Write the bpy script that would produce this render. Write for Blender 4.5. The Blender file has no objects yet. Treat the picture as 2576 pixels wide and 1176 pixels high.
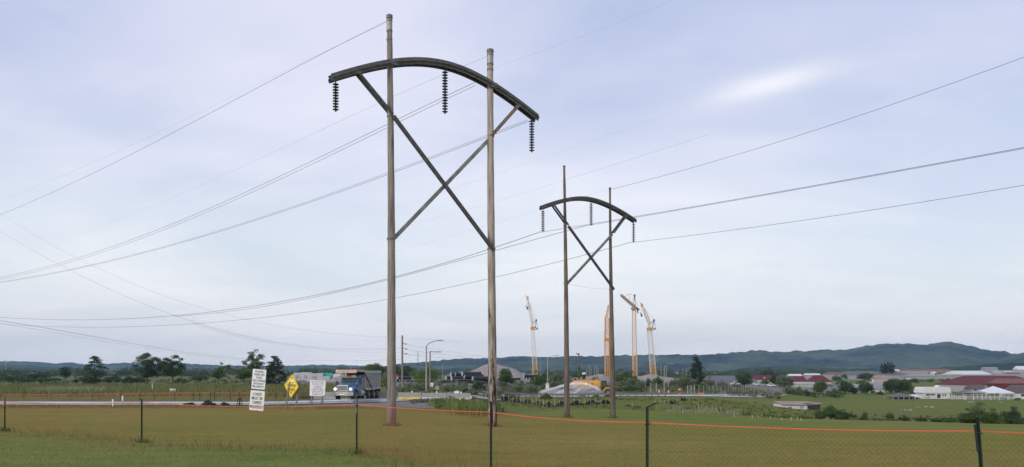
import bpy, math, random
import numpy as np
from mathutils import Vector, Matrix, noise as mnoise
random.seed(7); RNG = np.random.default_rng(7)
SC = bpy.context.scene; COL = SC.collection
F = 2022.0; CX = 1288.0; HY = 938.0; CZ = 2.2      # focal length, image centre, horizon row (reference pixels); eye height

def P(x, y, d): return Vector(((x-CX)/F*d, d, CZ+(HY-y)/F*d))
def M(px, d): return px/F*d                          # length in metres of px pixels at distance d

# ---------------------------------------------------------------- materials
def N(nt, t, **kw):
    n = nt.nodes.new(t)
    for k, v in kw.items():
        if k in ('inp',):
            for a, b in v.items(): n.inputs[a].default_value = b
        else: setattr(n, k, v)
    return n
def ramp(nt, fac, stops):
    r = nt.nodes.new('ShaderNodeValToRGB'); e = r.color_ramp.elements
    while len(e) < len(stops): e.new(0.5)
    for i, (p, c) in enumerate(stops):
        e[i].position = p; e[i].color = (*c, 1) if len(c) == 3 else c
    nt.links.new(fac, r.inputs[0]); return r
def newmat(name):
    m = bpy.data.materials.new(name); m.use_nodes = True
    return m, m.node_tree, m.node_tree.nodes['Principled BSDF']
def mat(name, col, rough=0.7, var=0.25, scale=3.0, metal=0.0, stretch=(1,1,1), bump=0.0, spec=0.4, col2=None, detail=5):
    m, nt, b = newmat(name)
    tc = N(nt, 'ShaderNodeTexCoord'); mp = N(nt, 'ShaderNodeMapping'); mp.inputs['Scale'].default_value = stretch
    nt.links.new(tc.outputs['Object'], mp.inputs[0])
    nz = N(nt, 'ShaderNodeTexNoise', inp={'Scale': scale, 'Detail': detail, 'Roughness': 0.6}); nt.links.new(mp.outputs[0], nz.inputs['Vector'])
    lo = tuple(c*(1-var) for c in col); hi = tuple(min(1, c*(1+var)) for c in (col2 or col))
    r = ramp(nt, nz.outputs['Fac'], [(0.3, lo), (0.7, hi)])
    nt.links.new(r.outputs[0], b.inputs['Base Color'])
    b.inputs['Roughness'].default_value = rough; b.inputs['Metallic'].default_value = metal
    b.inputs['Specular IOR Level'].default_value = spec
    if bump:
        bp = N(nt, 'ShaderNodeBump', inp={'Strength': bump, 'Distance': 0.05}); nt.links.new(nz.outputs['Fac'], bp.inputs['Height'])
        nt.links.new(bp.outputs[0], b.inputs['Normal'])
    return m
def emat(name, col, strength):
    m, nt, b = newmat(name)
    b.inputs['Base Color'].default_value = (*col, 1); b.inputs['Emission Color'].default_value = (*col, 1)
    b.inputs['Emission Strength'].default_value = strength
    return m
def leafmat(name, dark, light, trans=0.25, rough=0.55):
    m, nt, b = newmat(name)
    g = N(nt, 'ShaderNodeNewGeometry'); tc = N(nt, 'ShaderNodeTexCoord')
    nz = N(nt, 'ShaderNodeTexNoise', inp={'Scale': 0.9, 'Detail': 3}); nt.links.new(tc.outputs['Object'], nz.inputs['Vector'])
    a = N(nt, 'ShaderNodeMath', operation='MULTIPLY_ADD'); nt.links.new(g.outputs['Random Per Island'], a.inputs[0]); a.inputs[1].default_value = 0.45
    s = N(nt, 'ShaderNodeMath', operation='MULTIPLY'); nt.links.new(nz.outputs['Fac'], s.inputs[0]); s.inputs[1].default_value = 0.62
    nt.links.new(s.outputs[0], a.inputs[2])
    r = ramp(nt, a.outputs[0], [(0.2, dark), (0.85, light)])
    nt.links.new(r.outputs[0], b.inputs['Base Color']); b.inputs['Roughness'].default_value = rough
    b.inputs['Specular IOR Level'].default_value = 0.25
    tr = N(nt, 'ShaderNodeBsdfTranslucent'); nt.links.new(r.outputs[0], tr.inputs[0])
    mx = N(nt, 'ShaderNodeMixShader', inp={0: trans}); nt.links.new(b.outputs[0], mx.inputs[1]); nt.links.new(tr.outputs[0], mx.inputs[2])
    nt.links.new(mx.outputs[0], nt.nodes['Material Output'].inputs[0])
    return m
def woodmat(name, base, crack, rot=0.0, rotz=(0, 8)):
    m, nt, b = newmat(name)
    tc = N(nt, 'ShaderNodeTexCoord'); mp = N(nt, 'ShaderNodeMapping'); mp.inputs['Scale'].default_value = (9, 9, 0.35)
    nt.links.new(tc.outputs['Object'], mp.inputs[0])
    n1 = N(nt, 'ShaderNodeTexNoise', inp={'Scale': 1.6, 'Detail': 8, 'Roughness': 0.7}); nt.links.new(mp.outputs[0], n1.inputs['Vector'])
    r1 = ramp(nt, n1.outputs['Fac'], [(0.33, crack), (0.43, tuple(c*0.66 for c in base)), (0.54, base), (0.72, tuple(min(1, c*1.35) for c in base))])
    n2 = N(nt, 'ShaderNodeTexNoise', inp={'Scale': 0.5, 'Detail': 3}); nt.links.new(tc.outputs['Object'], n2.inputs['Vector'])
    r2 = ramp(nt, n2.outputs['Fac'], [(0.35, (0.78, 0.76, 0.74)), (0.65, (1.1, 1.08, 1.04))])
    mu = N(nt, 'ShaderNodeMix', data_type='RGBA', blend_type='MULTIPLY', inp={0: 1.0}); nt.links.new(r1.outputs[0], mu.inputs[6]); nt.links.new(r2.outputs[0], mu.inputs[7])
    out = mu.outputs[2]
    if rot:
        mp2 = N(nt, 'ShaderNodeMapping'); mp2.inputs['Scale'].default_value = (4.5, 4.5, 0.42); nt.links.new(tc.outputs['Object'], mp2.inputs[0])
        n3 = N(nt, 'ShaderNodeTexNoise', inp={'Scale': 1.0, 'Detail': 7, 'Roughness': 0.75}); nt.links.new(mp2.outputs[0], n3.inputs['Vector'])
        sp = N(nt, 'ShaderNodeSeparateXYZ'); nt.links.new(tc.outputs['Object'], sp.inputs[0])
        mr = N(nt, 'ShaderNodeMapRange', inp={1: rotz[0], 2: rotz[1], 3: rot, 4: -0.15}); nt.links.new(sp.outputs[2], mr.inputs[0])
        ad = N(nt, 'ShaderNodeMath', operation='ADD'); nt.links.new(n3.outputs['Fac'], ad.inputs[0]); nt.links.new(mr.outputs[0], ad.inputs[1])
        r3 = ramp(nt, ad.outputs[0], [(0.60, (0, 0, 0)), (0.64, (1, 1, 1))])
        mx = N(nt, 'ShaderNodeMix', data_type='RGBA'); nt.links.new(r3.outputs[0], mx.inputs[0]); nt.links.new(out, mx.inputs[6]); mx.inputs[7].default_value = (0.035, 0.022, 0.016, 1)
        out = mx.outputs[2]
    nt.links.new(out, b.inputs['Base Color']); b.inputs['Roughness'].default_value = 0.85; b.inputs['Specular IOR Level'].default_value = 0.15
    bp = N(nt, 'ShaderNodeBump', inp={'Strength': 0.5, 'Distance': 0.03}); nt.links.new(n1.outputs['Fac'], bp.inputs['Height']); nt.links.new(bp.outputs[0], b.inputs['Normal'])
    return m

MT = {}
def setup_mats():
    m = MT
    m['pole_near'] = woodmat('pole wood', (0.265, 0.238, 0.216), (0.06, 0.05, 0.04))
    m['pole_rot'] = woodmat('pole wood flaking', (0.37, 0.325, 0.29), (0.08, 0.055, 0.045), rot=0.17, rotz=(0, 10.5))
    m['pole_far'] = woodmat('pole wood dark', (0.17, 0.14, 0.115), (0.05, 0.04, 0.035))
    m['arm'] = mat('weathered arm timber', (0.088, 0.087, 0.085), 0.8, 0.4, 2.5, stretch=(1, 1, 6), bump=0.3)
    m['arm_end'] = mat('galvanised bracket', (0.13, 0.13, 0.13), 0.55, 0.3, 8, metal=0.4)
    m['brace_dark'] = mat('dark brace timber', (0.07, 0.068, 0.064), 0.8, 0.45, 3, stretch=(2, 2, 2), bump=0.3)
    m['brace_grey'] = mat('grey brace timber', (0.20, 0.195, 0.19), 0.8, 0.4, 3, bump=0.3)
    m['strut_rust'] = mat('rusty strut', (0.17, 0.115, 0.085), 0.8, 0.4, 4)
    m['insul'] = mat('insulator glaze', (0.018, 0.028, 0.028), 0.25, 0.3, 6, spec=0.5)
    m['insul_red'] = mat('brown insulator glaze', (0.05, 0.024, 0.022), 0.25, 0.3, 6, spec=0.5)
    m['wire'] = mat('weathered cable', (0.02, 0.02, 0.024), 0.6, 0.2, 1)
    m['wire_faint'] = mat('faint cable', (0.42, 0.44, 0.50), 0.6, 0.1, 1)
    m['wire_light'] = mat('pale cable', (0.22, 0.23, 0.26), 0.6, 0.2, 1)
    m['orange_net'] = mat('orange plastic', (0.60, 0.095, 0.035), 0.5, 0.15, 2)
    m['orange_far'] = mat('orange plastic dusty', (0.30, 0.085, 0.035), 0.6, 0.2, 0.5)
    m['post_green'] = mat('green black steel', (0.012, 0.022, 0.018), 0.5, 0.4, 12)
    m['leaf_scrub'] = leafmat('dry scrub leaves', (.075, .098, .028), (.24, .25, .09))
    m['post_speck'] = mat('speckled perforated steel', (0.16, 0.16, 0.16), 0.6, 0.95, 45, detail=1)
    m['post_grey'] = mat('worn steel', (0.09, 0.09, 0.085), 0.5, 0.3, 20)
    m['white_sign'] = mat('white sign sheet', (0.74, 0.75, 0.74), 0.45, 0.06, 3)
    m['ink_blue'] = mat('navy ink', (0.03, 0.03, 0.14), 0.5, 0.1)
    m['ink'] = mat('black ink', (0.012, 0.012, 0.014), 0.5, 0.1)
    m['ink_grey'] = mat('faded ink', (0.10, 0.10, 0.11), 0.6, 0.1)
    m['ink_red'] = mat('faded red ink', (0.45, 0.12, 0.09), 0.6, 0.1)
    m['yellow_sign'] = mat('yellow sign sheet', (0.80, 0.58, 0.06), 0.4, 0.06, 3)
    m['sign_wood'] = mat('sign post wood', (0.20, 0.17, 0.13), 0.85, 0.3, 3, stretch=(6, 6, .6))
    m['blue'] = mat('dusty blue paint', (0.075, 0.15, 0.265), 0.38, 0.16, 2.2, spec=0.5)
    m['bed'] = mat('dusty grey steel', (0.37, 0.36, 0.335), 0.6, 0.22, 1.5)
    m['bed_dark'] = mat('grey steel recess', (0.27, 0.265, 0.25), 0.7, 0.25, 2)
    m['canopy'] = mat('peach lit steel', (0.46, 0.34, 0.25), 0.6, 0.15, 2)  # warm low sunlight on the cab shield is put into this tan
    m['chrome'] = mat('chrome', (0.62, 0.61, 0.58), 0.22, 0.1, 4, metal=0.9)
    m['grille'] = mat('grille mesh', (0.16, 0.16, 0.16), 0.4, 0.25, 30, metal=0.6)
    m['glass'] = mat('tinted glass', (0.05, 0.075, 0.085), 0.12, 0.2, 1, spec=0.7)
    m['black'] = mat('black plastic', (0.016, 0.016, 0.018), 0.5, 0.3, 4)
    m['tyre'] = mat('dusty tyre', (0.055, 0.052, 0.048), 0.9, 0.3, 6)
    m['rim'] = mat('dusty rim', (0.24, 0.23, 0.21), 0.7, 0.25, 6)
    m['lamp_on'] = emat('lit headlamp', (1.0, 0.86, 0.62), 4)
    m['amber'] = emat('lit amber lamp', (1.0, 0.32, 0.04), .9)
    m['amber2'] = emat('bright amber beacon', (1.0, 0.62, 0.12), 5)
    m['red_on'] = emat('lit red lamp', (1.0, 0.12, 0.10), 5)
    m['yellow_mach'] = mat('machine yellow paint', (0.50, 0.26, 0.045), 0.5, 0.15, 1.5)
    m['crane_or'] = mat('crane orange paint', (0.66, 0.36, 0.15), 0.55, 0.15, 0.3)
    m['crane_deep'] = mat('crane deep orange paint', (0.60, 0.26, 0.045), 0.55, 0.15, 0.3)
    m['crane_w'] = mat('crane pale paint', (0.58, 0.52, 0.47), 0.55, 0.15, 0.3)
    m['crane_g'] = mat('crane grey steel', (0.11, 0.11, 0.12), 0.5, 0.2, 0.5)
    m['crane_cream'] = mat('crane cream paint', (0.58, 0.42, 0.27), 0.55, 0.15, 0.3)
    m['pipe'] = mat('black plastic pipe', (0.022, 0.021, 0.026), 0.45, 0.25, 1.2)
    m['pipe_in'] = mat('pale pipe lining', (0.30, 0.36, 0.38), 0.6, 0.1, 2)
    m['concrete'] = mat('barrier concrete', (0.28, 0.275, 0.26), 0.85, 0.22, 1.2, bump=.2)
    m['concrete_y'] = mat('yellow stained paint', (0.50, 0.36, 0.12), 0.85, 0.3, 2)
    m['concrete_w'] = mat('whitewashed concrete', (0.50, 0.50, 0.48), 0.85, 0.25, 1.5)
    m['block'] = mat('pale concrete', (0.42, 0.42, 0.42), 0.85, 0.15, 0.7)
    m['teal'] = mat('teal tarp', (0.04, 0.36, 0.31), 0.7, 0.25, 0.8)
    m['steel'] = mat('galvanised steel', (0.27, 0.27, 0.26), 0.5, 0.2, 3, metal=0.3)
    m['util'] = mat('utility pole wood', (0.19, 0.165, 0.145), 0.85, 0.25, 2, stretch=(4, 4, .4))
    m['util_dark'] = mat('dark utility pole wood', (0.10, 0.09, 0.08), 0.85, 0.25, 2)
    m['rust_red'] = mat('faded red toilet', (0.42, 0.10, 0.06), 0.6, 0.1, 1)
    m['rock'] = mat('crushed stone', (0.26, 0.23, 0.20), 0.95, 0.45, 0.9, bump=0.6, detail=8)
    m['rock_grey'] = mat('grey gravel heap', (0.235, 0.225, 0.205), 0.95, 0.28, 1.5, bump=0.6, detail=8)
    m['mud'] = mat('dark muddy gravel', (0.085, 0.08, 0.072), 0.95, 0.45, 1.4, bump=0.8, detail=8)
    m['silt'] = mat('black silt fabric', (0.012, 0.013, 0.019), 0.8, 0.4, 3)
    m['stake'] = mat('pale stake wood', (0.42, 0.37, 0.27), 0.85, 0.2, 3)
    m['bark'] = mat('bark', (0.085, 0.07, 0.055), 0.95, 0.35, 3, stretch=(5, 5, 1))
    m['bark_pale'] = mat('pale bark', (0.30, 0.27, 0.22), 0.95, 0.3, 3)
    m['leaf_dark'] = leafmat('dark leaves', (0.018, 0.034, 0.014), (0.078, 0.125, 0.04))
    m['leaf_mid'] = leafmat('mid leaves', (0.03, 0.056, 0.018), (0.125, 0.19, 0.055))
    m['leaf_lime'] = leafmat('bright leaves', (0.045, 0.075, 0.018), (0.175, 0.235, 0.06))
    m['leaf_grey'] = leafmat('grey green leaves', (0.055, 0.078, 0.038), (0.21, 0.25, 0.135))
    m['leaf_pine'] = leafmat('pine needles', (0.010, 0.022, 0.014), (0.042, 0.070, 0.040))
    m['leaf_far'] = leafmat('distant leaves', (0.026, 0.045, 0.022), (0.085, 0.125, 0.055))
    m['wall_w'] = mat('white painted wall', (0.52, 0.52, 0.52), 0.7, 0.08, 0.6)
    m['wall_c'] = mat('cream wall', (0.36, 0.35, 0.33), 0.75, 0.12, 0.6)
    m['wall_g'] = mat('grey wall', (0.28, 0.28, 0.28), 0.75, 0.12, 0.6)
    m['roof_red'] = mat('dark red roof', (0.105, 0.022, 0.024), 0.85, 0.22, 0.5, stretch=(1, 1, 3))
    m['roof_pink'] = mat('faded red roof', (0.17, 0.075, 0.065), 0.7, 0.18, 0.6)
    m['roof_grey'] = mat('slate grey roof', (0.115, 0.115, 0.13), 0.85, 0.15, 0.6)
    m['roof_lav'] = mat('pale grey roof', (0.26, 0.255, 0.275), 0.75, 0.1, 0.6)
    m['roof_brown'] = mat('brown roof', (0.10, 0.07, 0.07), 0.75, 0.2, 0.6)
    m['roof_tan'] = mat('rusty tan roof', (0.28, 0.205, 0.16), 0.8, 0.2, 0.6)
    m['roof_w'] = mat('white metal roof', (0.58, 0.58, 0.60), 0.6, 0.06, 0.6)
    m['canvas'] = mat('white canvas', (0.58, 0.60, 0.66), 0.7, 0.06, 0.6)
    m['dark_in'] = mat('dark opening', (0.03, 0.03, 0.035), 0.8, 0.3, 1)
    m['cone'] = mat('cone orange', (0.75, 0.14, 0.05), 0.6, 0.1, 3)
    m['redpaint'] = mat('sign red', (0.50, 0.05, 0.05), 0.5, 0.1, 3)

# ---------------------------------------------------------------- mesh building
ROOT = {}
class MB:
    def __init__(s): s.v = []; s.f = []; s.mi = []
    def add(s, verts, faces, mi=0):
        o = len(s.v); s.v.extend([tuple(p) for p in verts]); s.f.extend([tuple(i+o for i in f) for f in faces]); s.mi.extend([mi]*len(faces)); return s
    def box(s, c, size, rot=None, mi=0):
        hx, hy, hz = [a/2 for a in size]; c = Vector(c)
        pts = [Vector((x*hx, y*hy, z*hz)) for x, y, z in ((-1,-1,-1),(1,-1,-1),(1,1,-1),(-1,1,-1),(-1,-1,1),(1,-1,1),(1,1,1),(-1,1,1))]
        if rot is not None: pts = [rot @ p for p in pts]
        return s.add([c+p for p in pts], [(0,3,2,1),(4,5,6,7),(0,1,5,4),(1,2,6,5),(2,3,7,6),(3,0,4,7)], mi)
    def span(s, a, b, mi=0):                        # box from corner to corner
        a = Vector(a); b = Vector(b); return s.box((a+b)/2, [abs(q) for q in (b-a)], mi=mi)
    def bar(s, p0, p1, w, h, up=(0,0,1), mi=0):     # rectangular bar from p0 to p1
        p0 = Vector(p0); p1 = Vector(p1); z = (p1-p0); L = z.length; z.normalize()
        x = Vector(up).cross(z)
        if x.length < 1e-4: x = Vector((1,0,0)).cross(z)
        x.normalize(); y = z.cross(x)
        pts = []
        for q in (p0, p1):
            for a, b in ((-1,-1),(1,-1),(1,1),(-1,1)): pts.append(q+x*a*w/2+y*b*h/2)
        return s.add(pts, [(0,3,2,1),(4,5,6,7),(0,1,5,4),(1,2,6,5),(2,3,7,6),(3,0,4,7)], mi)
    def path(s, pts, radii, n=6, cap=True, mi=0):   # round tube along points
        pts = [Vector(p) for p in pts]; k = len(pts)
        if not hasattr(radii, '__len__'): radii = [radii]*k
        vs = []; ref = None
        for i, p in enumerate(pts):
            t = (pts[min(i+1, k-1)]-pts[max(i-1, 0)]).normalized()
            if ref is None:
                ref = Vector((0,0,1)) if abs(t.z) < 0.9 else Vector((1,0,0))
            x = (ref - t*ref.dot(t)).normalized(); ref = x; y = t.cross(x)
            for j in range(n):
                a = 2*math.pi*j/n; vs.append(p+(x*math.cos(a)+y*math.sin(a))*radii[i])
        fs = [(i*n+j, i*n+(j+1)%n, (i+1)*n+(j+1)%n, (i+1)*n+j) for i in range(k-1) for j in range(n)]
        if cap: fs += [tuple(reversed(range(n))), tuple(range((k-1)*n, k*n))]
        return s.add(vs, fs, mi)
    def lathe(s, prof, c=(0,0,0), n=16, axis='z', mi=0):   # prof = [(r, h)...]
        c = Vector(c); vs = []
        for r, h in prof:
            for j in range(n):
                a = 2*math.pi*j/n; u, w = r*math.cos(a), r*math.sin(a)
                vs.append(c+Vector({'z': (u, w, h), 'y': (u, h, -w), 'x': (h, u, w)}[axis]))
        k = len(prof)
        fs = [(i*n+j, i*n+(j+1)%n, (i+1)*n+(j+1)%n, (i+1)*n+j) for i in range(k-1) for j in range(n)]
        if prof[0][0] > 1e-6: fs.append(tuple(reversed(range(n))))
        if prof[-1][0] > 1e-6: fs.append(tuple(range((k-1)*n, k*n)))
        return s.add(vs, fs, mi)
    def prism(s, poly, y0, y1, mi=0):               # polygon in x,z extruded along y
        n = len(poly)
        return s.add([(x, y0, z) for x, z in poly]+[(x, y1, z) for x, z in poly],
                     [tuple(range(n)), tuple(reversed(range(n, 2*n)))]+[(i, i+n, (i+1)%n+n, (i+1)%n) for i in range(n)], mi)
    def build(s, name, m, parent=None, origin=None, local=False, smooth=False):
        org = Vector(origin) if origin is not None else (ROOT[parent.name] if parent is not None and not local else Vector((0,0,0)))
        me = bpy.data.meshes.new(name)
        me.from_pydata([(a[0]-org.x, a[1]-org.y, a[2]-org.z) for a in s.v], [], s.f)
        ms = m if isinstance(m, (list, tuple)) else [m]
        for q in ms: me.materials.append(MT[q] if isinstance(q, str) else q)
        if len(ms) > 1: me.polygons.foreach_set('material_index', s.mi)
        return link(name, me, parent, org, smooth)
def link(name, me, parent=None, org=Vector((0,0,0)), smooth=False):
    if smooth: me.polygons.foreach_set('use_smooth', [True]*len(me.polygons))
    me.update()
    o = bpy.data.objects.new(name, me); COL.objects.link(o)
    if parent is not None: o.parent = parent
    else: o.location = org
    ROOT[o.name] = org
    return o
def npmesh(name, V, Fq, m, parent=None, org=None, smooth=False):   # V (n,3), Fq (k,3|4)
    org = Vector(org) if org is not None else (ROOT[parent.name] if parent is not None else Vector((0,0,0)))
    V = np.asarray(V, np.float32)-np.array(org, np.float32); Fq = np.asarray(Fq, np.int32); k, c = Fq.shape
    me = bpy.data.meshes.new(name)
    me.vertices.add(len(V)); me.vertices.foreach_set('co', V.ravel())
    me.loops.add(k*c); me.loops.foreach_set('vertex_index', Fq.ravel())
    me.polygons.add(k); me.polygons.foreach_set('loop_start', np.arange(k, dtype=np.int32)*c)
    me.update(calc_edges=True)
    me.materials.append(MT[m] if isinstance(m, str) else m)
    return link(name, me, parent, org, smooth)
def tag(o, label=None, cat=None, group=None, kind=None):
    if label: o['label'] = label
    if cat: o['category'] = cat
    if group: o['group'] = group
    if kind: o['kind'] = kind
    return o
def thing(name, label, cat, loc=(0,0,0), rz=0.0, group=None):
    o = bpy.data.objects.new(name, None); COL.objects.link(o); o.empty_display_size = 0.3
    o.location = loc; o.rotation_euler = (0, 0, rz); ROOT[o.name] = Vector(loc)
    return tag(o, label, cat, group)
def copy_tree(o, parent=None):
    c = o.copy(); COL.objects.link(c)
    if parent is not None: c.parent = parent
    ROOT[c.name] = ROOT.get(o.name, Vector((0,0,0)))
    for ch in list(o.children): copy_tree(ch, c)
    return c
def textmesh(body, width=None, height=None, depth=0.004):
    cu = bpy.data.curves.new('t', 'FONT'); cu.body = body; cu.size = 1; cu.extrude = depth/2; cu.align_x = 'CENTER'; cu.align_y = 'CENTER'; cu.resolution_u = 2; cu.offset = 0.006
    ob = bpy.data.objects.new('t', cu); COL.objects.link(ob)
    bpy.context.view_layer.update()
    dg = bpy.context.evaluated_depsgraph_get(); me = bpy.data.meshes.new_from_object(ob.evaluated_get(dg))
    v = np.array([q.co[:] for q in me.vertices]); f = [tuple(p.vertices) for p in me.polygons]
    bpy.data.objects.remove(ob); bpy.data.curves.remove(cu); bpy.data.meshes.remove(me)
    v[:, 0] -= (v[:, 0].max()+v[:, 0].min())/2; v[:, 1] -= (v[:, 1].max()+v[:, 1].min())/2
    sx = width/(v[:, 0].max()-v[:, 0].min()); sy = height/(v[:, 1].max()-v[:, 1].min())
    return v*np.array([sx, sy, 1]), f

# ---------------------------------------------------------------- terrain
KY = [-40, 0, 12, 20, 30, 38, 50, 60, 70, 85, 100, 130, 165, 200, 250, 320, 420, 600, 1000, 2000, 4000, 9000]
KX = [-900, 0, 450, 900, 1195, 1290, 1550, 1800, 2050, 2300, 2576, 3400]
L0 = [-2.0,-2.05,-2.08,-2.12,-2.3,-2.42,-2.52,-2.65,-2.75,-2.95,-3.0,-3.0,-3.05,-3.1,-3.2,-3.3,-3.5,-4,-5,-6,-7,-8]
KZ = [L0, L0, L0,
 [-2.0,-2.05,-2.06,-2.08,-2.28,-2.42,-2.56,-2.7,-2.85,-3.03,-3.15,-3.1,-2.9,-2.7,-2.6,-2.8,-3.2,-4,-5,-6,-7,-8],
 [-2.0,-2.05,-2.06,-2.12,-2.4,-2.62,-2.8,-2.92,-3.03,-3.18,-3.3,-2.95,-2.25,-2.12,-2.2,-2.5,-3,-4,-5,-6,-7,-8],
 [-2.0,-2.05,-2.06,-2.15,-2.45,-2.7,-2.98,-3.18,-3.4,-3.75,-4.0,-4.4,-4.95,-4.6,-3.0,-2.8,-3.2,-4.2,-5,-6,-7,-8],
 [-2.0,-2.05,-2.08,-2.2,-2.5,-2.75,-3.2,-3.55,-3.78,-3.97,-4.25,-4.75,-5.05,-5.0,-3.2,-3.2,-3.6,-4.5,-5,-6,-7,-8],
 [-2.0,-2.05,-2.1,-2.25,-2.55,-2.8,-3.2,-3.6,-3.9,-4.3,-4.75,-5.2,-5.5,-5.85,-4.8,-4.4,-5,-6,-6,-7,-8,-9],
 [-2.0,-2.05,-2.1,-2.25,-2.55,-2.8,-3.2,-3.62,-4.02,-5.0,-5.8,-6.7,-7.4,-7.9,-8.2,-8.4,-8.2,-6.5,-5.5,-6,-7,-9],
 [-2.0,-2.05,-2.1,-2.25,-2.6,-2.9,-3.3,-3.74,-4.2,-5.5,-6.2,-7,-7.6,-8.2,-8.8,-8.5,-6.2,-4.4,-4,-5,-6,-9],
 [-2.0,-2.05,-2.1,-2.25,-2.6,-2.95,-3.35,-3.83,-4.6,-6.0,-6.7,-7.5,-8.1,-8.5,-8.9,-8.6,-5.8,-4.2,-4,-4,-5,-8],
 [-2.0,-2.05,-2.1,-2.25,-2.6,-2.95,-3.35,-3.83,-4.6,-6.0,-6.7,-7.5,-8.1,-8.5,-8.9,-8.6,-5.8,-4.2,-4,-4,-5,-8]]
GC = np.concatenate([np.linspace(-1.5, -0.8, 20, endpoint=False), np.linspace(-0.8, 0.8, 321), np.linspace(0.8, 1.5, 21)[1:]])
GY_ = np.concatenate([np.linspace(-40, 10, 14, endpoint=False), 10*np.exp(np.linspace(0, math.log(640), 330))])
def _grid():
    kc = (np.array(KX)-CX)/F; kz = np.array(KZ); ky = np.array(KY, float)
    zy = np.stack([np.interp(GY_, ky, kz[i]) for i in range(len(KX))])          # columns x rows
    # smooth kinks along depth
    for _ in range(6): zy[:, 1:-1] = zy[:, 1:-1]*.5+(zy[:, :-2]+zy[:, 2:])*.25
    g = np.stack([np.interp(GC, kc, zy[:, j]) for j in range(len(GY_))], 1)      # GC x GY
    for _ in range(10): g[1:-1] = g[1:-1]*.5+(g[:-2]+g[2:])*.25
    return g+CZ
GZ = _grid()
def ground(X, Y):
    c = X/max(Y, 25.0)
    i = min(max(np.searchsorted(GC, c)-1, 0), len(GC)-2); j = min(max(np.searchsorted(GY_, Y)-1, 0), len(GY_)-2)
    a = min(max((c-GC[i])/(GC[i+1]-GC[i]), 0), 1); b = min(max((Y-GY_[j])/(GY_[j+1]-GY_[j]), 0), 1)
    return float((GZ[i, j]*(1-a)+GZ[i+1, j]*a)*(1-b)+(GZ[i, j+1]*(1-a)+GZ[i+1, j+1]*a)*b)
def gp(x, d):                                        # ground point in image column x at distance d
    X = (x-CX)/F*d; return Vector((X, d, ground(X, d)))
_ds = 25*np.exp(np.linspace(0, math.log(80), 500))
def gat(x, y):                                       # where the sight line of (x, y) meets the ground
    prev = None
    for d in _ds:
        p = gp(x, d); s = HY-(p.z-CZ)/d*F
        if s <= y: return p
    return p
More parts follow.
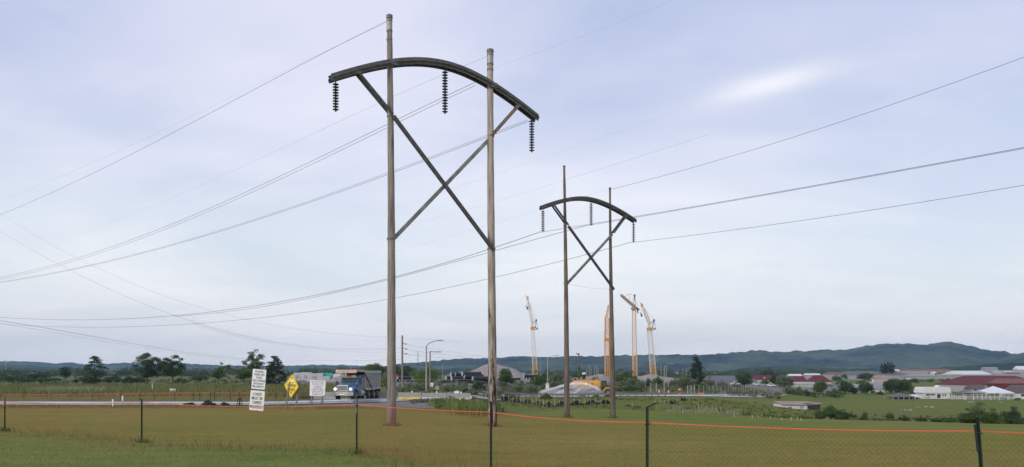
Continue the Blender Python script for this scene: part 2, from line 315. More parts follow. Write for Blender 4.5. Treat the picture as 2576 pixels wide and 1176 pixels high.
# ---------------------------------------------------------------- setting
def sstep(a, b, x): t = np.clip((x-a)/(b-a), 0, 1); return t*t*(3-2*t)
def build_ground():
    yy = GY_; w = np.maximum(yy, 25.0)
    Xg = GC[:, None]*w[None, :]; Yg = np.broadcast_to(yy[None, :], Xg.shape)
    nc, nr = Xg.shape
    V = np.stack([Xg, Yg, GZ], 2).reshape(-1, 3)
    i, j = np.meshgrid(np.arange(nc-1), np.arange(nr-1), indexing='ij')
    a = (i*nr+j).ravel(); Fq = np.stack([a, a+nr, a+nr+1, a+1], 1)
    m, nt, b = newmat('ground cover')
    at = N(nt, 'ShaderNodeVertexColor', layer_name='zone'); sp = N(nt, 'ShaderNodeSeparateColor'); nt.links.new(at.outputs[0], sp.inputs[0])
    tc = N(nt, 'ShaderNodeTexCoord')
    def nz(scale, det=4, st=(1,1,1), rough=.6):
        mp = N(nt, 'ShaderNodeMapping'); mp.inputs['Scale'].default_value = st; nt.links.new(tc.outputs['Object'], mp.inputs[0])
        n = N(nt, 'ShaderNodeTexNoise', inp={'Scale': scale, 'Detail': det, 'Roughness': rough}); nt.links.new(mp.outputs[0], n.inputs['Vector']); return n.outputs['Fac']
    def mix(f, a, b_, t='MIX'):
        x = N(nt, 'ShaderNodeMix', data_type='RGBA', blend_type=t)
        if isinstance(f, float): x.inputs[0].default_value = f
        else: nt.links.new(f, x.inputs[0])
        nt.links.new(a, x.inputs[6]); nt.links.new(b_, x.inputs[7]); return x.outputs[2]
    def edge(ch, nf, amt=.35):
        a_ = N(nt, 'ShaderNodeMath', operation='MULTIPLY_ADD'); nt.links.new(nf, a_.inputs[0]); a_.inputs[1].default_value = amt; a_.inputs[2].default_value = -amt/2
        s = N(nt, 'ShaderNodeMath', operation='ADD'); nt.links.new(a_.outputs[0], s.inputs[0]); nt.links.new(ch, s.inputs[1])
        return ramp(nt, s.outputs[0], [(.42, (0,0,0)), (.58, (1,1,1))]).outputs[0]
    big, med, fine, vfine = nz(.05, 3), nz(.35, 5), nz(5, 4, rough=.7), nz(26, 3, rough=.8)
    streak = nz(.55, 4, (.22, 1.6, 1))
    wild = mix(.5, ramp(nt, med, [(.3, (.10,.11,.04)), (.5, (.15,.155,.06)), (.72, (.21,.19,.09))]).outputs[0], ramp(nt, fine, [(.3, (.06,.075,.025)), (.7, (.17,.18,.07))]).outputs[0])
    lawn = mix(.45, ramp(nt, streak, [(.3, (.130,.155,.040)), (.7, (.196,.202,.075))]).outputs[0], ramp(nt, fine, [(.3, (.106,.140,.034)), (.55, (.160,.182,.054)), (.75, (.255,.235,.09))]).outputs[0])
    lawn = mix(.9, lawn, ramp(nt, big, [(.38, (.80,.94,.72)), (.62, (1.12,1.03,1.05))]).outputs[0], 'MULTIPLY')
    lawn = mix(.8, lawn, ramp(nt, vfine, [(.3, (.62,.66,.55)), (.7, (1.3,1.28,1.25))]).outputs[0], 'MULTIPLY')
    gravel = mix(.5, ramp(nt, fine, [(.3, (.13,.125,.115)), (.7, (.26,.25,.23))]).outputs[0], ramp(nt, med, [(.3, (.10,.095,.09)), (.7, (.27,.26,.245))]).outputs[0])
    meadow = mix(.5, ramp(nt, nz(.12, 4, (.3, 1, 1)), [(.3, (.10,.125,.033)), (.7, (.17,.18,.055))]).outputs[0], ramp(nt, nz(.8, 5), [(.3, (.085,.115,.028)), (.7, (.165,.18,.055))]).outputs[0])
    c = mix(edge(sp.outputs[2], med, .3), wild, meadow)
    patch = ramp(nt, nz(.9, 5, (.6, 1, 1), .7), [(.30, (.70,.80,.60)), (.5, (1,1,1)), (.72, (1.22,1.10,1.12))]).outputs[0]
    lawn = mix(.75, lawn, patch, 'MULTIPLY')
    c = mix(edge(sp.outputs[0], med, .3), c, lawn)
    c = mix(edge(sp.outputs[1], med, .5), c, gravel)
    nt.links.new(c, b.inputs['Base Color']); b.inputs['Roughness'].default_value = .95; b.inputs['Specular IOR Level'].default_value = .02
    bp = N(nt, 'ShaderNodeBump', inp={'Strength': .6, 'Distance': .06}); nt.links.new(fine, bp.inputs['Height']); nt.links.new(bp.outputs[0], b.inputs['Normal'])
    o = npmesh('ground', V, Fq, m, org=(0,0,0), smooth=True); o['kind'] = 'structure'
    # zones: red lawn, green gravel, blue meadow
    xs = GC*F+CX
    edgeY = np.interp(xs, [-900, 0, 600, 900, 1060, 1200, 1300, 1424, 1550, 1800, 2050, 2300, 2576, 3400], [60, 61, 60, 62, 58, 50, 64, 80, 87, 81, 71, 68.5, 64, 62])
    lawn_ = 1-sstep(-3, 3, Yg-edgeY[:, None])
    X2 = np.broadcast_to(xs[:, None], Xg.shape)
    band = lambda v, a, b_, s: sstep(a-s, a+s, v)*(1-sstep(b_-s, b_+s, v))
    gr = band(X2, -900, 1240, 25)*sstep(64, 69, Yg)*(1-sstep(-2, 2, Yg-np.interp(X2, [0, 760, 840, 1240], [79, 80, 100, 100])))
    gr = np.maximum(gr, band(X2, 985, 1430, 25)*band(Yg, 158, 420, 8)*.95)
    gr = np.maximum(gr, band(X2, 690, 1000, 20)*band(Yg, 185, 330, 10))
    gr = np.maximum(gr, band(X2, 1400, 1720, 20)*band(Yg, 250, 700, 12))
    gr = np.maximum(gr, band(X2, 1240, 1960, 12)*band(Yg-np.interp(X2, [1240, 1500, 1800, 1960], [150, 168, 198, 235]), -5, 14, 2.5))
    gr = np.maximum(gr, band(X2, 1795, 2110, 10)*band(Yg, 300, 560, 15)*.9)
    pathc = np.interp(Yg, [60, 100, 130, 150], [1735, 1706, 1692, 1690])
    gr = np.maximum(gr, np.exp(-((X2-pathc)/12)**2)*band(Yg, 90, 122, 3)*.62)
    me_ = band(X2, 1880, 3500, 60)*sstep(120, 160, Yg)*(1-sstep(1400, 2500, Yg))
    me_ = np.maximum(me_, band(X2, -1000, 860, 40)*band(Yg, 98, 128, 6)*.8)
    me_ = np.maximum(me_, band(X2, 1240, 2150, 40)*band(Yg, 80, 190, 8)*.85)
    colr = np.stack([lawn_, gr, me_, np.ones_like(me_)], 2).reshape(-1, 4).astype(np.float32)
    ca = o.data.color_attributes.new('zone', 'FLOAT_COLOR', 'POINT'); ca.data.foreach_set('color', colr.ravel())

def build_hills():
    def hillmat(name, c1, c2):
        m, nt, b = newmat(name); tc = N(nt, 'ShaderNodeTexCoord')
        n1 = N(nt, 'ShaderNodeTexNoise', inp={'Scale': .02, 'Detail': 8, 'Roughness': .8}); n2 = N(nt, 'ShaderNodeTexNoise', inp={'Scale': .004, 'Detail': 4})
        for n in (n1, n2): nt.links.new(tc.outputs['Object'], n.inputs['Vector'])
        a = N(nt, 'ShaderNodeMix', inp={0: .5}); nt.links.new(n1.outputs[0], a.inputs[2]); nt.links.new(n2.outputs[0], a.inputs[3])
        r = ramp(nt, a.outputs[0], [(.40, c1), (.60, c2)]); nt.links.new(r.outputs[0], b.inputs['Base Color']); b.inputs['Roughness'].default_value = 1; b.inputs['Specular IOR Level'].default_value = 0
        return m
    def ridge(name, sky, d, depth, m, xr, base=938.5, bump=4.0, sc=.035, step=4.0):
        xs = np.arange(xr[0], xr[1]+step, step); px, py = zip(*sky)
        cy = np.interp(xs, px, py)
        k = np.ones(5)/5; cy = np.convolve(np.pad(cy, 2, mode='edge'), k, 'valid')*.6+cy*.4
        T = np.concatenate([np.linspace(0, 1, 26), np.linspace(1.08, 2, 8)]); V = []
        for i, x in enumerate(xs):
            top = (HY-cy[i])/F*d; bz = (HY-base)/F*(d-depth)
            for t in T:
                Y = d-depth+depth*t; X = (x-CX)/F*d*(1+(Y/d-1)*.9)
                s = math.sin(min(t, 2-t)*math.pi/2)**.9
                nn = mnoise.fractal(Vector((X*.0016, Y*.0016, d)), 1.0, 2.0, 4)
                z = bz+(top-bz)*s*(1+.22*nn*(1-abs(t-1))*(1 if t < .97 or t > 1.03 else 0))
                z += bump*mnoise.noise(Vector((X*sc, Y*sc, d)))*min(1, 4*min(t, 2-t))
                V.append((X, Y, CZ+z))
        n, k = len(xs), len(T); i, j = np.meshgrid(np.arange(n-1), np.arange(k-1), indexing='ij'); a = (i*k+j).ravel()
        o = npmesh(name, V, np.stack([a, a+k, a+k+1, a+1], 1), m, org=(0,0,0), smooth=False); o['kind'] = 'structure'
    g1 = hillmat('wooded ridge', (.002,.007,.006), (.080,.105,.052)); g2 = hillmat('wooded foothill', (.014,.030,.016), (.065,.095,.045))
    right = [(700,930),(900,927),(960,924),(1018,918),(1060,915),(1102,911),(1151,906.5),(1225,905),(1287,900),(1330,899),(1417,900.6),(1472,901),(1565,898.5),(1625,896.6),(1728,894),(1790,892),(1858,886.5),(1895,883),(1914,881),(1935,884),(1955,886.5),(1975,886),(1990,884.5),(2003,881.5),(2022,885.6),(2050,882),(2078,879.7),(2117,881.5),(2167,873),(2214,866),(2243,864.5),(2262,866.5),(2279,864.4),(2326,869),(2358,862),(2382,862),(2408,867),(2441,874),(2485,882),(2520,883.5),(2540,891),(2600,900),(2900,905),(3300,900)]
    left = [(-700,915),(-100,911),(0,912),(37,911.4),(99,912),(142,917),(185,914),(216,919),(262,917.6),(324,914),(340,917),(400,918),(463,917.6),(525,920),(618,922),(712,921),(780,920),(842,921),(897,922),(940,924),(1000,928),(1080,934),(1200,937)]
    ridge('hills', left, 5200, 1300, g1, (-800, 1200), bump=9, sc=.03)
    ridge('hills', right, 4200, 1100, g1, (700, 3300), bump=9, sc=.03, step=2.5)
    ridge('hills', [(-700,920),(0,918),(60,919),(130,925),(220,931),(330,936),(420,938)], 2900, 500, g2, (-700, 420), bump=5, sc=.03)
    ridge('hills', [(2470,936),(2500,912),(2540,897),(2576,889),(2700,880),(3300,880)], 3300, 700, g2, (2470, 3300), bump=5, sc=.03)
    ridge('hills', [(1820,938),(1870,929),(1930,925),(2000,924),(2060,927),(2130,930),(2250,931),(2330,930),(2440,922),(2520,917),(2600,914),(3300,912)], 1900, 350, g2, (1820, 3300), base=941, bump=5, sc=.05)

def strip(name, pts, widths, m, lift, kind='structure', n=6):    # pts = (x, d) in image column and distance
    dense = []
    for (a, b_) in zip(range(len(pts)-1), range(1, len(pts))):
        A = Vector(((pts[a][0]-CX)/F*pts[a][1], pts[a][1])); B = Vector(((pts[b_][0]-CX)/F*pts[b_][1], pts[b_][1]))
        k = max(2, int((B-A).length/1.5))
        for t in range(k): dense.append((A.lerp(B, t/k), widths[a]+(widths[b_]-widths[a])*t/k))
    dense.append((B, widths[-1])); V = []
    for i, (p, w) in enumerate(dense):
        t = (dense[min(i+4, len(dense)-1)][0]-dense[max(i-4, 0)][0]).normalized(); nn = Vector((-t.y, t.x))
        for j in range(n+1):
            q = p+nn*w*(j/n-.5); V.append((q.x, q.y, ground(q.x, q.y)+lift))
    k = n+1; i, j = np.meshgrid(np.arange(len(dense)-1), np.arange(n), indexing='ij'); a = (i*k+j).ravel()
    o = npmesh(name, V, np.stack([a, a+k, a+k+1, a+1], 1), m, org=(0,0,0), smooth=True); o['kind'] = kind; return o

def build_roads():
    m, nt, b = newmat('damp dusty asphalt'); tc = N(nt, 'ShaderNodeTexCoord')
    n1 = N(nt, 'ShaderNodeTexNoise', inp={'Scale': .18, 'Detail': 5}); n2 = N(nt, 'ShaderNodeTexNoise', inp={'Scale': 5, 'Detail': 4})
    for n in (n1, n2): nt.links.new(tc.outputs['Object'], n.inputs['Vector'])
    r = ramp(nt, n1.outputs[0], [(.35, (.12,.12,.12)), (.65, (.22,.22,.225))]); nt.links.new(r.outputs[0], b.inputs['Base Color'])
    r2 = ramp(nt, n1.outputs[0], [(.40, (.16,)*3), (.62, (.5,)*3)]); nt.links.new(r2.outputs[0], b.inputs['Roughness'])
    bp = N(nt, 'ShaderNodeBump', inp={'Strength': .08, 'Distance': .01}); nt.links.new(n2.outputs[0], bp.inputs['Height']); nt.links.new(bp.outputs[0], b.inputs['Normal'])
    m2, nt, b = newmat('pale wet sheen'); tc = N(nt, 'ShaderNodeTexCoord')  # pale tone stands in for sky reflected on the wet road
    n1 = N(nt, 'ShaderNodeTexNoise', inp={'Scale': .25, 'Detail': 6}); nt.links.new(tc.outputs['Object'], n1.inputs['Vector'])
    r = ramp(nt, n1.outputs[0], [(.3, (.34,.35,.38)), (.7, (.56,.57,.61))]); nt.links.new(r.outputs[0], b.inputs['Base Color']); b.inputs['Roughness'].default_value = .3
    MT['road'] = m; MT['road_sheen'] = m2
    strip('road', [(-1400, 74), (-200, 72), (300, 70), (600, 71), (800, 78), (960, 92), (1130, 104), (1225, 112)], [9, 9, 9, 9.5, 9, 9, 9, 8], m, .07)
    strip('road', [(-1400, 76.5), (-200, 74.5), (300, 72.5), (600, 73.5), (740, 77), (860, 84.5), (960, 89.5)], [4.2, 4.2, 4.6, 4.4, 3.6, 2.6, 1.6], m2, .10)  # sheen strip, reflected sky laid on the asphalt as pale colour
    strip('road', [(1180, 118), (1240, 152), (1400, 162), (1550, 174), (1700, 187), (1800, 200), (1900, 222), (1965, 262)], [7, 7, 8, 8, 8, 8, 8, 5], m, .10)
    strip('road', [(1600, 177), (1700, 186), (1770, 195), (1790, 198)], [2, 6, 6, 2], m2, .14)  # wet stretch of the far road, its reflection painted pale

def build_sky():
    w = bpy.data.worlds.new('World'); SC.world = w; w.use_nodes = True; nt = w.node_tree; bg = nt.nodes['Background']
    el, az = math.radians(24), math.radians(222)       # sun: low, behind the camera to the left
    sky = N(nt, 'ShaderNodeTexSky', sky_type='NISHITA', sun_disc=False, sun_elevation=el, sun_rotation=az, air_density=1.0, dust_density=1.5, ozone_density=1.5)
    tc = N(nt, 'ShaderNodeTexCoord'); sp = N(nt, 'ShaderNodeSeparateXYZ'); nt.links.new(tc.outputs['Generated'], sp.inputs[0])
    def mth(op, a, b=None, c=None):
        n = N(nt, 'ShaderNodeMath', operation=op)
        for k, v in enumerate((a, b, c)):
            if v is None: continue
            if isinstance(v, (int, float)): n.inputs[k].default_value = v
            else: nt.links.new(v, n.inputs[k])
        return n.outputs[0]
    zz = mth('ADD', mth('MAXIMUM', sp.outputs[2], 0.0), .16)
    u = mth('DIVIDE', sp.outputs[0], zz); v = mth('DIVIDE', sp.outputs[1], zz)
    cb = N(nt, 'ShaderNodeCombineXYZ'); nt.links.new(u, cb.inputs[0]); nt.links.new(v, cb.inputs[1])
    def cl(scale, st, rot, det, off=(0,0,0), dist=.6):
        mp = N(nt, 'ShaderNodeMapping'); mp.inputs['Scale'].default_value = st; mp.inputs['Rotation'].default_value = (0, 0, math.radians(rot)); mp.inputs['Location'].default_value = off
        nt.links.new(cb.outputs[0], mp.inputs[0]); n = N(nt, 'ShaderNodeTexNoise', inp={'Scale': scale, 'Detail': det, 'Roughness': .5, 'Distortion': dist}); nt.links.new(mp.outputs[0], n.inputs['Vector']); return n.outputs['Fac']
    a = cl(.62, (1, .75, 1), 24, 4, (8.3, 3.7, 0)); b2 = cl(1.7, (.5, 1.3, 1), 18, 5, (7, 2, 0), .9)
    f = mth('ADD', mth('MULTIPLY', a, .72), mth('MULTIPLY', b2, .28))
    # one small brighter cloud, upper right
    du = mth('SUBTRACT', u, .589); dv = mth('SUBTRACT', v, 1.87)
    p = mth('ADD', mth('MULTIPLY', du, .80), mth('MULTIPLY', dv, -.60)); q = mth('ADD', mth('MULTIPLY', du, .60), mth('MULTIPLY', dv, .80))
    g = mth('POWER', 2.718, mth('MULTIPLY', mth('ADD', mth('POWER', mth('DIVIDE', p, .14), 2), mth('POWER', mth('DIVIDE', q, .055), 2)), -1))
    g = mth('MULTIPLY', g, mth('MULTIPLY', b2, 1.6))
    veil = ramp(nt, f, [(.38, (.30,)*3), (.60, (.95,)*3)])
    cloudcol = ramp(nt, sp.outputs[2], [(0.0, (9.5, 9.1, 9.0)), (.06, (9.7, 9.4, 9.4)), (.14, (9.2, 9.5, 9.7)), (.25, (8.5, 8.6, 9.7)), (.36, (7.7, 7.8, 9.2)), (.6, (7.3, 7.4, 8.9))])
    blue = ramp(nt, sp.outputs[2], [(0.0, (9.0, 8.8, 8.8)), (.10, (7.9, 8.6, 9.2)), (.18, (6.6, 7.5, 9.2)), (.35, (4.4, 5.4, 8.3)), (.7, (3.8, 5.0, 8.0))])
    mx0 = N(nt, 'ShaderNodeMix', data_type='RGBA', inp={0: .75}); nt.links.new(sky.outputs[0], mx0.inputs[6]); nt.links.new(blue.outputs[0], mx0.inputs[7])
    mx = N(nt, 'ShaderNodeMix', data_type='RGBA'); nt.links.new(veil.outputs[0], mx.inputs[0]); nt.links.new(mx0.outputs[2], mx.inputs[6]); nt.links.new(cloudcol.outputs[0], mx.inputs[7])
    mx2 = N(nt, 'ShaderNodeMix', data_type='RGBA'); nt.links.new(g, mx2.inputs[0]); nt.links.new(mx.outputs[2], mx2.inputs[6]); mx2.inputs[7].default_value = (9.4, 9.4, 10.0, 1)
    nt.links.new(mx2.outputs[2], bg.inputs[0]); bg.inputs[1].default_value = .104
    L = bpy.data.lights.new('sun', 'SUN'); L.energy = 2.2; L.angle = math.radians(14); L.color = (1, .93, .84)
    so = bpy.data.objects.new('sun', L); COL.objects.link(so); so.location = (0, 0, 60)
    d = Vector((math.sin(az)*math.cos(el), math.cos(az)*math.cos(el), math.sin(el)))   # towards the sun
    so.rotation_euler = d.to_track_quat('Z', 'Y').to_euler()

def build_haze():
    m = bpy.data.materials.new('haze air'); m.use_nodes = True; nt = m.node_tree
    nt.nodes.remove(nt.nodes['Principled BSDF']); v = N(nt, 'ShaderNodeVolumePrincipled'); v.inputs['Color'].default_value = (.40, .63, .98, 1); v.inputs['Density'].default_value = .00008; v.inputs['Anisotropy'].default_value = .1
    nt.links.new(v.outputs[0], nt.nodes['Material Output'].inputs['Volume'])
    MT['haze'] = m
    o = MB().span((-9700, -60, -30), (9700, 6520, 260)).build('haze', 'haze'); o['kind'] = 'stuff'

def build_camera():
    c = bpy.data.cameras.new('camera'); o = bpy.data.objects.new('camera', c); COL.objects.link(o); SC.camera = o
    o.location = (0, 0, CZ); o.rotation_euler = (math.pi/2, 0, 0)
    c.sensor_width = 36; c.lens = 36*F/2576; c.shift_y = (HY-588)/2576; c.clip_end = 30000; c.clip_start = .1
    v = SC.view_settings; v.view_transform = 'Standard'; v.look = 'None'; v.gamma = 1; v.exposure = 0.0
    SC.cycles.volume_bounces = 16; SC.cycles.max_bounces = 18; SC.cycles.diffuse_bounces = 3; SC.cycles.glossy_bounces = 3; SC.cycles.transmission_bounces = 4; SC.cycles.transparent_max_bounces = 8; SC.cycles.volume_max_steps = 64; SC.cycles.use_denoising = True; SC.cycles.denoiser = "OPENIMAGEDENOISE"; SC.cycles.denoising_prefilter = "ACCURATE"; SC.cycles.denoising_input_passes = "RGB_ALBEDO_NORMAL"

# ---------------------------------------------------------------- H-frames
def hframe(bL, bR, q, dark, label, part_tag):
    mid = (bL+bR)/2; s = Vector((bR.x-bL.x, bR.y-bL.y, 0)); span = s.length; s.normalize(); n = Vector((s.y, -s.x, 0))
    if n.y > 0: n = -n
    t = thing('h_frame_power_pylon', label, 'power pylon', (mid.x, mid.y, ground(mid.x, mid.y)), group='wooden H-frame power pylons')
    def at(sv, z, off=0.0):                           # sv metres along the frame from its middle, absolute height, offset towards the viewer
        return Vector((mid.x+s.x*sv+n.x*off, mid.y+s.y*sv+n.y*off, z))
    H = span/2; org = t.location.copy()
    for sgn, bp, top, key, lean in ((-1, bL, q['topL'], 'poleL', q['lean']), (1, bR, q['topR'], 'poleR', q['lean'])):
        r0, r1 = q['r'] if sgn < 0 else q['r2']
        zs = np.linspace(bp.z-.25, top, 26); pts = []; rad = []
        for k, z in enumerate(zs):
            f = (z-bp.z)/(top-bp.z); pts.append((bp.x-lean*f+.02*math.sin(5*f+sgn), bp.y, z)); rad.append(r0+(r1-r0)*f+.006*math.sin(k*2.3+sgn))
        po = MB().path(pts, rad, 14).build('pole', q[key], t, smooth=True)
        if sgn == 1 and not dark: po['label'] = 'pinkish pole with dark flaking rot near its foot'
        x, y = pts[-1][0], bp.y
        if not dark:
            for zo, hh, dr in ((-.10, .10, .030), (-.24, .05, .02), (-.72, .06, .022), (-1.12 if sgn < 0 else -1.0, .07, .02)): MB().lathe([(r1+dr, top+zo), (r1+dr, top+zo+hh)], (x, y, 0), 14).build('pole_band', 'arm_end', po)
            MB().lathe([(r1+.012, top-.65), (r1+.012, top-.25)], (x, y, 0), 14).build('pole_sleeve', 'steel', po)
        MB().lathe([(r1+.02, top), (r1+.03, top+.05), (r1*.7, top+.09), (0, top+.10)], (x, y, 0), 14).build('pole_cap', 'arm_end' if not dark else 'pole_far', po)
        for zz in ((q['lowL'] if sgn < 0 else q['lowR'])-.05, (q['xbL'] if sgn < 0 else q['xbR'])+.1):
            rr = r0+(r1-r0)*((zz-bp.z)/(top-bp.z))+.018; MB().lathe([(rr, zz-.05), (rr, zz+.05)], (bp.x-lean*(zz-bp.z)/(top-bp.z), y, 0), 14).build('pole_band', 'arm_end', po)
    def arch(sv):
        a = abs(sv); e = q['endL'] if sv < 0 else q['endR']; p = q['armL'] if sv < 0 else q['armR']; E = H+(q['ovL'] if sv < 0 else q['ovR'])
        ff = lambda v: math.sqrt(1+(v/4.5)**2)-1; return q['mid']-(q['mid']-e)*ff(a)/ff(E)
    eL, eR = -(H+q['ovL']), H+q['ovR']; sv = np.linspace(eL, eR, 37); off = q['off']; hh = q['armh']
    for o_ in (off, -off):
        b = MB()
        for k in range(36):
            p0, p1 = at(sv[k], arch(sv[k]), o_), at(sv[k+1], arch(sv[k+1]), o_); e = (p1-p0).normalized()*.012; up = Vector((0,0,1))
            b.bar(p0-e, p1+e, hh, .06, up=n.cross(e), mi=0)
            for zz in (hh/2, -hh/2): b.bar(p0-e+up*zz, p1+e+up*zz, .04, .14, up=n.cross(e), mi=0)
        ao = b.build('cross_arm', 'arm', t)
        for se in (eL+.22, 0.0, eR-.22): MB().bar(at(se-.16, arch(se-.16), o_*1.2), at(se+.16, arch(se+.16), o_*1.2), hh*.85, .04, up=n.cross(s)).build('gusset_plate', 'arm_end', ao)
        if o_ > 0:
            for se in (-H, H): MB().bar(at(se, arch(se)-hh*.6, off*1.3), at(se, arch(se)+hh*.6, off*1.3), .34, .04, up=n).build('clamp_plate', 'arm_end', ao)
    for se in (eL+.22, 0.0, eR-.22, -H, H): MB().bar(at(se, arch(se), off*1.4), at(se, arch(se), -off*1.4), .09, .09).build('through_bolt', 'arm_end', t)
    for sg, so, low in ((-1, q['stL'], q['lowL']), (1, q['stR'], q['lowR'])):
        sa = sg*(H+so)
        for o_ in (off*.85, -off*.85):
            MB().bar(at(sa, arch(sa)-hh*.5, o_), at(sg*H, low, o_*.9), .10, .10).build('arm_strut', q['strut'] if sg > 0 else 'brace_dark', t)
        MB().bar(at(sa, arch(sa)-hh*.55, off*1.2), at(sa, arch(sa)-hh*.55, -off*1.2), .26, .14).build('strut_bracket', 'arm_end', t)
    rp = q['r'][1]+.05
    MB().bar(at(-H, q['xtL'], rp*.9), at(H, q['xbR'], rp*.9), q['bw'], .13, up=n).build('cross_brace', 'brace_dark', t)
    MB().bar(at(H, q['xtR'], -rp*.5), at(-H, q['xbL'], -rp*.5), q['bw'], .13, up=n).build('cross_brace', 'brace_grey' if not dark else q['br2'], t)
    MB().bar(at(0.02, (q['xtL']+q['xbR'])/2, rp*1.3), at(0.02, (q['xtL']+q['xbR'])/2, -rp*1.3), .09, .09).build('brace_bolt', 'arm_end', t)
    tips = []
    for se, L, nd in q['ins']:
        top = arch(se)-hh*.5; c = at(se, top); b = MB(); b.path([c, c-Vector((0,0,.16))], .025, 6)
        dz = (L-.2)/nd; prof = [(0, 0)]
        for k in range(nd):
            z0 = top-.16-k*dz; r = q['ir']
            b.lathe([(.03, z0), (.04, z0-dz*.34), (r*.5, z0-dz*.38), (r, z0-dz*.56), (r*.97, z0-dz*.64), (r*.35, z0-dz*.54), (.03, z0-dz)], (c.x, c.y, 0), 12)
        b.path([c-Vector((0,0,L-.06)), c-Vector((0,0,L))], [.03, .045], 6)
        b.build('insulator_string', q['imat'], t, smooth=True); tips.append(c-Vector((0,0,L)))
    if dark:
        b = MB(); b.path([at(-H, q['xbL'], 0), at(0, q['xbL']-.12, 0), at(H, q['xbR'], 0)], .006, 4); b.build('guy_wire', 'wire_light', t)
    return t, at, arch, tips, H

def build_hframes():
    near = dict(topL=16.62, topR=16.22, armL=14.40, armR=14.47, mid=14.92, endL=13.12, endR=13.27, ovL=2.99, ovR=2.71, lowL=12.02, lowR=11.98, xtL=11.93, xtR=11.9, xbL=6.14, xbR=6.13,
                stL=1.72, stR=1.55, off=.165, armh=.20, r=(.218, .122), r2=(.225, .148), lean=.10, bw=.17, ins=[], ir=.145, imat='insul', poleL='pole_near', poleR='pole_rot', strut='strut_rust')
    far = dict(topL=15.63, topR=14.77, armL=13.05, armR=13.15, mid=13.5, endL=12.12, endR=12.5, ovL=2.75, ovR=2.75, lowL=11.2, lowR=11.2, xtL=11.1, xtR=11.1, xbL=6.72, xbR=6.67,
               stL=1.55, stR=1.55, off=.15, armh=.17, r=(.225, .085), r2=(.235, .08), lean=.22, bw=.17, ins=[], ir=.15, imat='insul_red', poleL='pole_far', poleR='pole_far', strut='brace_dark', br2='brace_grey')
    out = []
    for q, (xl, dl, xr, dr), dark, lab in ((near, (986, 37.5, 1238.5, 40.5), False, 'nearer and taller H-frame pylon on the mown lawn with grey black insulator strings'),
                                     (far, (1427, 61, 1541.5, 64.5), True, 'farther and smaller dark H-frame pylon at the far lawn edge with brown insulator strings')):
        for k in ('topL','topR','armL','armR','mid','endL','endR','lowL','lowR','xtL','xtR','xbL','xbR'): q[k] += CZ
        bL, bR = gp(xl, dl), gp(xr, dr); H = Vector((bR.x-bL.x, bR.y-bL.y)).length/2
        q['ins'] = [(-(H+q['ovL'])+.25, 1.45, 10), (.05, 2.25, 15), (H+q['ovR']-.30, 1.85, 12)] if not dark else [(-(H+q['ovL'])+.18, 1.72, 11), (.05, 1.92, 12), (H+q['ovR']-.15, 1.72, 11)]
        out.append(hframe(bL, bR, q, dark, lab, ''))
    return out

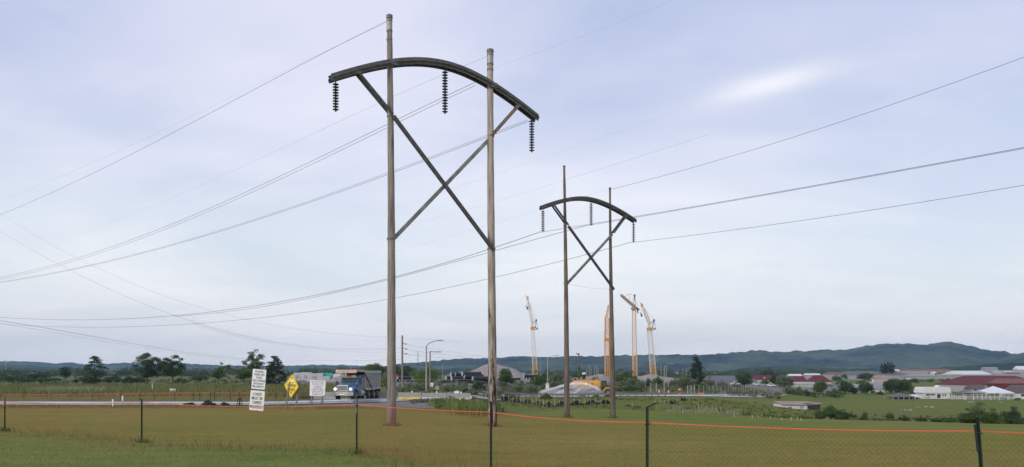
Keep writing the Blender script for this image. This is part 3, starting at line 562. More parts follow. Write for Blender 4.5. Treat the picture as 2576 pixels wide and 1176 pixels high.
# ---------------------------------------------------------------- cables
def cable(pts, d0, d1, r, label, m='wire', group='overhead power cables', n=5, name='power_cable'):
    x0, x1 = pts[0][0], pts[-1][0]; xs = np.array([p[0] for p in pts], float); ys = np.array([p[1] for p in pts], float)
    deg = min(len(pts)-1, 3); sgn = 1 if x1 > x0 else -1; c = np.polyfit((xs-x0)/(x1-x0), ys, deg)
    V = []; R = []; ra, rb = r if isinstance(r, tuple) else (r*.85, r*.85)
    for t in np.linspace(0, 1, 48):
        x = x0+(x1-x0)*t; inv = 1/d0+(1/d1-1/d0)*t; V.append(P(x, float(np.polyval(c, t)), 1/inv)); R.append(ra+(rb-ra)*t)
    o = MB().path(V, R, n).build(name, m, origin=V[0], smooth=True)
    tag(o, label, 'cable', group); return o
def build_cables():
    g1 = 'cables of the near pylon'; g2 = 'cables of the far pylon'; g3 = 'distant thin cables'
    cable([(975,55),(775,151),(543,275),(310,407),(0,535),(-300,640)], 37.5, 95, .011, 'dark shield cable from the top of the left near pole down to the left', group=g1)
    cable([(1233,140),(1100,196),(940,262),(760,352),(580,435),(300,550),(0,650)], 40.5, 110, (.008, .003), 'thin shield cable from the top of the right near pole down to the left', 'wire_faint', g1)
    cable([(1236,186),(1190,213),(1115,247),(1000,298),(860,370),(640,474),(420,568),(200,650),(0,697),(-200,725)], 40.3, 120, .013, 'upper cable of the pair rising to the near cross arm beside its right pole', group=g1)
    cable([(1195,215),(1130,249),(1000,307),(860,377),(640,482),(420,577),(200,653),(0,702),(-200,730)], 40.1, 121, .011, 'lower cable of the pair rising to the near cross arm beside its right pole', group=g1)
    cable([(1332,306),(1230,343),(1110,388),(975,441),(800,503),(620,561),(420,622),(200,676),(0,710),(-200,735)], 41.9, 125, .013, 'lower cable of the pair ending at the right tip of the near cross arm', group=g1)
    cable([(1326,304),(1230,338),(1110,383),(975,437),(800,499),(620,558),(420,619),(200,674),(0,708),(-200,733)], 41.9, 126, .010, 'upper cable of the pair ending at the right tip of the near cross arm', group=g1)
    cable([(1244,171),(1400,116),(1560,54),(1680,8),(1780,-40)], 40.5, 29, .004, 'hair thin cable climbing right from the top of the right near pole', 'wire_faint', g1)
    # far pylon
    cable([(1360,585.5),(1250,620),(1100,664),(975,703),(800,744),(600,776),(438,796),(280,804),(130,803),(0,797),(-150,785)], 59.5, 150, .022, 'cable running left from the left insulator of the far pylon', group=g2)
    cable([(1478,567),(1380,595),(1250,629),(1100,670),(975,706),(800,748),(600,779),(440,797)], 62.7, 115, .020, 'cable running left from the middle insulator of the far pylon', group=g2)
    cable([(1588,611),(1420,654),(1250,696),(1100,729),(960,756),(800,784),(640,804),(450,816),(280,822),(120,821),(-60,812)], 66, 160, .020, 'cable running left from the right insulator of the far pylon', group=g2)
    cable([(1360,585.5),(1478,563.5),(1590,548.5),(1740,522),(1950,484),(2200,441),(2400,403),(2576,372),(2800,330),(3600,180)], 59.5, 29.5, .016, 'cable running right from the left insulator of the far pylon', group=g2)
    cable([(1478,567),(1590,550.5),(1740,524.5),(1950,486),(2200,443),(2400,405.5),(2576,375),(2800,333),(3600,184)], 62.7, 31.2, .013, 'cable running right from the middle insulator of the far pylon', group=g2)
    cable([(1588,611),(1700,597),(1850,579),(2050,550),(2300,512),(2576,467),(2800,427),(3600,285)], 66, 32.8, .015, 'lowest cable on the right running from the right insulator of the far pylon', group=g2)
    cable([(1533,477),(1650,448),(1780,413),(2000,344),(2250,260),(2430,197),(2576,145),(2750,80),(3600,-240)], 64.5, 29.5, .013, 'highest cable on the right leaving the right pole top of the far pylon', group=g2)
    cable([(1420,454),(1530,419),(1660,378),(1787,337)], 61, 48, .008, 'thin cable passing the left pole top of the far pylon up to the right', 'wire_faint', g2)
    cable([(1419,455),(1330,482),(1244,508),(1100,548),(985,580)], 61, 75, .006, 'hair thin cable running left from the left pole top of the far pylon', 'wire_faint', g2)
    cable([(1532,477),(1400,515),(1244,562),(1100,603),(985,636)], 64.5, 82, .006, 'hair thin cable running left from the right pole top of the far pylon', 'wire_faint', g2)
    cable([(985,528),(1120,482),(1250,436),(1340,407),(1430,377),(1515,345),(1640,300),(1800,240)], 85, 50, (.006, .002), 'hair thin cable passing high between the two pylons', 'wire_faint', g2)
    cable([(975,58),(700,186),(540,268),(400,332),(310,372),(175,436),(90,472),(-60,525)], 37.5, 95, (.003, .006), 'pale hair thin cable just above the dark shield cable on the left', 'wire_faint', g3)
    # distribution lines crossing on the left
    cable([(-60,500),(20,545),(93,588),(170,636),(240,681),(388,737),(500,771),(620,805),(800,833),(969,849),(1010,851)], 48, 130, (.002, .011), 'slanting cable falling from the upper left across the pylon cables', 'wire_light', g3)
    cable([(-40,560),(110,640),(244,713),(330,752),(438,798),(560,834),(659,856),(800,869),(969,877),(1011,878)], 45, 130, (.002, .014), 'lower slanting cable falling right to the tall street pole', 'wire', g3)
    cable([(480,813),(560,836),(659,860),(800,879),(969,887.5),(1011,888)], 80, 130, .012, 'lowest slanting cable falling right to the tall street pole', 'wire_light', g3)
    cable([(-60,800),(0,807),(100,822),(220,846),(310,861),(470,886),(620,904)], 110, 260, .028, 'upper of two dark cables low over the left field', 'wire', g3)
    cable([(-60,805),(0,815),(100,829),(220,853),(330,871),(470,891),(618,907)], 110, 260, .018, 'lower of two dark cables low over the left field', 'wire_light', g3)
    cable([(1011,849),(1110,858),(1245,866)], 130, 190, .014, 'topmost thin cable right of the tall street pole', 'wire_light', g3)
    cable([(1024,868),(1110,882),(1230,898),(1300,903)], 130, 230, .020, 'upper thin cable from the street pole arms towards the ridge', 'wire_light', g3)
    cable([(1024,880),(1110,892),(1230,905)], 130, 230, .020, 'middle thin cable from the street pole arms towards the ridge', 'wire_light', g3)
    cable([(1024,892),(1110,901),(1200,907)], 130, 230, .020, 'lower thin cable from the street pole arms towards the ridge', 'wire_light', g3)
    cable([(720,910),(860,908),(1000,904),(1011,903)], 210, 135, .018, 'nearly level thin cable above the dump truck', 'wire_light', g3)
# ---------------------------------------------------------------- vegetation
def leaf_quads(C, size, rng, up=0.0):
    n = len(C); a = rng.normal(size=(n, 3)); a /= np.linalg.norm(a, axis=1)[:, None]+1e-9
    b = rng.normal(size=(n, 3)); b -= (b*a).sum(1)[:, None]*a; b /= np.linalg.norm(b, axis=1)[:, None]+1e-9
    s = size*rng.uniform(.6, 1.35, (n, 1)); a = a*s; b = b*s*.55
    V = np.stack([C-a, C+b*.9-a*.1, C+a, C-b*.9-a*.1], 1).reshape(-1, 3)
    return V, np.arange(n*4).reshape(-1, 4)
def tree(kind, x, by, ty, wpx, label, leaf='leaf_mid', cat=None, name=None, group=None, d=None, dens=1.0, bark='bark', maxn=5200):
    base = gp(x, d) if d else gat(x, by)
    d = base.y; h = max(CZ+(HY-ty)/F*d-base.z, .3); w = M(wpx, d); px = d/F*2.516; rng = np.random.default_rng(int(x*7+ty*3) & 0xffff)
    isb = kind in ('bush',); cl = []
    U = rng.uniform
    if kind in ('broad', 'bush', 'tall'):
        cz, rz, K = {'broad': (.58, .42, 24), 'bush': (.44, .56, 20), 'tall': (.60, .40, 26)}[kind]
        for k in range(K):
            v = rng.normal(size=3); v /= np.linalg.norm(v); v *= U(.35, .86)
            if kind == 'bush': v[2] = abs(v[2])*1.0-.35 if U() < .6 else v[2]*.7
            r = U(.15, .27)*w
            cl.append(((v[0]*w*.52*U(.8, 1.05), v[1]*w*.5, h*cz+v[2]*h*rz), (r, r, r*U(.6, .9)*min(1, h/w*1.1))))
        cl.append(((U(-.12, .12)*w, 0, h*(cz+rz)-.1*h), (.15*w, .15*w, .1*h)))
    elif kind == 'layer':
        for k in range(13):
            f = .16+.84*(k/12); prof = min(1, .72+.5*f)*(1.05-.80*max(0, f-.55)/.45)
            for q in range(rng.integers(3, 6)):
                a = U(0, 6.28); L = w*.5*prof*U(.55, 1.0)
                for g_ in (1.0, .55):
                    cl.append(((math.cos(a)*L*g_, math.sin(a)*L*g_, h*min(f, .96)+U(-.02, .03)*h-.02*h*g_), (w*.11, w*.11, h*.032)))
        for k in range(5): cl.append(((U(-.25, .25)*w, U(-.2, .2)*w, h*U(.1, .24)), (w*.2, w*.2, h*.07)))
    elif kind == 'oak':
        for k in range(52):
            v = rng.normal(size=3); v /= np.linalg.norm(v); v *= U(.45, 1.0); r = U(.085, .155)*w; zz = h*(.60+v[2]*.37); cl.append(((v[0]*w*.5*(1.1-.35*abs(zz/h-.62)/.38), v[1]*w*.45, zz), (r*1.25, r*1.25, r*.62)))
        cl.append(((U(-.1, .15)*w, 0, .94*h), (.12*w, .12*w, .06*h)))
    elif kind == 'conifer':
        for k in range(16):
            f = .06+.92*k/15; L0_ = w*.5*(1-f)**.75*U(.85, 1.1)+.03*w
            for q in range(6 if f < .8 else 3):
                a = U(0, 6.28); L = L0_*U(.45, 1.0)
                cl.append(((math.cos(a)*L, math.sin(a)*L, h*f-.05*h*L/w), (w*.10+.03*w, w*.10+.03*w, h*.035)))
    elif kind == 'bare':
        for k in range(11): cl.append(((U(-.5, .5)*w, U(-.3, .3)*w, h*U(.5, .95)), (w*.13, w*.13, h*.07)))
        for k in range(7): cl.append(((U(-.35, .35)*w, U(-.3, .3)*w, h*U(.25, .6)), (w*.09, w*.09, h*.05)))
    vol = [c[1][0]*c[1][2] for c in cl]; tot = sum(vol)
    s = max(.045, .62*px); n = int(min(maxn, max(260, tot*3.1/(s*s)*1.9*dens))); pts = []
    for (c, r), v_ in zip(cl, vol):
        m_ = max(6, int(n*v_/tot)); dv = rng.normal(size=(m_, 3)); dv /= np.linalg.norm(dv, axis=1)[:, None]
        pts.append(np.array(c)+dv*np.array(r)*(U(0, 1, (m_, 1))**.45))
    pts = np.concatenate(pts); pts[:, 2] = np.maximum(pts[:, 2], .02*h)
    V, Fq = leaf_quads(pts+np.array(base), s, rng)
    cat = cat or ('bush' if isb else 'tree'); name = name or {'bush': 'bush', 'broad': 'broadleaf_tree', 'tall': 'broadleaf_tree', 'layer': 'pine_tree', 'oak': 'broadleaf_tree', 'conifer': 'conifer_tree', 'bare': 'sparse_tree'}[kind]
    t = thing(name, label, cat, base, group=group)
    npmesh('crown' if not isb else 'foliage', V, Fq, leaf, t)
    b = MB(); tr = {'bush': .02, 'broad': .035, 'tall': .03, 'layer': .02, 'oak': .026, 'conifer': .022, 'bare': .015}[kind]*h+.02
    B0 = Vector(base)-Vector((0,0,.15))
    topf = {'bush': .4, 'broad': .55, 'tall': .75, 'layer': .97, 'oak': .7, 'conifer': .96, 'bare': .2}[kind]
    b.path([B0, B0+Vector((.01*h, 0, h*topf*.5)), B0+Vector((-.01*h, 0, h*topf))], [tr, tr*.75, tr*.28], 6)
    nl = {'bush': 4, 'broad': 8, 'tall': 10, 'layer': 26, 'oak': 14, 'conifer': 8, 'bare': 11}[kind]
    for c, r in cl[:nl] if kind != 'layer' else cl[::2][:nl]:
        z0 = h*topf*.55 if kind in ('broad', 'tall', 'oak') else (max(.05*h, c[2]-.05*h) if kind in ('layer', 'conifer') else .06*h)
        z0 = min(z0, c[2]*.85); p0 = B0+Vector((0, 0, z0+.15)); p1 = Vector(base)+Vector(c)
        b.path([p0, (p0+p1)/2+Vector((0, 0, .03*h)), p1], [tr*.5, tr*.32, tr*.12], 4, cap=False)
    b.build('trunk' if not isb else 'stem', bark, t)
    return t
def mass(name, label, items, leaf, hrange, s_mul=1.0, n_per=200, kind='stuff', cat=None):
    """far wood or ground cover: many clumps in one object. items = [(x, d, wpx)]"""
    rng = np.random.default_rng(len(items)*13+7); Vs = []; Fs = []; o = 0
    for x, d, wpx in items:
        b = gp(x, d); h = rng.uniform(*hrange); w = max(M(wpx, d), .5); px = d/F*2.516; k = rng.integers(3, 6); pts = []
        for q in range(k):
            c = np.array([rng.uniform(-.5, .5)*w, rng.uniform(-.4, .4)*w, h*rng.uniform(.3, .72)]); r = np.array([w*.3, w*.3, h*.3])
            dv = rng.normal(size=(n_per//k, 3)); dv /= np.linalg.norm(dv, axis=1)[:, None]; pts.append(c+dv*r*rng.uniform(0, 1, (n_per//k, 1))**.4)
        pts = np.concatenate(pts); pts[:, 2] = np.maximum(pts[:, 2], .03); V, Fq = leaf_quads(pts+np.array(b), max(.05, px*.7*s_mul), rng); Vs.append(V); Fs.append(Fq+o); o += len(V)
    t = npmesh(name, np.concatenate(Vs), np.concatenate(Fs), leaf, org=(0,0,0)); tag(t, label, cat, kind=kind); return t
def blades(name, label, n, xr, dr, h, w, m, cond=None, lean=.35, seed=1, soft=70):
    rng = np.random.default_rng(seed); xs = rng.uniform(*xr, n); ds = np.sqrt(rng.uniform(dr[0]**2, dr[1]**2, n)) if not callable(dr) else dr(xs, rng)
    pts = []
    for x, d in zip(xs, ds):
        if cond and not cond(x, d, rng): continue
        q_ = min((x-xr[0])/soft if xr[0] > 0 else 9, (xr[1]-x)/soft if xr[1] < 2576 else 9, (d-dr[0])/(dr[0]*.06), (dr[1]-d)/(dr[1]*.08))*(.6+.8*mnoise.noise(Vector((x*.03, d*.12, 0)))+.4)
        if rng.uniform() > q_: continue
        pts.append(gp(x, d))
    B = np.array(pts); k = len(B); hh = rng.uniform(h*.5, h*1.2, (k, 1)); ww = rng.uniform(w*.6, w*1.3, (k, 1)); a = rng.uniform(0, 3.14, k)
    t = np.stack([np.cos(a), np.sin(a), 0*a], 1)*ww*.5; l = np.stack([rng.normal(0, lean, k), rng.normal(0, lean, k), np.ones(k)], 1)*hh
    V = np.stack([B-t, B+t, B+l*.6+t*.6, B+l-[0, 0, 0], B+l*.6-t*.6], 1)
    # blade: quad to 60 % then tip triangle, kept as two quads sharing the middle edge
    V = np.stack([B-t-[0,0,.03], B+t-[0,0,.03], B+l*.6+t*.6, B+l*.6-t*.6, B+l+t*.1, B+l-t*.1], 1).reshape(-1, 3)
    i = np.arange(k)*6; Fq = np.concatenate([np.stack([i, i+1, i+2, i+3], 1), np.stack([i+3, i+2, i+4, i+5], 1)])
    o = npmesh(name, V, Fq, m, org=(0,0,0)); tag(o, label, kind='stuff'); return o

def build_trees():
    T = tree
    gl = 'trees standing in the left field'
    T('layer', 237, 972, 895, 58, 'lone layered pine tree standing apart on the far left of the field', 'leaf_dark', group=gl, maxn=7000)
    T('oak', 370, 968, 889, 74, 'taller of two adjoining dark trees left of the white field post', 'leaf_dark', group=gl, maxn=7000)
    T('oak', 434, 968, 895, 70, 'right one of two adjoining dark trees in the left field', 'leaf_dark', group=gl, maxn=7000)
    T('broad', 165, 955, 922, 34, 'small round crowned tree on the horizon left of the lone pine', 'leaf_far', group=gl, d=420)
    T('bare', 576, 958, 911, 46, 'sparse pale trunked tree with forked bare limbs', 'leaf_mid', group=gl, d=215, bark='bark_pale')
    T('oak', 640, 955, 878, 52, 'tall airy broadleaf tree rising behind the cell phone sign', 'leaf_mid', group=gl, d=230)
    T('conifer', 692, 970, 897, 72, 'dark spreading spruce right behind the cell phone sign', 'leaf_pine', group=gl, d=175, dens=1.4, maxn=9000)
    T('broad', 550, 955, 925, 40, 'bushy tree left of the sparse pale trunked tree', 'leaf_mid', group=gl, d=260)
    T('broad', 612, 956, 928, 50, 'low bushy tree under the tall airy tree', 'leaf_mid', group=gl, d=262)
    T('broad', 668, 958, 930, 44, 'low green tree between the tall airy tree and the dark spruce', 'leaf_mid', group=gl, d=240)
    gb = 'bushes in the left field'
    for i, (x, by, ty, w, lf, lab) in enumerate([(30,962,936,70,'leaf_far','broad hazy thicket at the left picture edge'),(95,958,933,60,'leaf_far','broad hazy thicket behind the field left of the round tree'),
        (120,965,945,66,'leaf_dark','dark low thicket left of the lone pine'),(60,966,947,60,'leaf_dark','dark low thicket nearest the left picture edge'),(215,963,940,44,'leaf_far','hazy bush directly left of the lone pine'),
        (192,966,948,14,'leaf_dark','small upright dark shrub left of the lone pine'),(285,966,942,56,'leaf_far','hazy bush directly right of the lone pine'),(325,968,944,40,'leaf_far','hazy bush between the lone pine and the pair of dark trees'),
        (232,972,962,30,'leaf_mid','low shrub at the foot of the lone pine'),(140,973,962,34,'leaf_mid','low rounded shrub in the grass left of the lone pine'),(350,966,946,34,'leaf_dark','dark bush at the foot of the taller dark tree'),
        (455,966,950,34,'leaf_dark','low bush at the foot of the right dark tree'),(500,960,940,54,'leaf_far','hazy thicket right of the pair of dark trees'),(590,978,968,16,'leaf_dark','small dark shrub in the grass left of the cell phone sign'),(630,976,962,34,'leaf_grey','dull shrub in the grass beside the cell phone sign')]):
        T('bush', x, by, ty, w, lab, lf, group=gb)
    gm = 'trees and bushes behind the site fence'
    T('broad', 942, 955, 912, 62, 'green tree showing above the dump truck bed', 'leaf_mid', group=gm, d=270)
    T('bush', 925, 952, 922, 44, 'lower green tree left of the crown above the truck bed', 'leaf_mid', cat='tree', name='broadleaf_tree', group=gm, d=285)
    T('bush', 790, 950, 929, 34, 'green crown showing above the grey concrete blocks, left one', 'leaf_mid', cat='tree', name='broadleaf_tree', group=gm, d=360)
    T('bush', 826, 950, 928, 38, 'green crown showing above the teal tarps', 'leaf_lime', cat='tree', name='broadleaf_tree', group=gm, d=370)
    T('bush', 866, 950, 930, 36, 'green crown just left of the truck canopy', 'leaf_mid', cat='tree', name='broadleaf_tree', group=gm, d=380)
    T('bush', 973, 985, 935, 34, 'dull tall shrub just right of the dump truck bed', 'leaf_grey', group=gm, d=140)
    T('bush', 960, 985, 945, 28, 'dull shrub half hidden behind the dump truck bed', 'leaf_mid', group=gm, d=150)
    T('broad', 1022, 950, 922, 56, 'green thicket behind the red toilets', 'leaf_dark', group=gm, d=330)
    T('broad', 990, 950, 918, 40, 'green thicket right beside the near left pole', 'leaf_mid', group=gm, d=300)
    T('bush', 1077, 966, 916, 92, 'big rounded lime green bush behind the street lamp', 'leaf_lime', group=gm, maxn=9000, d=158, dens=1.3)
    T('bush', 1028, 984, 966, 36, 'grey green shrub at the foot of the tall street pole', 'leaf_grey', group=gm, d=128)
    T('bush', 1060, 984, 963, 44, 'grey green shrub at the foot of the big street lamp', 'leaf_grey', group=gm, d=132)
    T('bush', 1128, 986, 968, 44, 'grey green shrub behind the concrete barriers', 'leaf_grey', group=gm, d=126)
    T('bush', 1165, 990, 970, 36, 'pale grey shrub near the traffic cone', 'leaf_grey', group=gm, d=122)
    T('bush', 1206, 992, 957, 44, 'dark green bush left of the near right pole', 'leaf_dark', group=gm, d=128)
    T('bush', 1190, 994, 978, 40, 'silvery low shrub below the dark green bush', 'leaf_grey', group=gm, d=118)
    T('broad', 1272, 968, 927, 50, 'round green bush below the stone heap', 'leaf_mid', group=gm, d=185)
    for x, ty, w, d, lf, lab in ((1262,972,40,150,'leaf_grey','grey shrub right of the near right pole'),(1300,960,44,175,'leaf_grey','grey shrub on the bank below the stone heap'),(1335,965,44,165,'leaf_grey','dull shrub on the bank left of the second lamp'),
        (1350,930,36,215,'leaf_mid','green shrub below the leftmost crane'),(1372,927,44,225,'leaf_mid','green shrub right of the leftmost crane base'),(1398,930,56,222,'leaf_grey','tall grey green shrub right of the second lamp'),(1384,952,60,200,'leaf_grey','grey green thicket above the water spray'),
        (1430,948,40,210,'leaf_grey','hazy shrub beside the far left pole'),(1290,978,50,160,'leaf_grey','low grey scrub behind the guard rail')):
        T('bush', x, 0, ty, w, lab, lf, group=gm, d=d)
    for x, by, ty, w, lab in ((1276,1006,991,24,'small green shrub growing through the guard rail'),(1376,1007,988,32,'leafy shrub below the small white road sign'),(1290,1003,996,14,'tiny shrub beside the guard rail end')):
        T('bush', x, by, ty, w, lab, 'leaf_mid', group=gm)
    gr = 'bushes on the bank right of the far pylon'
    for x, ty, w, d, lf, lab in ((1566,926,46,235,'leaf_mid','bright dark green bush beside the far right pole'),(1592,932,34,240,'leaf_mid','dark green bush left of the tower crane foot'),(1572,948,44,215,'leaf_grey','grey shrub right beside the far right pole'),(1596,945,46,225,'leaf_grey','tall grey shrub below the tower crane'),
        (1610,958,40,208,'leaf_grey','grey shrub above the slanting rail'),(1562,966,36,205,'leaf_grey','lower silvery shrub beside the far right pole'),(1585,968,34,203,'leaf_dark','dark shrub at the bank foot'),(1632,951,26,230,'leaf_dark','small dark bush below the rightmost crane'),(1652,947,34,235,'leaf_mid','rounded bush below the rightmost crane'),
        (1725,941,62,235,'leaf_grey','broad rounded bush left of the tall conifer'),(1700,948,34,238,'leaf_grey','rounded bush left of the broad bush'),(1788,946,36,240,'leaf_grey','rounded bush right of the tall conifer'),(1815,956,50,238,'leaf_grey','low scrub in front of the grey roofed hall'),(1760,962,50,228,'leaf_mid','low scrub at the foot of the conifer'),(1850,962,46,242,'leaf_grey','low scrub behind the mesh fence'),(1500,945,26,240,'leaf_grey','dull shrub behind the tanker truck')):
        T('bush', x, 0, ty, w, lab, lf, group=gr, d=d)
    T('conifer', 1752, 0, 899, 50, 'tall dark conifer standing on the bank', 'leaf_pine', d=245, dens=1.5, maxn=9000)
    gv = 'trees in the valley on the right'
    V = [('broad',1872,977,939,42,'leaf_dark','round tree with a short trunk in front of the grey roofed hall'),('bush',1924,972,952,28,'leaf_mid','small green bush under the first red roof'),('broad',1950,974,943,34,'leaf_dark','dark tree between the two red roofs'),('broad',1974,982,944,50,'leaf_grey','pale willowy tree in front of the second red roof'),
        ('bush',1984,992,968,44,'leaf_grey','pale shrub below the willowy tree'),('bush',2014,996,972,34,'leaf_grey','grey shrub at the meadow edge'),('broad',2058,999,957,44,'leaf_mid','full green tree before the cream wall'),('bush',2031,998,980,24,'leaf_dark','small dark bush left of the full green tree'),('bush',2098,998,977,42,'leaf_dark','dark rounded bush right of the full green tree'),
        ('broad',2126,992,960,44,'leaf_dark','dark tree left of the grey cottage roofs'),('bush',2148,992,972,24,'leaf_dark','dark bush beside the grey cottage roofs'),('broad',2178,994,961,44,'leaf_dark','tree standing between the two grey cottage roofs'),('broad',2177,961,938,42,'leaf_dark','round tree behind the grey cottage roofs'),('bush',2125,957,940,18,'leaf_mid','small round tree on the slope'),
        ('bush',2104,960,943,28,'leaf_mid','low green bush on the slope'),('broad',2242,991,954,48,'leaf_dark','left one of two merged dark crowns left of the white stall'),('broad',2270,991,957,46,'leaf_dark','right one of two merged dark crowns left of the white stall'),('bush',2300,963,951,22,'leaf_dark','small dark bush alone on the green slope'),('bush',2302,992,978,32,'leaf_mid','green bush beside the white stall'),
        ('broad',2298,944,929,14,'leaf_dark','small round tree by the long sheds'),('broad',2344,950,935,10,'leaf_dark','tiny tree by the red shed roof'),('bush',2216,994,984,22,'leaf_dark','low dark bush by the cottage wall'),('bush',2398,1003,998,16,'leaf_dark','low bush by the white rails'),('bush',2440,1004,998,22,'leaf_dark','dark low bush under the rails'),('bush',2530,1006,1000,16,'leaf_dark','dark low bush under the tent'),
        ('bush',2560,1008,1001,16,'leaf_mid','low bush at the right end of the rails'),('broad',1930,952,926,40,'leaf_far','hazy dark tree behind the first red roof'),('bush',1905,946,927,40,'leaf_far','hazy thicket behind the grey roofed hall'),('bush',2435,934,920,30,'leaf_far','dark hazy tree behind the white warehouse'),('bush',2005,938,928,40,'leaf_far','hazy thicket behind the white flat roof'),('bush',2080,940,929,60,'leaf_far','hazy thicket behind the long white roofs')]
    for k, x, by, ty, w, lf, lab in V: T(k, x, by, ty, w, lab, lf, group=gv)
    for i, (x, ty, w) in enumerate(((2219,914,14),(2226,910,15),(2233,909,16),(2240,911,14),(2246,912,12))):
        tl = T('broad', x, 0, ty, w, ['leftmost and lowest','second from the left','middle','second from the right','rightmost'][i]+' of the five tall pines in a far clump', 'leaf_pine', name='pine_tree', group='clump of far pines', d=650)
    gf = 'bushes beyond the right lawn edge'
    FB = [(2462,1058,1011,84,'leaf_mid','largest green bush left of the right fence post, beyond the lawn'),(2432,1060,1026,60,'leaf_dark','bush on the left flank of the largest green bush'),(2500,1058,1026,50,'leaf_mid','bush on the right flank of the largest green bush'),(2548,1056,1021,62,'leaf_dark','dark bush at the right picture edge'),(2558,1070,1046,62,'leaf_dark','low dense bush at the right picture edge, nearest the lawn'),
          (2276,1064,1044,30,'leaf_dark','dark low bush left of the flowering bush'),(2315,1064,1046,34,'leaf_dark','dark bush dotted by pale flowers at the lawn edge'),(2356,1065,1050,42,'leaf_dark','low hedge bush right of the flowering bush'),(2392,1064,1044,44,'leaf_mid','low hedge bush left of the largest green bush'),(2090,1060,1018,56,'leaf_mid','broad green bush behind the lawn near the low shed'),
          (2118,1060,1029,44,'leaf_dark','dark green bush right of the low shed'),(2143,1060,1036,30,'leaf_dark','dark round bush on the lawn edge'),(2170,1061,1046,22,'leaf_dark','small dark bush on the lawn edge'),(2176,1048,1036,20,'leaf_mid','small bush standing in the meadow'),(2238,1052,1036,24,'leaf_mid','lone meadow bush below the cottages'),(2060,1058,1030,36,'leaf_mid','bush at the right end of the low shed'),
          (2020,1062,1046,44,'leaf_mid','low scrub in front of the low shed'),(1975,1061,1047,46,'leaf_mid','low scrub left of the low shed'),(1930,1060,1048,46,'leaf_mid','low scrub among the pale stakes'),(1880,1058,1046,46,'leaf_mid','low scrub right of the dirt path'),(2205,1064,1052,36,'leaf_mid','low scrub between the dark bushes'),(2245,1066,1054,36,'leaf_mid','low scrub left of the dark low bush')]
    for x, by, ty, w, lf, lab in FB: T('bush', x, by, ty, w, lab, lf, group=gf, d=np.interp(x, [1850, 2050, 2300, 2576], [86, 77, 74, 69])*(1.25 if by < 1056 else 1)*(1.0 if ty > 1040 else 1.12), maxn=8000)
    rng = np.random.default_rng(5)
    # far woods that read as one mass
    mass('far_wood', 'hazy wood along the foot of the left hills', [(rng.uniform(-300, 1050), d, rng.uniform(25, 60)) for d in (500, 620, 800, 1100) for k in range(60)], 'leaf_far', (5, 10), n_per=190)
    mass('far_wood', 'hazy wood along the foot of the right ridge', [(rng.uniform(1000, 2900), d, rng.uniform(20, 50)) for d in (900, 1150, 1500) for k in range(80)], 'leaf_far', (6, 13), n_per=170)
    mass('far_wood', 'hazy low wood behind the bank and the cranes', [(rng.uniform(1380, 1900), d, rng.uniform(20, 40)) for d in (640, 760) for k in range(40)], 'leaf_far', (4, 8), n_per=150)
    hd = [(rng.uniform(1985, 2120), rng.uniform(256, 290), rng.uniform(8, 22)) for k in range(26)]+[(x, 330+rng.normal(0, 6), rng.uniform(8, 18)) for x in rng.uniform(2105, 2330, 26)]+[(x, 470+rng.normal(0, 15), rng.uniform(8, 20)) for x in rng.uniform(1890, 2430, 44)]
    mass('hedge', 'irregular hedgerows and scrub between the valley buildings', hd, 'leaf_mid', (.8, 3.0), n_per=130)
    # ground cover
    mass('scrub', 'low weedy scrub on the banks behind the roads', [(x, d, rng.uniform(6, 16)) for x, d in [(rng.uniform(1000, 1260), rng.uniform(108, 155)) for k in range(120)]+[(rng.uniform(1255, 1500), rng.uniform(178, 235)) for k in range(160)]+[(rng.uniform(1550, 1960), rng.uniform(212, 262)) for k in range(240)]], 'leaf_grey', (.5, 1.6), n_per=90)
    mass('scrub', 'low weedy scrub in the dip beyond the lawn', [(x, d, rng.uniform(5, 16)) for x, d in [(rng.uniform(1255, 1700), rng.choice([rng.uniform(88, 102), rng.uniform(140, 156)])) for k in range(90)]+[(rng.uniform(1700, 2100), rng.uniform(88, 165)) for k in range(150)]+[(rng.uniform(2100, 2576), rng.uniform(76, 125)) for k in range(140)]], 'leaf_scrub', (.12, .5), n_per=80)
    mass('scrub', 'rank bushy weeds at the lawn edge left of the near right pole', [(x, rng.uniform(np.interp(x, [1080, 1130, 1200, 1265], [68, 55, 52, 60]), 78), rng.uniform(8, 18)) for x in rng.uniform(1085, 1260, 60)], 'leaf_mid', (.35, 1.05), n_per=140)
    mass('scrub', 'dull low scrub across the left field', [(rng.uniform(-100, 760), rng.uniform(150, 330), rng.uniform(8, 20)) for k in range(260)], 'leaf_grey', (.3, 1.1), n_per=80)
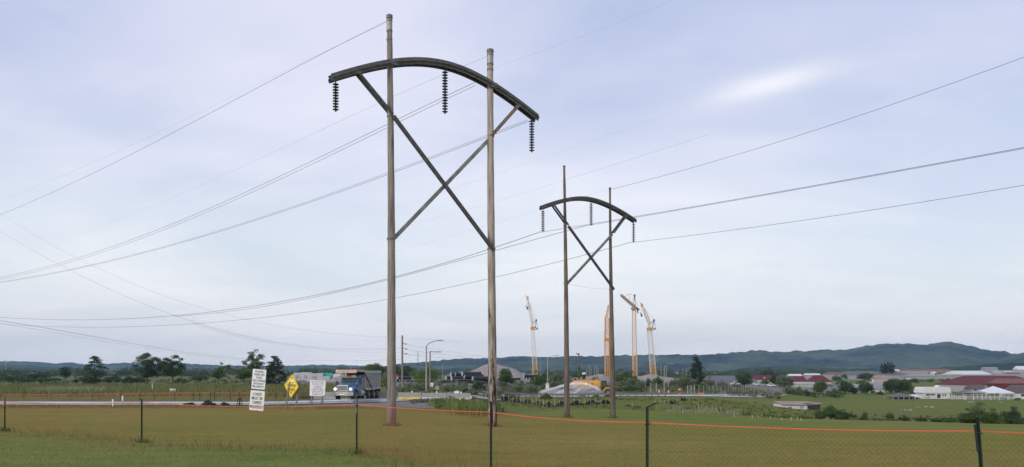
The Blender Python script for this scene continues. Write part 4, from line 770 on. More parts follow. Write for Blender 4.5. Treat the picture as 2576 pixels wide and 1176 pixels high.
def build_grass():
    MT['blade'] = leafmat('grass blades', (.075, .095, .028), (.21, .215, .08)); MT['blade_g'] = leafmat('fresh grass blades', (.075, .105, .024), (.21, .24, .07)); MT['blade_p'] = leafmat('pale seed heads', (.20, .19, .13), (.38, .36, .28)); MT['clover'] = leafmat('clover flowers', (.28, .28, .16), (.42, .41, .28))
    blades('grass', 'tall grass of the left field', 26000, (-60, 900), (97, 190), .75, .10, 'blade', seed=2)
    blades('grass', 'pale seed heads in the left field', 3600, (60, 300), (116, 136), .85, .09, 'blade_p', cond=lambda x, d, r: r.uniform() < .9-abs(x-160)/220, seed=3)
    blades('grass', 'tall weeds at the near lawn edge left of the right pole', 9000, (1070, 1275), (50, 78), .75, .04, 'blade_g', cond=lambda x, d, r: d > np.interp(x, [1085, 1130, 1200, 1262], [70, 56, 52, 60])+r.normal(0, 2), seed=4)
    blades('grass', 'grass on the bank below the guard rail', 22000, (1225, 2000), (76, 165), .18, .06, 'blade_g', cond=lambda x, d, r: d > np.interp(x, [1240, 1424, 1550, 1800, 1960], [66, 82, 88, 82, 76]), seed=5)
    blades('grass', 'pale seed heads along the lawn edge below the dirt path', 700, (1640, 1880), (78, 92), .6, .04, 'blade_p', cond=lambda x, d, r: d > np.interp(x, [1640, 1800, 1880], [85, 81, 78]), seed=6)
    blades('grass', 'rough grass at the foot of the road shoulder', 9000, (-60, 960), (58, 66), .22, .03, 'blade', seed=7)
    blades('grass', 'tufts around the feet of the roadside signs', 1500, (625, 830), (47, 78), .45, .035, 'blade_g', cond=lambda x, d, r: min(abs(x-645)/22+abs(d-49)/2.5, abs(x-735)/30+abs(d-57.5)/3, abs(x-800)/30+abs(d-74)/3.5) < 1, seed=8)
    blades('grass', 'short blades of the mown lawn', 30000, (-80, 2660), (9.5, 26), .05, .012, 'blade', lean=.6, seed=9)
    blades('grass', 'white clover flowers in strips across the lawn', 1500, (960, 1700), (26.5, 30.5), .05, .02, 'clover', cond=lambda x, d, r: abs(d-np.interp(x, [960, 1350, 1700], [29.8, 28.6, 27.0])) < .45*r.uniform(.3, 2) and r.uniform() < .75, lean=.5, seed=10)
    blades('grass', 'white clover flowers between the fence and the signs', 700, (560, 1250), (32, 38), .05, .025, 'clover', cond=lambda x, d, r: abs(d-np.interp(x, [560, 900, 1250], [35.5, 35, 34])) < .6*r.uniform(.3, 2), lean=.5, seed=11)
    feet = [(gp(x, d), r) for x, d, r in ((986, 37.5, .45), (1238.5, 40.5, .5), (1427, 61, .45), (1541.5, 64.5, .45), (14, 32, .16), (358, 25.5, .2), (898, 21, .22), (1235, 16.6, .16))]; rng = np.random.default_rng(12); pts = []
    for g, r in feet:
        for k in range(130): a, q = rng.uniform(0, 6.28), r*rng.uniform(.45, 1)**.7; pts.append((g.x+math.cos(a)*q, g.y+math.sin(a)*q))
    fx = np.array([(gp(x, d).x, d) for x, d, h in FENCE]); ln = np.hypot(*np.diff(fx, axis=0).T)
    for a_, b_, l_ in zip(fx[:-1], fx[1:], ln):
        for q in range(int(l_*28)): u_ = rng.uniform(); p_ = a_+(b_-a_)*u_; pts.append((p_[0], p_[1]-rng.normal(0, .8)))
    B = np.array([(x, y, ground(x, y)) for x, y in pts]); k = len(B); hh = rng.uniform(.06, .24, (k, 1)); a = rng.uniform(0, 3.14, k); tt = np.stack([np.cos(a), np.sin(a), 0*a], 1)*.012; l = np.stack([rng.normal(0, .4, k), rng.normal(0, .4, k), np.ones(k)], 1)*hh
    V = np.stack([B-tt, B+tt, B+l], 1).reshape(-1, 3); tag(npmesh('grass', V, np.arange(3*k).reshape(-1, 3), 'blade', org=(0,0,0)), 'tufts at the feet of the pylon poles and along the near fence', kind='stuff')
# ---------------------------------------------------------------- orange safety fence
FENCE = [(-260, 39, 1.2), (14, 32, 1.2), (358, 25.5, 1.12), (898, 21, 1.21), (1235, 16.6, 1.24), (1627, 13.3, 1.28), (2460, 11.5, 1.25), (2960, 11.2, 1.25), (3700, 11.0, 1.25), (4600, 10.8, 1.22)]
TOPY = {14: 1011, 358: 1013, 898: 1019, 1235: 1038, 1627: 1064, 2460: 1086}
def build_near_fence():
    nodes = []
    for x, d, h in FENCE:
        g = gp(x, d); top = CZ+(HY-TOPY[x])/F*d if x in TOPY else g.z+h; nodes.append((g.x, g.y, g.z, top))
    A = np.array(nodes); seg = np.hypot(np.diff(A[:, 0]), np.diff(A[:, 1])); S = np.concatenate([[0], np.cumsum(seg)])
    sag = [.05, .05, .10, .03, .05, .04, .03, .03, .03]
    t = thing('orange_safety_fence', 'near orange plastic mesh fence sagging between steel posts across the lawn', 'safety fence', gp(1235, 16.6))
    tot = S[-1]; cw = .082; rows = 15; ncol = int(tot/cw*2)
    ss = np.linspace(0, tot, ncol+1); X = np.interp(ss, S, A[:, 0]); Y = np.interp(ss, S, A[:, 1]); top = np.interp(ss, S, A[:, 3])
    k = np.clip(np.searchsorted(S, ss)-1, 0, len(seg)-1); f = (ss-S[k])/seg[k]; top = top-np.array(sag)[k]*4*f*(1-f)
    gz = np.array([ground(x, y) for x, y in zip(X, Y)]); bot = gz+.03+.05*np.sin(ss*.9)+.04*np.sin(ss*2.3)
    rng = np.random.default_rng(3)
    nx = np.gradient(Y, ss); ny = -np.gradient(X, ss)
    R0 = rows*2; SK = 8; R = R0+SK; V = np.zeros((ncol+1, R+1, 3))
    for j in range(R0+1, R+1):                        # tattered skirt trailing forward on the grass
        e = (j-R0)/SK*np.interp(X, [-14, -8, -3, 1, 8], [4.2, 3.4, 2.4, 1.0, .5])*(1+.25*np.sin(ss*.7+j*.3)); V[:, j, 0] = X+.12*e; V[:, j, 1] = Y-e; V[:, j, 2] = [ground(a, b_)+.02 for a, b_ in zip(X+.12*e, Y-e)]
    for j in range(R0+1):
        fr = j/R0; wob = .035*np.sin(ss*1.1+2.5*fr)+.02*np.sin(ss*3.7+fr*5); wob *= 4*fr*(1-fr)
        V[:, j, 0] = X+nx*wob; V[:, j, 1] = Y+ny*wob; V[:, j, 2] = top+(bot-top)*fr
    V[:, 1:-1] += rng.normal(0, .0045, (ncol+1, R-1, 3))
    segs = []
    for j in range(R):
        i0 = np.arange(0, ncol)
        m1 = (i0+j) % 2 == 0
        i = i0[m1]; segs.append(np.stack([i, np.full_like(i, j), i+1, np.full_like(i, j+1)], 1))
        i = i0[~m1]; segs.append(np.stack([i+1, np.full_like(i, j), i, np.full_like(i, j+1)], 1))
    sg = np.concatenate(segs); lo = np.maximum(sg[:, 1], sg[:, 3]); sg = sg[(lo <= R0) | (rng.uniform(0, 1, len(sg)) < .42*(1-(lo-R0-1)/SK)**1.3)]; P0 = V[sg[:, 0], sg[:, 1]]; P1 = V[sg[:, 2], sg[:, 3]]
    d = P1-P0; d /= np.linalg.norm(d, axis=1)[:, None]; nn = np.stack([nx[sg[:, 0]], ny[sg[:, 0]], 0*d[:, 0]], 1); sd = np.cross(d, nn); sd /= np.linalg.norm(sd, axis=1)[:, None]
    w, th = (.00135*np.interp(P0[:, 0], [-12, -4], [.72, 1.0]))[:, None], .0012; ring = [sd*w+nn*th, -sd*w+nn*th, -nn*th*1.2]
    Vt = np.stack([P0+r for r in ring]+[P1+r for r in ring], 1).reshape(-1, 3); b = np.arange(len(sg))*6
    Fq = np.concatenate([np.stack([b+a, b+(a+1) % 3, b+3+(a+1) % 3, b+3+a], 1) for a in range(3)])
    npmesh('net', Vt, Fq, 'orange_net', t)
    mb = MB(); st = 3
    pts = [(V[i, 0, 0], V[i, 0, 1], V[i, 0, 2]+.008) for i in range(0, ncol+1, st)]
    for a, b_ in zip(pts[:-1], pts[1:]): mb.bar(a, b_, .015, .008, up=(0, -1, 0))
    mb.build('top_tape', 'orange_net', t)
    offs = {898: 1003, 1235: 1010, 1627: 1025, 2460: 1049, 358: 1004, 14: 998, -260: 1000}
    for (x, dd, h), (gx, gy_, gz_, tp) in zip(FENCE, nodes):
        pz = CZ+(HY-offs.get(x, 1050))/F*dd; p0 = Vector((gx, gy_-.06, gz_-.3)); p1 = Vector((gx+(-.035 if x == 2460 else .0), gy_-.06, pz)); b_ = MB()
        if x == 2460: p0.x += .10
        ax = (p1-p0); b_.bar(p0, p1, .055, .012, up=(1, 0, 0)); b_.bar(p0+Vector((0,.02,0)), p1+Vector((0,.02,0)), .012, .045, up=(1, 0, 0))
        for q in range(int(ax.length/.055)):
            c = p0+ax*((q+.5)*.055/ax.length); b_.box(c+Vector((0, -.012, 0)), (.02, .016, .022))
        po = b_.build('fence_post', 'post_green', t)
        cp = MB()
        if x in (898, 14): cp.bar(p0.lerp(p1, .78), p1+Vector((0, 0, .002)), .062, .02, up=(1, 0, 0)); cp.build('post_plate', 'post_speck', po)
        elif x == 1627: cp.bar(p1+Vector((-.03, -.03, 0)), p1+Vector((.14, -.03, .07)), .05, .025); cp.build('post_cap', 'post_green', po)
        elif x == 2460: cp.bar(p0.lerp(p1, .72)+Vector((-.045, -.02, 0)), p0.lerp(p1, .94)+Vector((-.06, -.02, 0)), .02, .03); cp.build('post_clip', 'post_green', po)
        tie = MB(); c = p0.lerp(p1, (tp-.02-p0.z)/(p1.z-p0.z)); tie.lathe([(.045, -.008), (.05, 0), (.045, .008)], c, 10); tie.build('tie', 'black', po)
def build_far_fence():
    pts = [(-300, 86, .55), (0, 85, .55), (60, 85, .55), (128, 85, .55), (178, 84.5, .58), (233, 84.5, .62), (250, 84.5, .62), (303, 84, .68), (352, 84, .7), (388, 84, .72), (440, 83.5, .76), (487, 83.5, .78), (503, 83.5, .78), (530, 83, .8), (540, 83, .8), (580, 83, .82), (602, 83, .82), (645, 83, .83), (694, 83, .83), (738, 83.5, .83), (778, 86, .8), (800, 90, .75)]
    t = thing('orange_safety_fence', 'far dusty orange mesh fence beyond the wet road on the left', 'safety fence', gp(440, 83.5))
    A = np.array([(*gp(x, d+2.5), h) for x, d, h in pts]); seg = np.hypot(np.diff(A[:, 0]), np.diff(A[:, 1])); S = np.concatenate([[0], np.cumsum(seg)]); tot = S[-1]
    ncol = int(tot/.16); R = 10; ss = np.linspace(0, tot, ncol+1); X, Y, Z, H = [np.interp(ss, S, A[:, k]) for k in range(4)]
    V = np.stack([np.stack([X, Y, Z+.02+(H-.02)*(1-j/R)], 1) for j in range(R+1)], 1); segs = []
    for j in range(R):
        i0 = np.arange(ncol); m1 = (i0+j) % 2 == 0; i = i0[m1]; segs.append(np.stack([i, np.full_like(i, j), i+1, np.full_like(i, j+1)], 1)); i = i0[~m1]; segs.append(np.stack([i+1, np.full_like(i, j), i, np.full_like(i, j+1)], 1))
    sg = np.concatenate(segs); P0 = V[sg[:, 0], sg[:, 1]]; P1 = V[sg[:, 2], sg[:, 3]]; w = .007
    Vt = np.stack([P0+[0, 0, w], P0-[0, 0, w], P1-[0, 0, w], P1+[0, 0, w], P0+[0, .01, 0], P1+[0, .01, 0]], 1).reshape(-1, 3); b = np.arange(len(sg))*6
    npmesh('net', Vt, np.concatenate([np.stack([b, b+1, b+2, b+3], 1), np.stack([b, b+3, b+5, b+4], 1), np.stack([b+1, b+4, b+5, b+2], 1)]), 'orange_far', t)
    mb = MB()
    for i in range(0, ncol, 6): a, c = V[i, 0], V[min(i+6, ncol), 0]; mb.bar(a, c, .10, .02, up=(0, -1, 0))
    mb.build('top_tape', 'orange_far', t)
    for x, y, z, h in A[1:]: MB().bar((x, y-.04, z-.2), (x, y-.04, z+h+.05), .05, .05).build('fence_post', 'util_dark' if h < .7 else 'post_green', t)

# ---------------------------------------------------------------- signs
def panel_frame(c, yaw, lean):                        # local x right, y out of the face (towards the viewer is -y), z up
    return Matrix.Translation(c) @ Matrix.Rotation(yaw, 4, 'Z') @ Matrix.Rotation(lean, 4, 'Y')
def put_text(lines, Mx, width, parent, ink, top, lh, hh, maxw=None, colors=None, gap=.012):
    for i, (tx, wf) in enumerate(lines):
        v, f = textmesh(tx, width*wf, hh); q = [Mx @ Vector((a, -gap-.002+c*-1, top-i*lh+b)) for a, b, c in v]
        MB().add(q, f).build('lettering', (colors or {}).get(i, ink), parent)
def plate(Mx, w, h, th=.012, r=.02):
    c = [(-w/2+r, -h/2), (w/2-r, -h/2), (w/2, -h/2+r), (w/2, h/2-r), (w/2-r, h/2), (-w/2+r, h/2), (-w/2, h/2-r), (-w/2, -h/2+r)]
    return polyplate(Mx, c, th)
def polyplate(Mx, c, th=.012):
    n = len(c); b = MB(); v = [Mx @ Vector((x, -th/2, z)) for x, z in c]+[Mx @ Vector((x, th/2, z)) for x, z in c]
    return b.add(v, [tuple(range(n)), tuple(reversed(range(n, 2*n)))]+[(i, i+n, (i+1) % n+n, (i+1) % n) for i in range(n)])
def build_signs():
    d = 48.0; g = gp(646, d+.12)
    t = thing('notice_sign', 'leaning white double sign board about cell phones and tarped loads', 'sign', g)
    lean = math.radians(5.0)
    top = P(667, 924.5, d+.12); MB().bar(g-Vector((0.1, 0, .3)), top, .10, .10).build('sign_post', 'sign_wood', t)
    M1 = panel_frame(P(651.2, 954.6, d), 0, lean); w, h = M(34, d), M(50, d)
    p1 = plate(M1, w, h).build('sign_panel', 'white_sign', t); p1['label'] = 'upper white panel with navy lettering'
    put_text([('PLEASE', .60), ('TURN OFF', .80), ('YOUR', .44), ('CELL PHONE', .93), ('ON PLANT', .78), ('PROPERTY', .84)], M1, w, p1, 'ink_blue', h*.385, h*.152, h*.105)
    M2 = panel_frame(P(646.6, 1008.3, d-.02), 0, lean*.9); w2, h2 = M(35.5, d), M(50, d)
    p2 = plate(M2, w2, h2).build('sign_panel', 'white_sign', t); p2['label'] = 'lower white panel with black lettering'
    put_text([('LOADS', .60), ('MUST BE', .76), ('TARPED', .68), ('PROPERLY', .92)], M2, w2, p2, 'ink', h2*.33, h2*.215, h2*.155)
    # yellow diamond
    d = 57.0; c = P(733.2, 971.5, d); g = gp(728, d+.1); t = thing('warning_sign', 'yellow diamond overhead hazard sign on two wooden posts', 'sign', g); yaw = math.radians(-28)
    Mx = panel_frame(c, yaw, math.radians(5)); k = M(60.5, d)/2; kx = M(43, d)/2/math.cos(yaw)
    pp = polyplate(Mx, [(-.04, -k+.04), (.04, -k+.04), (kx-.03, -.03), (kx-.03, .03), (.04, k-.04), (-.04, k-.04), (-kx+.03, .03), (-kx+.03, -.03)]).build('sign_panel', 'yellow_sign', t)
    b = MB(); q = .93
    for (x0, z0), (x1, z1) in (((-kx*q, 0), (0, k*q)), ((0, k*q), (kx*q, 0)), ((kx*q, 0), (0, -k*q)), ((0, -k*q), (-kx*q, 0))): b.bar(Mx @ Vector((x0, -.009, z0)), Mx @ Vector((x1, -.009, z1)), .012, .004, up=Mx.to_3x3() @ Vector((0, 1, 0)))
    b.build('border_line', 'ink', pp)
    put_text([('OVERHEAD', 1.0)], Mx, kx*1.32, pp, 'ink', k*.06, 0, k*.235); put_text([('HAZARD', 1.0)], Mx, kx*1.0, pp, 'ink', -k*.27, 0, k*.235)
    def poly(pts, name, m, y=-.010): MB().add([Mx @ Vector((x*kx, y, z*k)) for x, z in pts], [tuple(range(len(pts)))]).add([Mx @ Vector((x*kx, y-.003, z*k)) for x, z in pts], [tuple(range(len(pts)))]).build(name, m, pp)
    poly([(-.02,-.42),(.10,-.42),(.03,-.55),(.12,-.55),(-.03,-.74),(.0,-.60),(-.09,-.60)], 'bolt_symbol', 'ink')
    poly([(-.22,.30),(-.12,.46),(-.02,.52),(.06,.50),(.16,.46),(.24,.46),(.22,.36),(.16,.28),(.02,.33)], 'logo', 'white_sign')
    poly([(-.24,.26),(-.24,.36),(-.02,.33),(-.05,.29)], 'logo', 'ink_red', -.014); poly([(-.05,.25),(-.05,.31),(.26,.31),(.26,.25)], 'logo', 'ink_grey', -.014)
    poly([(-.05,.76),(.05,.76),(.05,.68),(.09,.68),(0,.58),(-.09,.68),(-.05,.68)], 'logo', 'ink', -.013)
    for x0, x1, yb in ((716, 727, 0), (741, 752, 0)): MB().bar(gp(x0, d+.12)-Vector((0, 0, .3)), P(x1+2, 962, d+.10), .12, .09).build('sign_post', 'sign_wood', t)
    # white board
    d = 74.0; c = P(799.2, 977, d); t = thing('notice_board', 'white square notice board with many small text lines and a bent lower corner', 'sign', gp(797, d+.1)); Mx = panel_frame(c, math.radians(4), math.radians(1.5)); w, h = M(39, d), M(39.5, d)
    pp = polyplate(Mx, [(-w/2, -h/2), (w*.34, -h/2), (w*.47, -h*.40), (w/2, h/2), (-w/2, h/2)]).build('sign_panel', 'white_sign', t)
    put_text([('TRUCK DRIVERS', .86), ('DO NOT PASS', .72), ('A TRUCK THAT', .80), ('IS BEING', .48), ('INSPECTED', .60), ('WITHOUT BEING', .84), ('DIRECTED BY', .72), ('SECURITY OR', .72), ('SUPERVISOR', .66)], Mx, w, pp, 'ink_grey', h*.415, h*.104, h*.066, colors={2: 'ink_red'})
    for x0, x1 in ((783.5, 786), (810, 811)): MB().bar(gp(x0, d+.12)-Vector((0, 0, .3)), P(x1, 965, d+.10), .13, .10).build('sign_post', 'sign_wood', t)
    # sawhorse
    d = 62; t = thing('sawhorse', 'dark A-frame sawhorse standing by the wet road', 'sawhorse', gp(603, d)); z1 = P(603, 1001, d)
    for s in (-1, 1):
        for yy in (-.25, .25): MB().bar(gp(603, d)+Vector((s*.16, yy, -.02)), z1+Vector((s*.03, yy*.8, 0)), .06, .05).build('leg', 'black', t)
    MB().bar(z1+Vector((-.12, -.3, .03)), z1+Vector((.22, .3, .03)), .09, .07).build('top_rail', 'cone', t)
    # small signs
    def small(name, x, yb, yt, w, label, shape='rect', m='white_sign', face=None, d=None, yaw=0, post='steel', ph=None):
        g = gat(x, yb) if d is None else gp(x, d); dd = g.y; t = thing(name, label, 'sign', g); c0 = P(x, (ph or (yt, yt+w))[0], dd); zt, zb = (CZ+(HY-v)/F*dd for v in (ph or (yt, yt+w)))
        Mx = panel_frame(Vector((g.x, dd-.06, (zt+zb)/2)), yaw, 0); hw = M(w, dd)/2; hh = (zt-zb)/2
        if post: MB().path([g-Vector((0, 0, .2)), Vector((g.x, dd, zt+.02))], .035, 6).build('sign_post', post, t)
        pts = [(-hw, -hh), (hw, -hh), (hw, hh), (-hw, hh)] if shape == 'rect' else [(math.cos(a)*hw, math.sin(a)*hh) for a in np.linspace(0, 2*math.pi, 8 if shape == 'oct' else 20, endpoint=False)+math.pi/8]
        pn = polyplate(Mx, pts, .02).build('sign_panel', m, t); return t, pn, Mx, hw, hh
    t, pn, Mx, hw, hh = small('road_sign', 1086.4, 984, 0, 7, 'small white road sign with a dark symbol beside the thin lamp pole', d=128, ph=(964, 972.5))
    MB().add([Mx @ Vector((a*hw, -.015, b*hh)) for a, b in ((-.4, -.5), (.4, -.5), (.4, .05), (.12, .2), (.2, .6), (-.2, .6), (-.12, .2), (-.4, .05))], [tuple(range(8))]).build('symbol', 'ink_grey', pn)
    small('road_sign', 1099.8, 996, 0, 11.5, 'grey octagonal back of a stop sign behind the barriers', 'oct', 'steel', d=112, ph=(970, 982.5), post='util_dark')
    small('notice_board', 1148.5, 995, 0, 12, 'blank whitish board leaning behind the concrete barriers', d=100, ph=(984.5, 994), yaw=.1, post='steel')
    t, pn, Mx, hw, hh = small('speed_sign', 1377, 1000, 0, 8, 'white speed limit sign above the spray', d=158, ph=(965.5, 979.5))
    put_text([('SPEED', .8), ('25', .55)], Mx, hw*2, pn, 'ink', hh*.45, hh*1.0, hh*.5)
    t, pn, Mx, hw, hh = small('no_entry_sign', 1709.3, 998, 0, 7.5, 'red round no entry sign on a green post with an orange plate', 'round', 'redpaint', d=203, ph=(976.5, 984), post='post_green')
    polyplate(Mx @ Matrix.Translation((0, -.02, 0)), [(-hw*.7, -hh*.22), (hw*.7, -hh*.22), (hw*.7, hh*.22), (-hw*.7, hh*.22)], .02).build('white_bar', 'white_sign', pn)
    polyplate(panel_frame(P(1709.5, 992.5, 202.9), 0, 0), [(-.25, -.33), (.25, -.33), (.25, .33), (-.25, .33)], .03).build('sign_panel', 'cone', t)['label'] = 'orange plate low on the post'
    small('field_marker', 435, 984, 0, 14, 'small white utility board standing in the left field grass', d=118, ph=(978.5, 986), post=None, yaw=.15)
    for x, d, ya, w, lab, m in ((383.5, 122, 965, .11, 'white wooden post in the left field below the right pine', 'stake'), (308.5, 84, 996, .09, 'white topped marker post at the far orange fence', 'white_sign'), (284, 62, 1005, .08, 'small white marker at the far roadside', 'white_sign')):
        g = gp(x, d); tag(MB().path([g-Vector((0, 0, .2)), P(x, ya, d)], [w, w*.9], 6).build('marker_post', m, origin=g), lab, 'post')
    for x, yb, yt, lab in ((1152.0, 0, 988, None),): pass
    def cone(x, d, hpx, lab):
        g = gp(x, d); h = M(hpx, d); t = thing('traffic_cone', lab, 'cone', g); MB().box(g+Vector((0, 0, .02)), (h*.6, h*.6, .05)).lathe([(h*.24, .03), (h*.05, h)], g, 10).build('cone_body', 'cone', t); MB().lathe([(h*.185, h*.36), (h*.135, h*.60)], g, 10).build('white_band', 'white_sign', t)
    cone(1184.8, 97, 13, 'orange traffic cone at the right end of the barriers'); cone(1356, 160, 10, 'orange traffic cone below the speed sign in the spray'); cone(1386, 161, 9, 'orange traffic cone just left of the far left pole in the spray')
    cone(1658, 206, 9, 'orange traffic cone beside the wire gate'); cone(1681.5, 205, 9.5, 'orange barrel like cone right of the lamp base'); cone(1655, 214, 7, 'smaller orange cone close to the wire gate')
    g = gp(1763, 206); tag(MB().span(g+Vector((-.75, -.2, 0)), g+Vector((.75, .2, .28))).span(g+Vector((-.6, -.1, .28)), g+Vector((.6, .1, .36))).build('road_barrier', 'cone', origin=g), 'low orange plastic road barrier by the mesh fence', 'barrier')
    # reflector studs on barriers live with the barriers

# ---------------------------------------------------------------- vehicles
def wheel(t, c, r, w, rimr=.58, side=1):
    x, y, z = c; h = w/2
    wl = MB().lathe([(r*.5, -h*.9), (r*.8, -h), (r*.96, -h*.8), (r, -h*.4), (r, h*.4), (r*.96, h*.8), (r*.8, h), (r*.5, h*.9)], c, 22, 'y').build('wheel', 'tyre', t, local=True, smooth=False)
    ys = y+side*h
    MB().lathe([(r*rimr, -side*h*.3), (r*rimr*.96, side*.01), (r*rimr*.6, -side*.06), (r*.25, -side*.03), (r*.2, side*.05), (0, side*.05)], (x, ys, z), 18, 'y').build('rim', 'rim', wl, local=True)
    return wl
def build_dump_truck():
    g = gp(899, 95.5); t = thing('dump_truck', 'blue cab tri-axle dump truck with grey ribbed bed and lit headlights', 'dump truck', g, math.radians(-102))
    B = lambda b, n, m, p=None: b.build(n, m, p or t, local=True)
    B(MB().span((-4.1, -.45, .62), (3.7, .45, .9)), 'chassis', 'black')
    # hood
    def loft(secs, name, m, p=None):
        v = []; n = len(secs[0])
        for s in secs: v += s
        f = [tuple(range(n)), tuple(reversed(range((len(secs)-1)*n, len(secs)*n)))]
        for k in range(len(secs)-1): f += [(k*n+i, (k+1)*n+i, (k+1)*n+(i+1) % n, k*n+(i+1) % n) for i in range(n)]
        return B(MB().add(v, f), name, m, p)
    def sec(x, w, z0, z1, cut): return [(x, -w, z0), (x, w, z0), (x, w, z1-cut), (x, w*.72, z1), (x, -w*.72, z1), (x, -w, z1-cut)]
    hood = loft([sec(4.12, .70, .92, 1.72, .14), sec(3.4, .82, .92, 1.88, .2), sec(2.45, 1.0, .92, 2.0, .25)], 'hood', 'blue')
    for s in (-1, 1):
        pr = [(4.2, .86), (4.2, 1.12), (4.02, 1.34), (3.72, 1.52), (3.3, 1.6), (2.85, 1.5), (2.5, 1.22), (2.42, .86), (2.62, .86), (2.72, 1.08), (2.95, 1.24), (3.25, 1.28), (3.55, 1.2), (3.75, 1.02), (3.82, .86)]
        y0, y1 = sorted((s*.72, s*1.2)); B(MB().prism(pr, y0, y1), 'fender', 'blue')
        hl = B(MB().lathe([(.0, .06), (.13, .04), (.17, 0), (.17, -.1)], (4.14, s*.93, 1.20), 14, 'x'), 'headlight', 'lamp_on')
        B(MB().lathe([(.20, -.06), (.21, .02), (.18, .03)], (4.14, s*.93, 1.20), 14, 'x').box((4.10, s*1.14, 1.20), (.12, .12, .22)), 'lamp_bezel', 'chrome', hl)
    gr = B(MB().span((4.10, -.56, 1.08), (4.18, .56, 1.60)), 'grille', 'grille')
    b = MB()
    for a0, a1 in (((-.62, 1.60), (.62, 1.70)), ((-.62, 1.00), (.62, 1.08)), ((-.64, 1.0), (-.56, 1.7)), ((.56, 1.0), (.64, 1.7))): b.span((4.09, a0[0], a0[1]), (4.21, a1[0], a1[1]))
    B(b, 'grille_frame', 'chrome', gr)
    bp = B(MB().add(*(lambda c: ([(x, y, z) for (x, y) in c for z in (.50, .93)], [(0, 1, 3, 2), (2, 3, 5, 4), (4, 5, 7, 6), (6, 7, 1, 0), (1, 7, 5, 3), (0, 2, 4, 6)]))([(4.42, -.7), (4.12, -1.26), (4.12, 1.26), (4.42, .7)])), 'bumper', 'chrome')
    B(MB().span((4.425, -.32, .60), (4.435, .32, .72)), 'licence_plate', 'white_sign', bp); B(MB().span((4.427, -.42, .68), (4.44, -.36, .76)).span((4.427, .36, .68), (4.44, .42, .76)).span((4.427, -.12, .74), (4.44, .12, .80)), 'tow_slot', 'black', bp)
    cab = loft([[(2.5, -1.08, .95), (2.5, 1.08, .95), (2.5, 1.08, 1.95), (2.5, -1.08, 1.95)], [(2.12, -1.06, .95), (2.12, 1.06, .95), (2.12, 1.0, 2.62), (2.12, -1.0, 2.62)], [(1.85, -1.06, .95), (1.85, 1.06, .95), (1.85, .98, 2.76), (1.85, -.98, 2.76)], [(1.0, -1.06, .95), (1.0, 1.06, .95), (1.0, .98, 2.78), (1.0, -.98, 2.78)]], 'cab', 'blue')
    B(MB().add([(2.50, -.96, 1.98), (2.50, .96, 1.98), (2.16, .90, 2.56), (2.16, -.90, 2.56), (2.53, -.96, 1.99), (2.53, .96, 1.99), (2.19, .90, 2.57), (2.19, -.90, 2.57)], [(0, 3, 2, 1), (4, 5, 6, 7), (0, 1, 5, 4), (1, 2, 6, 5), (2, 3, 7, 6), (3, 0, 4, 7)]), 'windshield', 'glass')
    B(MB().span((2.16, -1.0, 2.55), (2.5, 1.0, 2.63)).span((2.44, -1.0, 2.50), (2.5, 1.0, 2.66)), 'sun_visor', 'bed_dark')
    b = MB()
    for y in (-.8, -.3, 0, .3, .8): b.lathe([(.0, .06), (.035, .05), (.04, 0)], (2.45, y, 2.72), 8, 'x')
    B(b, 'roof_marker_lights', 'amber')
    b = MB()
    for y in (-.55, .55): b.span((2.30, y-.16, 2.66), (2.44, y+.16, 2.80))
    B(b, 'roof_lamps', 'white_sign')
    for s in (-1, 1):
        dr = B(MB().prism([(1.15, 1.0), (2.35, 1.0), (2.35, 1.9), (2.1, 2.5), (1.15, 2.5)], *sorted((s*1.06, s*1.09))), 'door', 'blue')
        B(MB().prism([(1.25, 1.92), (2.2, 1.92), (2.0, 2.45), (1.25, 2.45)], *sorted((s*1.075, s*1.105))), 'side_window', 'glass', dr); B(MB().span((1.22, s*1.09, 1.72), (1.38, s*1.13, 1.76)), 'handle', 'chrome', dr)
        mr = B(MB().path([(2.35, s*1.05, 2.35), (2.5, s*1.45, 2.35), (2.5, s*1.45, 1.65), (2.4, s*1.08, 1.65)], .025, 5), 'mirror', 'black'); B(MB().span((2.44, s*1.34, 1.72), (2.52, s*1.56, 2.12)), 'mirror_head', 'black', mr)
    B(MB().path([(.95, -1.0, .9), (.95, -1.0, 3.05)], .09, 10), 'exhaust_stack', 'chrome')
    B(MB().path([(.92, 1.0, .7), (.92, 1.0, 2.5)], .10, 10), 'air_intake', 'bed')
    # bed
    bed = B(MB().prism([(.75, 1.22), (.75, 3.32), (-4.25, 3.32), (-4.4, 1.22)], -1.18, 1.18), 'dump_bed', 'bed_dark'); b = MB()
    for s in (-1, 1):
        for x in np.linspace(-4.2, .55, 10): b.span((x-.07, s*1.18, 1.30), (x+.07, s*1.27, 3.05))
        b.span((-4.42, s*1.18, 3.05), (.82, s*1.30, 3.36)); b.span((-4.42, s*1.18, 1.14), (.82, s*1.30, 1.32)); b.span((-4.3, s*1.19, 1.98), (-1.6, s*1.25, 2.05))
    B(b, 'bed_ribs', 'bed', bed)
    for s in (-1, 1): B(MB().bar((1.1, s*1.33, 3.12), (-1.35, s*1.33, 1.22), .10, .08), 'bed_strut', 'black', bed)
    b = MB()
    for k in range(9): b.span((-3.3+.45*k, 1.303, 1.20), (-3.24+.45*k, 1.31, 1.26))
    b.span((-.55, 1.275, 1.55), (-.15, 1.33, 2.05)); B(b, 'tool_box', 'bed_dark', bed)
    ca = B(MB().prism([(.75, 3.18), (3.1, 3.22), (3.25, 3.06), (3.3, 3.08), (3.3, 3.46), (.75, 3.46)], -1.28, 1.28), 'cab_shield', 'canopy')
    B(MB().prism([(.76, 2.9), (1.0, 3.14), (2.9, 3.185), (2.9, 3.21), (.76, 3.17)], -1.15, 1.15), 'shield_underside', 'black', ca)
    b = MB()
    for y in (-1.12, 1.12): b.lathe([(0, .05), (.05, .04), (.06, 0)], (3.30, y, 3.38), 8, 'x')
